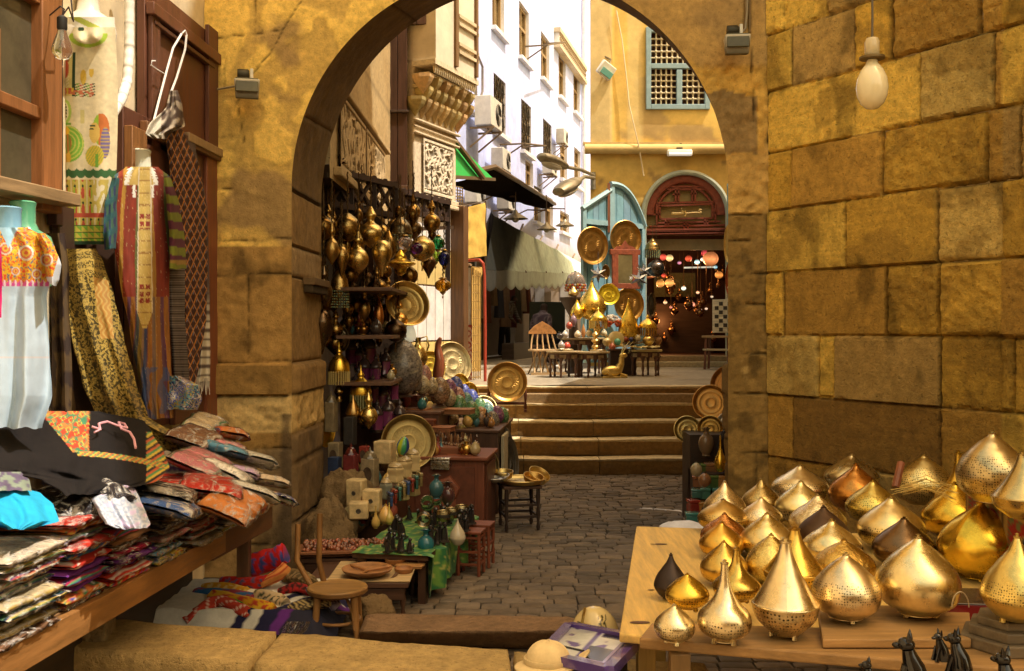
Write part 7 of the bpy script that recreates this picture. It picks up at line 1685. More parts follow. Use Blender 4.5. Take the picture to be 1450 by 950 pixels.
t=thing('dark_chest','black square chest behind the golden deer','chest',onst(880,531),0);m=MB();m.box((0,0,.2),(.4,.36,.4),None,(.05,.025,.018));m.build('body','wood',t,bevel=.006);m=MB();m.box((0,0,.415),(.44,.4,.03),None,(.10,.05,.03));m.build('lid','wood',t,bevel=.004)
p=onst(772,530);t=thing('slatted_chair','pale slatted folding chair with carved triangular back at the lane corner','chair',p,.25);c=(.50,.33,.16)
for i in range(5):
 x=-.19+.095*i;m=MB();m.tube([(x*1.25,-.2,0),(x*1.0,-.02,.2),(x*.95,.1,.38)],.016,6,c);m.build('leg','wood_z',t);m=MB();m.tube([(x*1.25,.2,0),(x*1.0,.04,.2),(x*1.0,-.18,.40)],.015,6,mul(c,.8));m.build('leg','wood_z',t)
 m=MB();m.tube([(x*1.15,.1,.40),(x*1.0,.16,.55),(x*.85,.17,.68)],.014,6,c);m.build('back_slat','wood_z',t)
m=MB();m.box((0,-.02,.40),(.5,.36,.03),None,c);m.build('seat','wood',t,bevel=.004)
m=MB();m.prism([(-.24,0),(.24,0),(.24,.03),(.14,.13),(0,.21),(-.14,.13),(-.24,.03)],.035,T(0,.17,.67)@RX(PI/2),(.42,.20,.06));m.build('back_crest','carve',t)
m=MB();m.box((0,-.2,.02),(.6,.04,.04),None,c);m.build('foot_rail','wood',t)
GD=(.86,.58,.10)
def on(px,py_base,Y,*a,**k):return P(px,py_base,Y)
vessel('brass_lantern','tall golden teardrop lantern glinting right of centre','lantern',P(890,489,16),.72,.165,DROP,GD,holes=[(.1,.5)],group='golden lanterns before the shop')
vessel('brass_lantern','large golden dome lantern at the back left of the group','lantern',P(838,452,16.6),.62,.24,DROP,GD,holes=[(.15,.4)],group='golden lanterns before the shop')
vessel('brass_lantern','slender golden lantern left of the large dome','lantern',P(817,452,16.4),.32,.115,DROP,GD,group='golden lanterns before the shop')
vessel('brass_lantern','small golden lantern on the dark column at the far left','lantern',P(812,420,17),.18,.09,DROP,BR,group='golden lanterns before the shop')
vessel('brass_lantern','little brass lantern under the column top','lantern',P(809,438,17),.2,.07,ONION,BR,group='golden lanterns before the shop')
for px,py,Y,lb in((847,474,15.9,'golden domed stand lantern with open sides in the middle'),(917,484,16,'golden domed fringe lamp beside the shop door')):
 t=thing('dome_lamp',lb,'lamp',P(px,py,Y));m=MB();m.lathe(smooth_prof([(.14,.22),(.15,.235),(.13,.29),(.06,.35),(.02,.38),(.025,.40),(.003,.44)],5),24,None,GD,cap=False);m.build('dome','brass',t)
 m=MB();
 for i in range(20):a=2*PI*i/20;m.tube([(.14*math.cos(a),.14*math.sin(a),.225),(.14*math.cos(a),.14*math.sin(a),.1)],.008,4,(.6,.4,.12))
 m.build('fringe','brass',t);m=MB();m.lathe(smooth_prof([(.1,0),(.11,.01),(.03,.03),(.05,.1),(.02,.18),(.02,.24)],4),16,None,BR);m.build('stem','brass',t)
vessel('brass_vase','tall knobbed brass candlestick on the second table','candlestick',P(843,497,15.7),.36,.075,[(.9,0),(.5,.08),(.9,.2),(.4,.32),(.9,.46),(.4,.58),(.8,.72),(.3,.85),(.4,1)],BR)
vessel('brass_vase','round brass vase on the dark chest side by the door','vase',P(918,489,15.9),.2,.1,VASE,BR);vessel('carved_jar','carved brown wooden jar by the shop door','jar',P(932,488,16),.16,.06,VASE,(.3,.15,.06),'carve');vessel('gold_cup','cream gold vase beside the arched niche','vase',P(859,490,15.8),.17,.07,VASE,(.66,.5,.2),'gloss')
t=thing('plant_stand','dark turned column stand with round top behind the lanterns','stand',Vector(((812-HX)*17/FL,17,SZ)));m=MB();m.lathe([(.16,0),(.1,.05),(.06,.1),(.09,.5),(.06,.95),(.2,1.2),(.24,1.25),(.24,1.29)],16,None,(.06,.035,.02));m.build('column','wood_z',t)
t=thing('bead_lamp','lamp with red and clear bead shade just under the mint awning corner','lamp',P(815,408,17.4));m=MB();m.lathe([(.17,.05),(.18,.1),(.13,.22),(.06,.28)],20,None,(.62,.5,.42),cap=False);m.build('shade','glass',t);m=MB()
for i in range(26):
 a=2*PI*i/26
 for k in range(3):m.ball((.175*math.cos(a),.175*math.sin(a),.05-.045*k),.022,None,[(.45,.05,.03),(.5,.45,.4),(.5,.28,.05)][(i+k)%3],6,4)
m.build('bead_fringe','gloss',t);m=MB();m.tube([(0,0,.3),(0,0,-.62)],.02,6,DKW);m.build('stem','wood_z',t)
p=onst(868,535);t=thing('deer_statue','golden seated deer statue with branching antlers on the street edge','statue',p,.2);c=(.74,.56,.20);m=MB()
m.ball((-.02,0,.10),(.17,.08,.09),None,c,18,12);m.tube([(.08,0,.13),(.13,0,.22),(.14,0,.32)],[.075,.05,.04],10,c);m.ball((.165,-.005,.345),(.065,.035,.04),RY(.0),c,12,8);m.tube([(.10,-.05,.05),(.2,-.06,.03),(.12,-.07,.02)],[.03,.022,.018],8,c);m.tube([(-.12,-.07,.08),(-.05,-.09,.03),(-.14,-.09,.02)],[.05,.03,.02],8,c)
m.build('body','tray',t);m=MB()
for s in(-1,1):
 m.tube([(.14,s*.02,.37),(.17,s*.05,.44),(.24,s*.08,.5),(.3,s*.09,.56)],[.009,.008,.006,.003],6,c);m.tube([(.18,s*.05,.45),(.17,s*.07,.52)],[.007,.003],6,c);m.tube([(.22,s*.07,.48),(.31,s*.1,.49)],[.006,.003],6,c)
m.build('antlers','tray',t);m=MB();m.box((0,0,.012),(.4,.22,.024),None,(.5,.38,.14));m.build('base','tray',t,bevel=.004)
p=P(872,491,15.8);t=thing('shell_niche','cream arched shell ornament holding a turquoise egg','ornament',p);m=MB();m.lathe([(.12,0),(.13,.02),(.13,.05),(.10,.06)],24,T(0,.03,.12)@RX(PI/2),(.7,.56,.26));m.box((0,.0,.02),(.26,.12,.04),None,(.7,.56,.26));m.build('shell','gloss',t);m=MB();m.ball((.02,-.06,.08),(.055,.05,.055),None,(.12,.5,.38));m.build('egg','gloss',t)
p=P(866,470,16.1);t=thing('flower_bowl','round silver and red bead flower ornament behind the niche','ornament',p);m=MB();rs_=random.Random(3)
for i in range(70):a,z=rs_.uniform(0,6.28),rs_.uniform(-.5,1);q=math.sqrt(max(0,1-z*z));m.ball((.13*q*math.cos(a),.13*q*math.sin(a),.15+.11*z),.028,None,(.5,.09,.03)if z<.3 else(.6,.52,.4),6,4)
m.build('beads','gloss',t)
for i,(px,py,Y,c,lb)in enumerate(((800,478,15.9,(.5,.45,.4),'white small statuette at the left of the back table'),(793,480,15.8,(.06,.05,.05),'black small statuette at the left edge of the back table'),(818,478,15.8,(.7,.58,.4),'cream shell ornament on the back table'),(806,466,16.2,(.42,.08,.05),'red carved toy on the back table'),(826,478,15.7,(.5,.22,.08),'copper slim vase on the back table'),(834,476,15.9,(.68,.58,.36),'cream ornament next to the slim copper vase'),(855,476,15.9,(.7,.6,.38),'white shell dish right of the domed lantern'),(803,495,15.6,(.52,.08,.05),'bright red toy camel on the first table'),(795,493,15.5,(.4,.36,.34),'grey glass jar on the first table'),(893,484,15.9,(.10,.12,.3),'small blue cup on the cake stand'),(886,484,15.9,(.42,.1,.05),'small red cup on the cake stand'),(903,484,15.9,(.6,.5,.3),'small cream cup on the cake stand'),(867,495,15.7,(.5,.14,.08),'red fruit shaped box by the niche'),(812,462,16.3,(.3,.2,.25),'mauve vase behind the red carved toy'))):
 vessel('trinket',lb,'ornament',P(px,py,Y),.12 if i not in(4,13)else .22,.055 if i!=4 else .035,[ONION,VASE,SQUAT,EGG][i%4],c,'gloss',n=14,finial=False)
t=thing('cake_stand','dark footed stand holding little cups by the teardrop lantern','stand',P(895,500,15.9));m=MB();m.lathe([(.09,0),(.03,.03),(.03,.13),(.2,.165),(.21,.18),(.0005,.178)],20,None,(.12,.08,.06));m.build('body','gloss',t)
m=MB();m.grid(lambda u,v:((u-.5)*.42,(v-.5)*.3,.03+.03*nz(u*6,v*6)+.02*nz(u*15,v*15)),30,20,cf=lambda u,v:(.74,.64,.34)if nz(u*9,v*9)>-.1 else(.6,.45,.16));o=tag(m.build('folded_napkins','fabric',None,None),'cream yellow napkins heaped on the right low table','cloth');o.location=P(914,492,15.8)+Vector((0,0,-.02))
for px,py,Y,lb in((800,497,15.6,'white paper tray on the first low table'),(847,498,15.6,'pale oval dish on the second low table')):tray('oval_dish',lb,P(px,py,Y),.13,Vector((0,0,1)),(.6,.52,.36),.7)
m=MB()
for i in range(12):a=i*1.3;m.ball((.12*(i%4)-.18,.0,.03+.03*(i//4)),(.05,.04,.03),RZ(a),(.72,.7,.66),8,5)
o=tag(m.build('white_slippers','fabric',None,None),'white crumpled cloth scraps under the first low table','cloth');o.location=onst(790,530)+Vector((0,0.05,.1))
def dtray(px,py,Y,r,f,c,lb,ov=1.0):tray('brass_tray',lb,P(px,py,Y),r,Vector(f),c,ov,group=None)
dtray(885,338,19.25,.355,(.5,-1,0),(.60,.33,.08),'big brass tray hung high on the blue door nearest the arch');dtray(838,348,18.75,.355,(.6,-1,0),(.58,.34,.09),'big brass tray hung on the outer blue door leaf');dtray(890,431,19.1,.32,(.4,-1,.05),(.56,.30,.07),'dim brass tray low on the blue door behind the teardrop lantern')
dtray(862,417,18.6,.2,(.15,-1,.15),(.92,.70,.05),'bright lemon yellow brass tray in front of the blue doors')
p=P(885,381,18.75);t=thing('wall_mirror','red wood framed mirror with carved crest hung on the blue door','mirror',p,.25);m=MB();w_,h_=.40,.68;RM=(.30,.075,.03)
for s in(-1,1):m.box((s*w_*.5,0,0),(.12,.05,h_),None,RM);m.box((0,0.002,s*(h_*.5-.02)),(w_+.2,.055,.1),None,RM)
m.build('frame','carve',t,bevel=.006);m=MB();m.prism([(-.24,0),(.24,0),(.17,.06),(.06,.09),(0,.18),(-.06,.09),(-.17,.06)],.04,T(0,0,h_*.5+.02)@RX(PI/2),RM);m.build('crest','carve',t);m=MB();m.box((0,-.01,0),(w_-.1,.02,h_-.12),None,(.20,.16,.07));m.build('glass','pane',t)
def star(px,py,Y,r,lb):
 t=thing('star_lantern',lb,'lantern',P(px,py,Y),.1,'mirrored star lanterns on the blue door');m=MB();vs=[];fs=[];n=6
 for i in range(12):a=PI*i/6;q=r if i%2==0 else r*.42;vs.append((q*math.sin(a),0,q*math.cos(a)))
 vs+=[(0,-r*.4,0),(0,r*.4,0)];fs=[(i,(i+1)%12,12)for i in range(12)]+[((i+1)%12,i,13)for i in range(12)]
 m.add([vs[i]for f in fs for i in f],[(3*k,3*k+1,3*k+2)for k in range(len(fs))],[((.75,.73,.7)if(k//1)%2 else(.12,.11,.12))for k in range(len(fs))for _ in range(3)]);m.build('body','hammered',t,smooth=False);m=MB();m.tube([(0,0,r*.95),(0,0,r*.95+.25)],.006,4,(.1,.1,.1));m.build('chain','iron',t)
star(847,388,18.4,.17,'small mirrored star lantern left of the wooden mirror');star(905,395,18.5,.18,'lower mirrored star lantern right of the wooden mirror');star(912,384,18.6,.16,'upper mirrored star lantern right of the wooden mirror')
tray('oval_plaque','small brown oval plaque between the left star and the mirror',P(857,385,18.6),.08,Vector((.3,-1,0)),(.3,.17,.06),1.7)
hang('sphere','dark metal pot lantern hung at the left jamb of the shop door',929,380,19.5,.34,.17,(.16,.13,.11),cord=.8,group=None);hang('dome','domed bead lantern on the left jamb of the shop door',924,352,19.6,.4,.15,BRD,cord=.3,group=None)
tray('oval_tray','dark oval tray standing at the left jamb of the door',P(922,432,19.6),.1,Vector((.6,-1,0)),(.16,.1,.05),2.4)
for px,py,r,ov,c,lb in((1033,345,.12,3.0,(.55,.36,.12),'upper brass tray seen edge on at the right door leaf'),(1034,395,.1,3,(.28,.08,.04),'red wooden frame edge on at the right door leaf'),(1036,420,.1,2.6,(.68,.64,.55),'silver oval mirror edge on at the right door leaf')):tray('oval_tray',lb,P(px,py,18.6),r,Vector((-.85,-.5,0)),c,ov)
p=Vector(((1018-HX)*18.4/FL,18.4,1.0));t=thing('inlaid_chair','dark folding chair with white and black inlaid back right of the shop door','chair',p,-.4)
m=MB();m.box((.05,.16,.98),(.40,.04,.62),None,(.62,.56,.42));m.build('back','wood',t,bevel=.005);m=MB()
for i in range(4):
 for j in range(7):
  if(i+j)%2:m.box((-.07+.08*i,.135,.73+.08*j),(.07,.012,.07),None,(.03,.025,.02))
m.build('inlay','wood',t,smooth=False);m=MB();m.box((0,-.04,.6),(.54,.4,.04),None,(.3,.2,.1));m.build('seat','wood',t,bevel=.004);m=MB();m.box((0,-.06,.36),(.5,.36,.03),None,(.5,.42,.26));m.build('shelf','wood',t,bevel=.004)
for sx in(-1,1):
 for sy in(-1,1):m=MB();m.bar((sx*.22,sy*.18-.03,0),(sx*.2,sy*.15-.03,.6),.04,.04,(.14,.05,.03));m.build('leg','wood_z',t)
IL=[(939,364,20.6,.07,(.9,.10,.06),'red'),(948,365,20.7,.075,(.95,.62,.25),'warm white'),(975,366,21,.07,(.75,.10,.04),'ruby'),(987,371,21.2,.055,(.55,.9,.85),'aqua'),(995,367,21.2,.045,(.9,.9,.8),'white'),(1006,366,20.9,.16,(.75,.25,.08),'large orange'),(1000,358,21.3,.1,(.5,.06,.06),'crimson'),(1023,350,20.5,.045,(.95,.8,.6),'small white'),(935,401,20.6,.085,(.95,.38,.08),'flame orange'),(948,400,20.8,.09,(.95,.42,.10),'amber'),(1018,389,20.7,.08,(.85,.30,.06),'orange'),(942,428,20.9,.04,(.95,.6,.3),'tiny amber'),(980,431,21.2,.06,(.95,.35,.2),'pink'),(988,414,21.5,.035,(.95,.55,.3),'tiny peach'),(968,408,21.6,.05,(.8,.9,.75),'pale green'),(1008,420,21.2,.03,(.9,.7,.45),'tiny gold'),(950,435,21,.03,(.9,.3,.2),'tiny red'),(1000,437,21.4,.03,(.9,.6,.4),'tiny cream'),(992,438,21.3,.025,(.9,.8,.7),'tiny white'),(940,390,21.2,.05,(.5,.05,.03),'dim red'),(962,372,21.6,.04,(.5,.2,.3),'mauve'),(1013,378,21.6,.04,(.3,.6,.7),'blue')]
for px,py,Y,r,c,nm in IL:
 t=thing('glass_lantern','lit %s glass lantern hanging inside the dim shop'%nm,'lantern',P(px,py,Y),group='lit lanterns inside the shop');m=MB();pr=smooth_prof([(a*r,(b-.5)*2*r)for a,b in SPHERE],4)
 m.lathe(pr,14,None,[mul(c,.25+.75*max(0,1-abs(z/r+.15)*1.15)**1.5)for _,z in pr],flute=7,fk=.05);m.build('globe','glow',t);m=MB();m.lathe([(r*.5,r*.85),(r*.45,r*1.05),(r*.1,r*1.3)],10,None,BRD);m.build('cap','brass',t)
 m=MB();m.tube([(0,0,r*1.2),(0,0,min(1.2,4.1-t.location.z))],.006,4,(.1,.06,.03));m.build('chain','iron',t)
t=thing('shop_counter','dark shop counter with green backed niche and strip lamp inside the shop','counter',(dcx+.1,22.3,1.2));m=MB();m.box((dcx+.2,22.2,1.75),(1.5,.5,1.1),None,(.06,.035,.02));m.build('body','wood',t,t.location,bevel=.01)
m=MB();m.box((dcx+.25,22.9,2.75),(.95,.05,.55),None,(.16,.17,.06));m.tube([(dcx+.25+.13*k/10*math.cos(k*.7),22.86,2.72+.13*k/10*math.sin(k*.7))for k in range(20)],.02,5,(.28,.28,.1));m.build('niche_panel','carve',t,t.location);m=MB();m.tube([P(968,379,22.5),P(1012,378,22.5)],.018,8,(.35,.34,.26));m.build('strip_lamp','glow',t,t.location)
rs_=random.Random(77);v0=None
for i in range(26):
 px=rs_.choice([rs_.uniform(922,955),rs_.uniform(1000,1032),rs_.uniform(955,1000)]);py=rs_.uniform(385,500)if px<955 or px>1000 else rs_.uniform(425,450);Y=rs_.uniform(20.7,21.9);lb='dim brass lamp among the stock inside the shop'
 if v0 is None:v0=vessel('stock_lamp',lb,'lamp',P(px,py,Y),.3,.09,GOURD,(.30,.17,.07),'brass',group='dim brass stock inside the shop',n=14)
 else:dup(v0,P(px,py,Y),i,lb,scale=rs_.uniform(.6,1.2))
t=thing('stock_shelf','dark shelves of stock along the left inside of the shop','shelf',(dcx-.75,21,1.2))
for z in(1.75,2.3,2.85):m=MB();m.box((dcx-.68,21.3,z),(.4,1.4,.03),None,(.08,.03,.02));m.build('shelf','wood',t,t.location)
def person(label,base,joints,edges,radii,cols,clothes_split,rz=0):
 me=bpy.data.meshes.new('body');me.from_pydata(joints,edges,[]);o=bpy.data.objects.new('person',me);COL.objects.link(o);o.location=base;o.rotation_euler=(0,0,rz)
 md=o.modifiers.new('skin','SKIN');md.use_smooth_shade=True
 for i,r in enumerate(radii):me.skin_vertices[0].data[i].radius=(r,r);
 me.skin_vertices[0].data[0].use_root=True
 s=o.modifiers.new('sub','SUBSURF');s.levels=2;s.render_levels=2
 dg=bpy.context.evaluated_depsgraph_get();ev=o.evaluated_get(dg);m2=bpy.data.meshes.new_from_object(ev);o.modifiers.clear();o.data=m2
 ca=m2.color_attributes.new('Col','FLOAT_COLOR','POINT');d=[]
 for v in m2.vertices:d+=list(cols(v.co))+[1.0]
 ca.data.foreach_set('color',d);m2.materials.append(MATS['fabric']);m2.polygons.foreach_set('use_smooth',[True]*len(m2.polygons));return tag(o,label,'person')
J=[(0,0,.88),(0,-.02,1.05),(.02,-.12,1.28),(.03,-.2,1.42),(.03,-.26,1.52),(.03,-.28,1.62),(.18,-.14,1.36),(.24,-.2,1.12),(.2,-.34,.95),(.19,-.40,.88),(-.14,-.14,1.36),(-.2,-.22,1.12),(-.16,-.36,.96),(-.15,-.42,.89),(.1,0,.82),(.11,-.03,.46),(.11,.03,.08),(.11,-.1,.04),(-.1,0,.82),(-.11,.05,.46),(-.11,.1,.08),(-.11,-.03,.04)]
E=[(0,1),(1,2),(2,3),(3,4),(4,5),(2,6),(6,7),(7,8),(8,9),(2,10),(10,11),(11,12),(12,13),(0,14),(14,15),(15,16),(16,17),(0,18),(18,19),(19,20),(20,21)]
R_=[.15,.15,.15,.075,.085,.08,.075,.055,.04,.035,.075,.055,.04,.035,.095,.07,.048,.04,.095,.07,.048,.04]
def pc(co):
 if co.z>1.47:return(.10,.05,.03)if co.z<1.56 and co.y<-.28 else(.025,.018,.014)
 if co.z>.86:
  if abs(co.x)>.13 and co.z<1.0:return(.14,.075,.045)
  return(.22,.19,.15)if(co.z*16)%1<.5 else(.08,.065,.055)
 return(.03,.03,.035)if co.z>.07 else(.02,.015,.012)
gp=Vector(((715-HX)*26/FL,26,SZ));person('man in a striped shirt and dark trousers bending forward in the shaded lane',gp,J,E,R_,pc,0,1.0)
J2=[(0,0,.55),(0,-.05,.75),(0,-.10,.95),(0,-.12,1.08),(0,-.14,1.18),(0,-.15,1.28),(.19,-.08,1.0),(.25,-.02,.76),(.2,-.2,.62),(.18,-.27,.6),(-.19,-.08,1.0),(-.25,-.02,.76),(-.2,-.2,.62),(-.18,-.27,.6),(.11,-.1,.52),(.14,-.48,.5),(.14,-.45,.08),(.14,-.56,.04),(-.11,-.1,.52),(-.14,-.48,.5),(-.14,-.45,.08),(-.14,-.56,.04)]
def pc2(co):
 if co.z>1.13:return(.03,.02,.015)
 if co.z>.56 and co.y>-.24:return(.12,.10,.12)if((co.z*18)%1<.4 or(co.x*18)%1<.3)else(.05,.035,.05)
 return(.025,.022,.03)
gp=Vector(((764-HX)*20.5/FL,20.5,SZ));person('man in a checked shirt seated on a stool beyond the slatted chair',gp,J2,E,R_,pc2,0,2.4)
t=thing('wooden_stool','dark stool under the man in the checked shirt','stool',gp+Vector((0,.02,0)));m=MB();m.box((0,0,.4),(.34,.34,.04),None,DKW);m.build('seat','wood',t)
for sx in(-1,1):
 for sy in(-1,1):m=MB();m.box((sx*.13,sy*.13,.19),(.04,.04,.38),None,DKW);m.build('leg','wood_z',t)
m=MB();m.box((0,0,.55),(.9,.04,1.1),None,(.035,.045,.03));o=tag(m.build('notice_board','paint',None,None),'dark green board leaning in the lane behind the seated man','board');o.location=Vector(((775-HX)*24/FL,24,SZ+.3));o.rotation_euler=(0,0,.3)
WT=Matrix.Identity(4)
def board_table(label,corners,z,th,col,mt,cat='table',legs=(),name='display_table'):
 c=sum((Vector(p)for p in corners),Vector())/4;t=thing(name,label,cat,(c.x,c.y,0));m=MB()
 m.add([(x,y,z-th)for x,y,_ in corners]+[(x,y,z)for x,y,_ in corners],[(3,2,1,0),(4,5,6,7),(0,1,5,4),(1,2,6,5),(2,3,7,6),(3,0,4,7)],col);m.build('tabletop',mt,t,t.location,smooth=False,bevel=.006)
 for x,y in legs:m=MB();m.box((x,y,(z-th)/2),(.06,.06,z-th),None,mul(col,.55));m.build('leg','wood_z',t,t.location,bevel=.004)
 return t
ZT=.75
a,b=GP(901,745,ZT),GP(877,897,ZT);d=(a-b).normalized();nrm=Vector((d.y,-d.x,0))
board_table('pale yellow wooden tabletop with dark knots at the left of the brass lamps',[b,b+nrm*1.6-d*.25,a+nrm*1.35,a],ZT,.03,(.66,.44,.13),'wood_y',legs=[(b.x+.1,b.y+.1),(a.x+.1,a.y-.1)])
kt=[o for o in COL.objects if o.name=='display_table'][0]
for px,py,sx in((936,771,.03),(924,771,.012),(906,882,.035),(922,836,.014)):m=MB();p=GP(px,py,ZT);m.lathe([(.0005,.0022),(sx*.6,.002),(sx,.0015)],14,T(p.x,p.y,ZT+.001)@SC(1,.45,1),(.10,.045,.02),cap=False);m.build('knot','wood',kt,kt.location)
ZF=.80
f0=GP(905,903,ZF);f1=GP(925,885,ZF)
board_table('orange brown front bench board under the nearest brass lamps',[Vector((f0.x,f0.y,0)),Vector((2.6,2.45,0)),Vector((2.75,3.0,0)),Vector((f1.x,f1.y+.03,0))],ZF,.035,(.33,.19,.07),'wood',legs=[(f0.x+.12,f0.y-.02),(1.3,2.9)],name='front_bench')
c0,c1,c2,c3=GP(1165,905,.83),GP(1375,905,.83),GP(1330,855,.83),GP(1165,858,.83)
m=MB();q=[c0,c1,c2+Vector((.1,0,0)),c3+Vector((-.02,0,0))];m.add([(p.x,p.y,.803)for p in q]+[(p.x,p.y,.83)for p in q],[(3,2,1,0),(4,5,6,7),(0,1,5,4),(1,2,6,5),(2,3,7,6),(3,0,4,7)],(.38,.22,.08));tag(m.build('loose_board','wood',None,(c0.x,c0.y,.803),smooth=False,bevel=.004),'loose plank lying on the front bench under two round lamps','board')
cb=P(1425,690,3.9);t=thing('carpet_box','box draped with a red and green patterned rug under the lamps at far right','box',(cb.x,cb.y,.75))
def rug(a,b):
 m1=min(a%1,1-a%1,b%1,1-b%1);d=math.hypot((a-.5)*1.0,(b-.5)*1.2)
 if m1<.05:return(.10,.05,.02)
 if m1<.1:return(.42,.25,.06)
 if m1<.16:return(.30,.03,.02)if int((a+b)*30)%2 else(.10,.14,.05)
 if d<.1:return(.5,.2,.1)if math.sin(8*math.atan2(b-.5,a-.5))>-.3 else(.15,.03,.03)
 if d<.2:return(.02,.03,.06)
 if d<.24:return(.4,.3,.1)
 return(.32,.03,.02)if nz(a*9,b*9)>-.15 else(.16,.17,.05)
m=MB();X0,Y0=cb.x-.06,cb.y-.42
m.grid(lambda u,v:(X0+.9*u+.1*v,Y0+.85*v,1.06+.006*nz(u*8,v*8)),60,60,cf=lambda u,v:rug(u*1.4,v*1.4));m.grid(lambda u,v:(X0+.9*u,Y0-.004+.01*math.sin(u*12)*(1-v),.77+.29*v),60,30,cf=lambda u,v:rug(u*2.2+.1,v));m.grid(lambda u,v:(X0-.003+.1*u,Y0+.85*u,.77+.29*v),40,30,cf=lambda u,v:rug(u*2,v))
m.build('rug','fabric',t,t.location)
m=MB();m.box((X0+.5,Y0+.45,.9),(.8,.75,.28),None,(.15,.08,.04));m.build('box','wood',t,t.location)
m=MB();p=P(1328,880,2.95);m.box((0,0,0),(.3,.2,.05),None,(.22,.02,.02));m.box((0,-.002,.027),(.3,.2,.006),None,(.04,.03,.03));o=tag(m.build('red_box','gloss',None,None,bevel=.003),'flat dark red box behind the animal figurines','box');o.location=GP(1350,855,.83);o.rotation_euler=(0,0,-.1)
PAT,LT='brass',(.84,.71,.42)
LM=[(955,919,29,868,SQUAT,LT,'brass',[(.2,.5)],'smallest brass lamp with a dotted triangle at the front left corner'),(973,872,31,824,SQUAT,(.70,.46,.07),'brass',[(.1,.4)],'small yellow brass lamp behind the smallest one'),(950,858,24,795,DROP,(.05,.035,.03),'iron',None,'tall black metal drop lamp at the left of the pale tabletop'),(1026,920,38,808,BOTTLE,LT,'brass',[(.12,.3)],'long necked brass bottle lamp at the front left'),(1043,862,34,788,BOTTLE,(.66,.46,.12),'brass',[(.1,.3)],'long necked lamp just behind the front bottle lamp'),(1112,912,47,778,CONE,LT,'brass',[(.08,.31)],'large cone topped lamp with pierced bowl at front centre'),(1125,850,44,760,CONE,(.68,.44,.10),'brass',[(.1,.3)],'cone topped lamp hidden behind the large one'),(1198,888,48,798,SQUAT,LT,'brass_fine',[(.3,.62)],'round lamp with fine pierced bands on the loose plank'),(1300,883,57,774,SQUAT,(.82,.68,.38),'brass',None,'big plain round brass lamp at the front right of centre'),(1195,838,43,776,SQUAT,(.70,.47,.12),'hammered',None,'textured honeycomb lamp behind the round pierced lamp'),(1025,838,34,778,ONION,(.68,.46,.12),'brass',None,'plain lamp in the left column third from the front'),(1022,800,32,750,ONION,(.66,.40,.08),'brass',None,'orange gold onion lamp in the left column'),(1026,790,34,738,ONION,COP,'hammered',None,'coppery hammered lamp in the left column'),(1024,762,36,718,SQUAT,(.66,.46,.15),'brass_fine',[(.15,.6)],'pierced lamp second from the back of the left column'),(1026,745,30,692,DROP,LT,'brass_fine',[(.1,.8)],'blunt topped pierced lamp at the back of the left column'),(1078,735,28,688,DROP,(.60,.44,.18),'brass_fine',[(.1,.8)],'dull blunt topped lamp at the back beside the pier'),(1078,762,30,715,ONION,LT,'brass_fine',[(.1,.7)],'low pierced lamp in front of the blunt topped one'),(1086,800,38,738,ONION,(.82,.66,.30),'brass_fine',[(.2,.4)],'bright smooth lamp in the second column'),(1092,838,36,768,SQUAT,(.72,.52,.18),'hammered',None,'lamp with stamped scales behind the cone lamp'),(1133,722,40,670,ONION,LT,'brass_fine',[(.3,.6)],'wide pale lamp at the back left of the second row'),(1134,750,36,692,ONION,(.84,.70,.36),'brass',[(.1,.35)],'pale gold lamp in front of the wide back one'),(1158,775,40,712,ONION,LT,'hammered',None,'lamp covered in raised studs in the middle'),(1166,790,36,728,ONION,(.10,.055,.03),'iron',None,'dark bronze onion lamp in the middle'),(1178,812,42,748,ONION,(.85,.70,.36),'brass',None,'gleaming smooth lamp in the middle row'),(1206,705,38,654,ONION,(.70,.58,.32),'brass',None,'silvery gold lamp in the far back row'),(1212,735,38,668,ONION,(.58,.26,.06),'brass',None,'copper red onion lamp in the back row'),(1236,752,38,692,ONION,(.74,.58,.16),'brass_fine',[(.1,.7)],'finely pierced lamp right of the copper one'),(1262,790,47,716,ONION,(.80,.64,.30),'brass_fine',[(.15,.5)],'big shaded gold lamp in the middle right'),(1280,815,44,746,ONION,(.16,.10,.05),'brass',None,'dark patinated lamp in the middle right'),(1308,725,42,655,SQUAT,(.72,.56,.24),'brass_fine',[(.1,.8)],'round finely pierced lamp near the wall'),(1357,740,32,650,BOTTLE,(.72,.48,.08),'brass',None,'narrow necked yellow lamp near the rug box'),(1352,775,45,696,ONION,(.78,.50,.06),'brass',None,'rich gold onion lamp before the rug box'),(1388,830,58,724,SQUAT,(.80,.52,.06),'brass',None,'large rich gold lamp with ribbed foot at the right'),(1440,892,48,772,DROP,(.76,.58,.20),'brass_fine',[(.25,.5)],'tall gold lamp cut by the right edge on a dark pedestal'),]
for i,(px,pb,hw,pt_,sh,c,mt_,ho,lb)in enumerate(LM):
 z=ZT+.008
 if pb>860 and px>940:z=ZF+.012 if px<1150 else .845
 if px==950:z=ZT+.005
 if px==1440:z=.90
 Y=(CAM_H-z)*FL/(pb-8-HY);k_=Y/FL;r=hw*k_;h=(pb-pt_)*k_*.97
 pos=Vector(((px-HX)*Y/FL,Y+r*.5,z));h*=(Y+r*.5)/Y;r*=(Y+r*.5)/Y;pos.x=(px-HX)*(Y+r*.5)/FL
 kw=dict(flute=16,fk=.012,tw=9)if mt_=='hammered' else{}
 if 'ribbed' in lb:kw=dict(flute=8,fk=.02,tw=4)
 vessel('brass_lamp',lb,'lamp',pos,h,r,sh,c,mt_,ho,'brass lamps on the right tables',40,feet=pb>815,rz=i*.9,**kw)
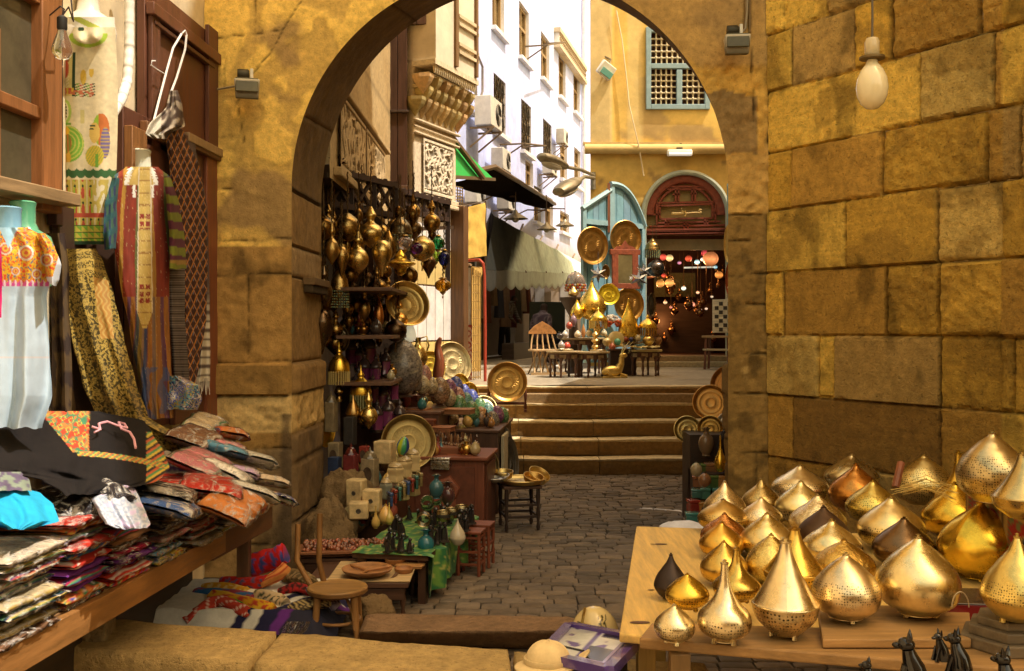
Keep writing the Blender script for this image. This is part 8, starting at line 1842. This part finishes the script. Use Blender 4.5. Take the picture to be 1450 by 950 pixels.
for px,py,hw,tp,sh,c,mt_,ho,lb in((1405,668,48,572,SQUAT,(.62,.52,.26),'brass_fine',[(.1,.7)],'large pale pierced lamp on the rug box against the wall'),(1448,690,42,600,CONE,(.66,.52,.22),'brass',None,'angular shouldered lamp on the rug box at the right edge'),(1462,712,26,640,SQUAT,COP,'brass',None,'copper rim of a lamp at the right edge of the rug box')):
 Y=3.95 if px<1440 else 3.6;k_=Y/FL;vessel('brass_lamp',lb,'lamp',Vector(((px-HX)*k_,Y,1.066)),(py-tp)*k_,hw*k_,sh,c,mt_,ho,'brass lamps on the rug box',40)
p=GP(1440,905,.83);t=thing('pedestal','dark hexagonal stepped pedestal at the right edge of the bench','pedestal',(p.x,p.y+.04,.80));m=MB()
for r,z0,z1 in((.15,0,.035),(.125,.035,.065),(.10,.065,.09)):m.lathe([(r,z0),(r,z1)],6,None,(.17,.13,.08))
m.build('body','wood',t,smooth=False,bevel=.004)
m=MB();m.tube([P(1268,690,4.5),P(1276,655,4.55)],.018,8,(.25,.08,.03));tag(m.build('wooden_stick','wood_z',None,P(1268,690,4.5)),'reddish brown stick standing behind the back lamps','stick')
m=MB();rs_=random.Random(6)
for i in range(14):
 a=P(1275+rs_.uniform(-20,10),690+rs_.uniform(-6,14),3.75);m.tube([a,a+Vector((.08,-.04,.02+.02*rs_.random())),a+Vector((.16+.03*rs_.random(),-.05,-.02+.06*rs_.random()))],.0012,4,(.6,.45,.15))
tag(m.build('wire_tuft','iron',None,P(1280,700,3.75)),'loose tuft of thin brass wires among the back lamps','wire')
def cat(label,px,py,Y,s,rz):
 p=Vector(((px-HX)*Y/FL,Y,ZF));t=thing('black_cat_figurine',label,'figurine',p,rz,'black animal figurines at the front edge');c=(.007,.006,.006);m=MB()
 m.tube([(0,0,0),(0,0,.05),(.01,0,.11),(.03,0,.165),(.035,0,.19)],[.058,.062,.052,.036,.03],14,c);m.ball((.045,0,.215),(.042,.034,.034),None,c,14,9);m.ball((.085,0,.205),(.026,.018,.016),None,c,10,7)
 for sy in(-1,1):m.lathe([(.016,0),(.010,.025),(.001,.05)],8,T(.03,sy*.02,.235)@RX(-sy*.25),c);m.tube([(.045,sy*.03,.12),(.065,sy*.03,.05),(.075,sy*.03,0)],[.018,.015,.02],8,c)
 m.build('body','gloss',t);m=MB();m.tube([(-.05,0,.02),(-.08,.04,.03),(-.05,.08,.02)],[.014,.012,.008],8,c);m.build('tail','gloss',t)
 t.scale=(s,s,s)
cat('black carved cat figurine nearest the plank with head turned left',1297,950,2.62,.54,2.7);cat('black cat figurine on the right of the turned one',1362,935,2.72,.46,2.4);cat('rearmost black cat figurine by the red box',1335,918,2.85,.32,3.3)
cat('black cat figurine cut by the lower right corner',1432,960,2.52,.5,2.2);cat('tip of a small black figurine at the bottom edge',1235,968,2.6,.32,2.6)
m=MB();m.tube([P(1360+12*math.cos(a),860+22*math.sin(a)*-1,2.95)for a in[PI*i/12 for i in range(13)]],.002,5,(.5,.4,.25));tag(m.build('wire_loop','iron',None,P(1360,860,2.95)),'thin wire loop standing behind the cat figurines','wire')
p=P(776,940,3.25);t=thing('sun_helmet','cream sun helmet with wide brim at the bottom centre','helmet',p,-.2)
HC=(.70,.55,.30)
def dome(u,v):
 a=2*PI*u;e=v*PI/2;rx,ry,h=.075,.062,.075
 return(rx*math.cos(a)*math.cos(e),ry*math.sin(a)*math.cos(e),h*math.sin(e)**.85+.003*abs(math.sin(a*3)))
m=MB();m.grid(dome,48,16,cf=lambda u,v:mul(HC,1.0+.05*math.sin(u*40)));m.build('crown','fabric',t,weld=True)
def brim(u,v):
 a=2*PI*u;q=.95+v*.52+(.35*v*max(0,math.cos(a))**2);return(.075*math.cos(a)*q,.062*math.sin(a)*q,.004-.018*v+.05*v*max(0,math.cos(a))**3*1.3)
m=MB();m.grid(brim,48,8,cf=lambda u,v:mul(HC,.95));m.build('brim','fabric',t,solid=.006)
m=MB();m.tube([(.077*math.cos(a),.064*math.sin(a),.012)for a in[2*PI*i/40 for i in range(41)]],.005,6,mul(HC,.8),flat=2);m.build('band','fabric',t)
p=P(842,905,3.95);t=thing('painted_mask','rounded ivory and gold painted mask with dark emblem beside the framed tray','mask',p,0)
def mk(u,v):
 a=2*PI*u;e=v*PI/2;return(.10*math.cos(a)*math.cos(e),.10*math.sin(a)*math.cos(e),.13*math.sin(e))
def mkc(u,v):
 a=2*PI*u;x=math.cos(a)*math.cos(v*PI/2);z=math.sin(v*PI/2)
 if abs(x-.25)<.16 and .35<z<.85 and math.sin(a)<0 and math.sin(x*38+2*math.sin(z*22))>.1:return(.05,.05,.02)
 if-.7<x<-.2 and z<.62 and math.sin(a)<0:return(.40,.28,.08)if x>-.58 else(.05,.04,.03)
 return(.62,.50,.24)
m=MB();m.grid(mk,80,40,cf=mkc);m.build('shell','gloss',t,weld=True)
m=MB();m.tube([(-.10,-.04,.0),(-.06,-.085,.06),(-.05,-.07,.11),(-.04,-.02,.128)],.006,6,(.45,.32,.1));m.tube([(-.14,-.05,-.01),(-.10,-.06,.02),(-.06,-.09,.03)],.009,6,(.6,.5,.25));m.build('trim','tray',t)
tq=[P(768,928,3.30),P(862,950,3.05),P(905,905,3.42),P(806,887,3.75)]
t=thing('framed_tray','violet framed glass tray with white and black panels resting beside the bench','tray',(tq[0].x,tq[0].y,.6));zq=sum(p.z for p in tq)/4
m=MB();tq=[Vector((p.x,p.y,p.z))for p in tq];PUR=(.10,.06,.26)
ct=sum(tq,Vector())/4;nn_=(tq[1]-tq[0]).cross(tq[3]-tq[0]).normalized()
for i in range(4):m.bar(tq[i],tq[(i+1)%4],.035,.03,PUR,up=nn_)
m.build('frame','gloss',t,t.location)
def tl(u,v):p=tq[0]*(1-u)*(1-v)+tq[1]*u*(1-v)+tq[2]*u*v+tq[3]*(1-u)*v;return p+nn_*.004
m=MB();m.grid(tl,30,30,cf=lambda u,v:(.02,.02,.02)if(.5<u<.86 and .12<v<.52)or(.55<u<.9 and v>.8)else((.12,.08,.3)if nz(u*5,v*5)>.28 or(.46<u<.52)else(.60,.62,.62)));m.build('panel','pane',t,t.location)
m=MB();m.bar(tl(.5,.06),tl(.9,.06),.012,.02,(.3,.25,.5),up=nn_);m.bar(tl(.9,.06),tl(.9,.94),.012,.02,(.3,.25,.5),up=nn_);m.bar(tl(.04,.3),tl(.5,.3),.006,.012,(.02,.02,.02),up=nn_);m.build('divider','gloss',t,t.location)
t2=thing('crate','dark blue crate supporting the violet framed tray','crate',(ct.x,ct.y,0));m=MB();m.box((0,0,.3),(.2,.34,.58),RZ(-.3),(.03,.03,.05));m.build('body','wood',t2,bevel=.004)
for z in(.12,.35,.52):m=MB();m.box((0,0,z),(.21,.35,.05),RZ(-.3),(.05,.05,.08));m.build('slat','wood',t2,bevel=.003)
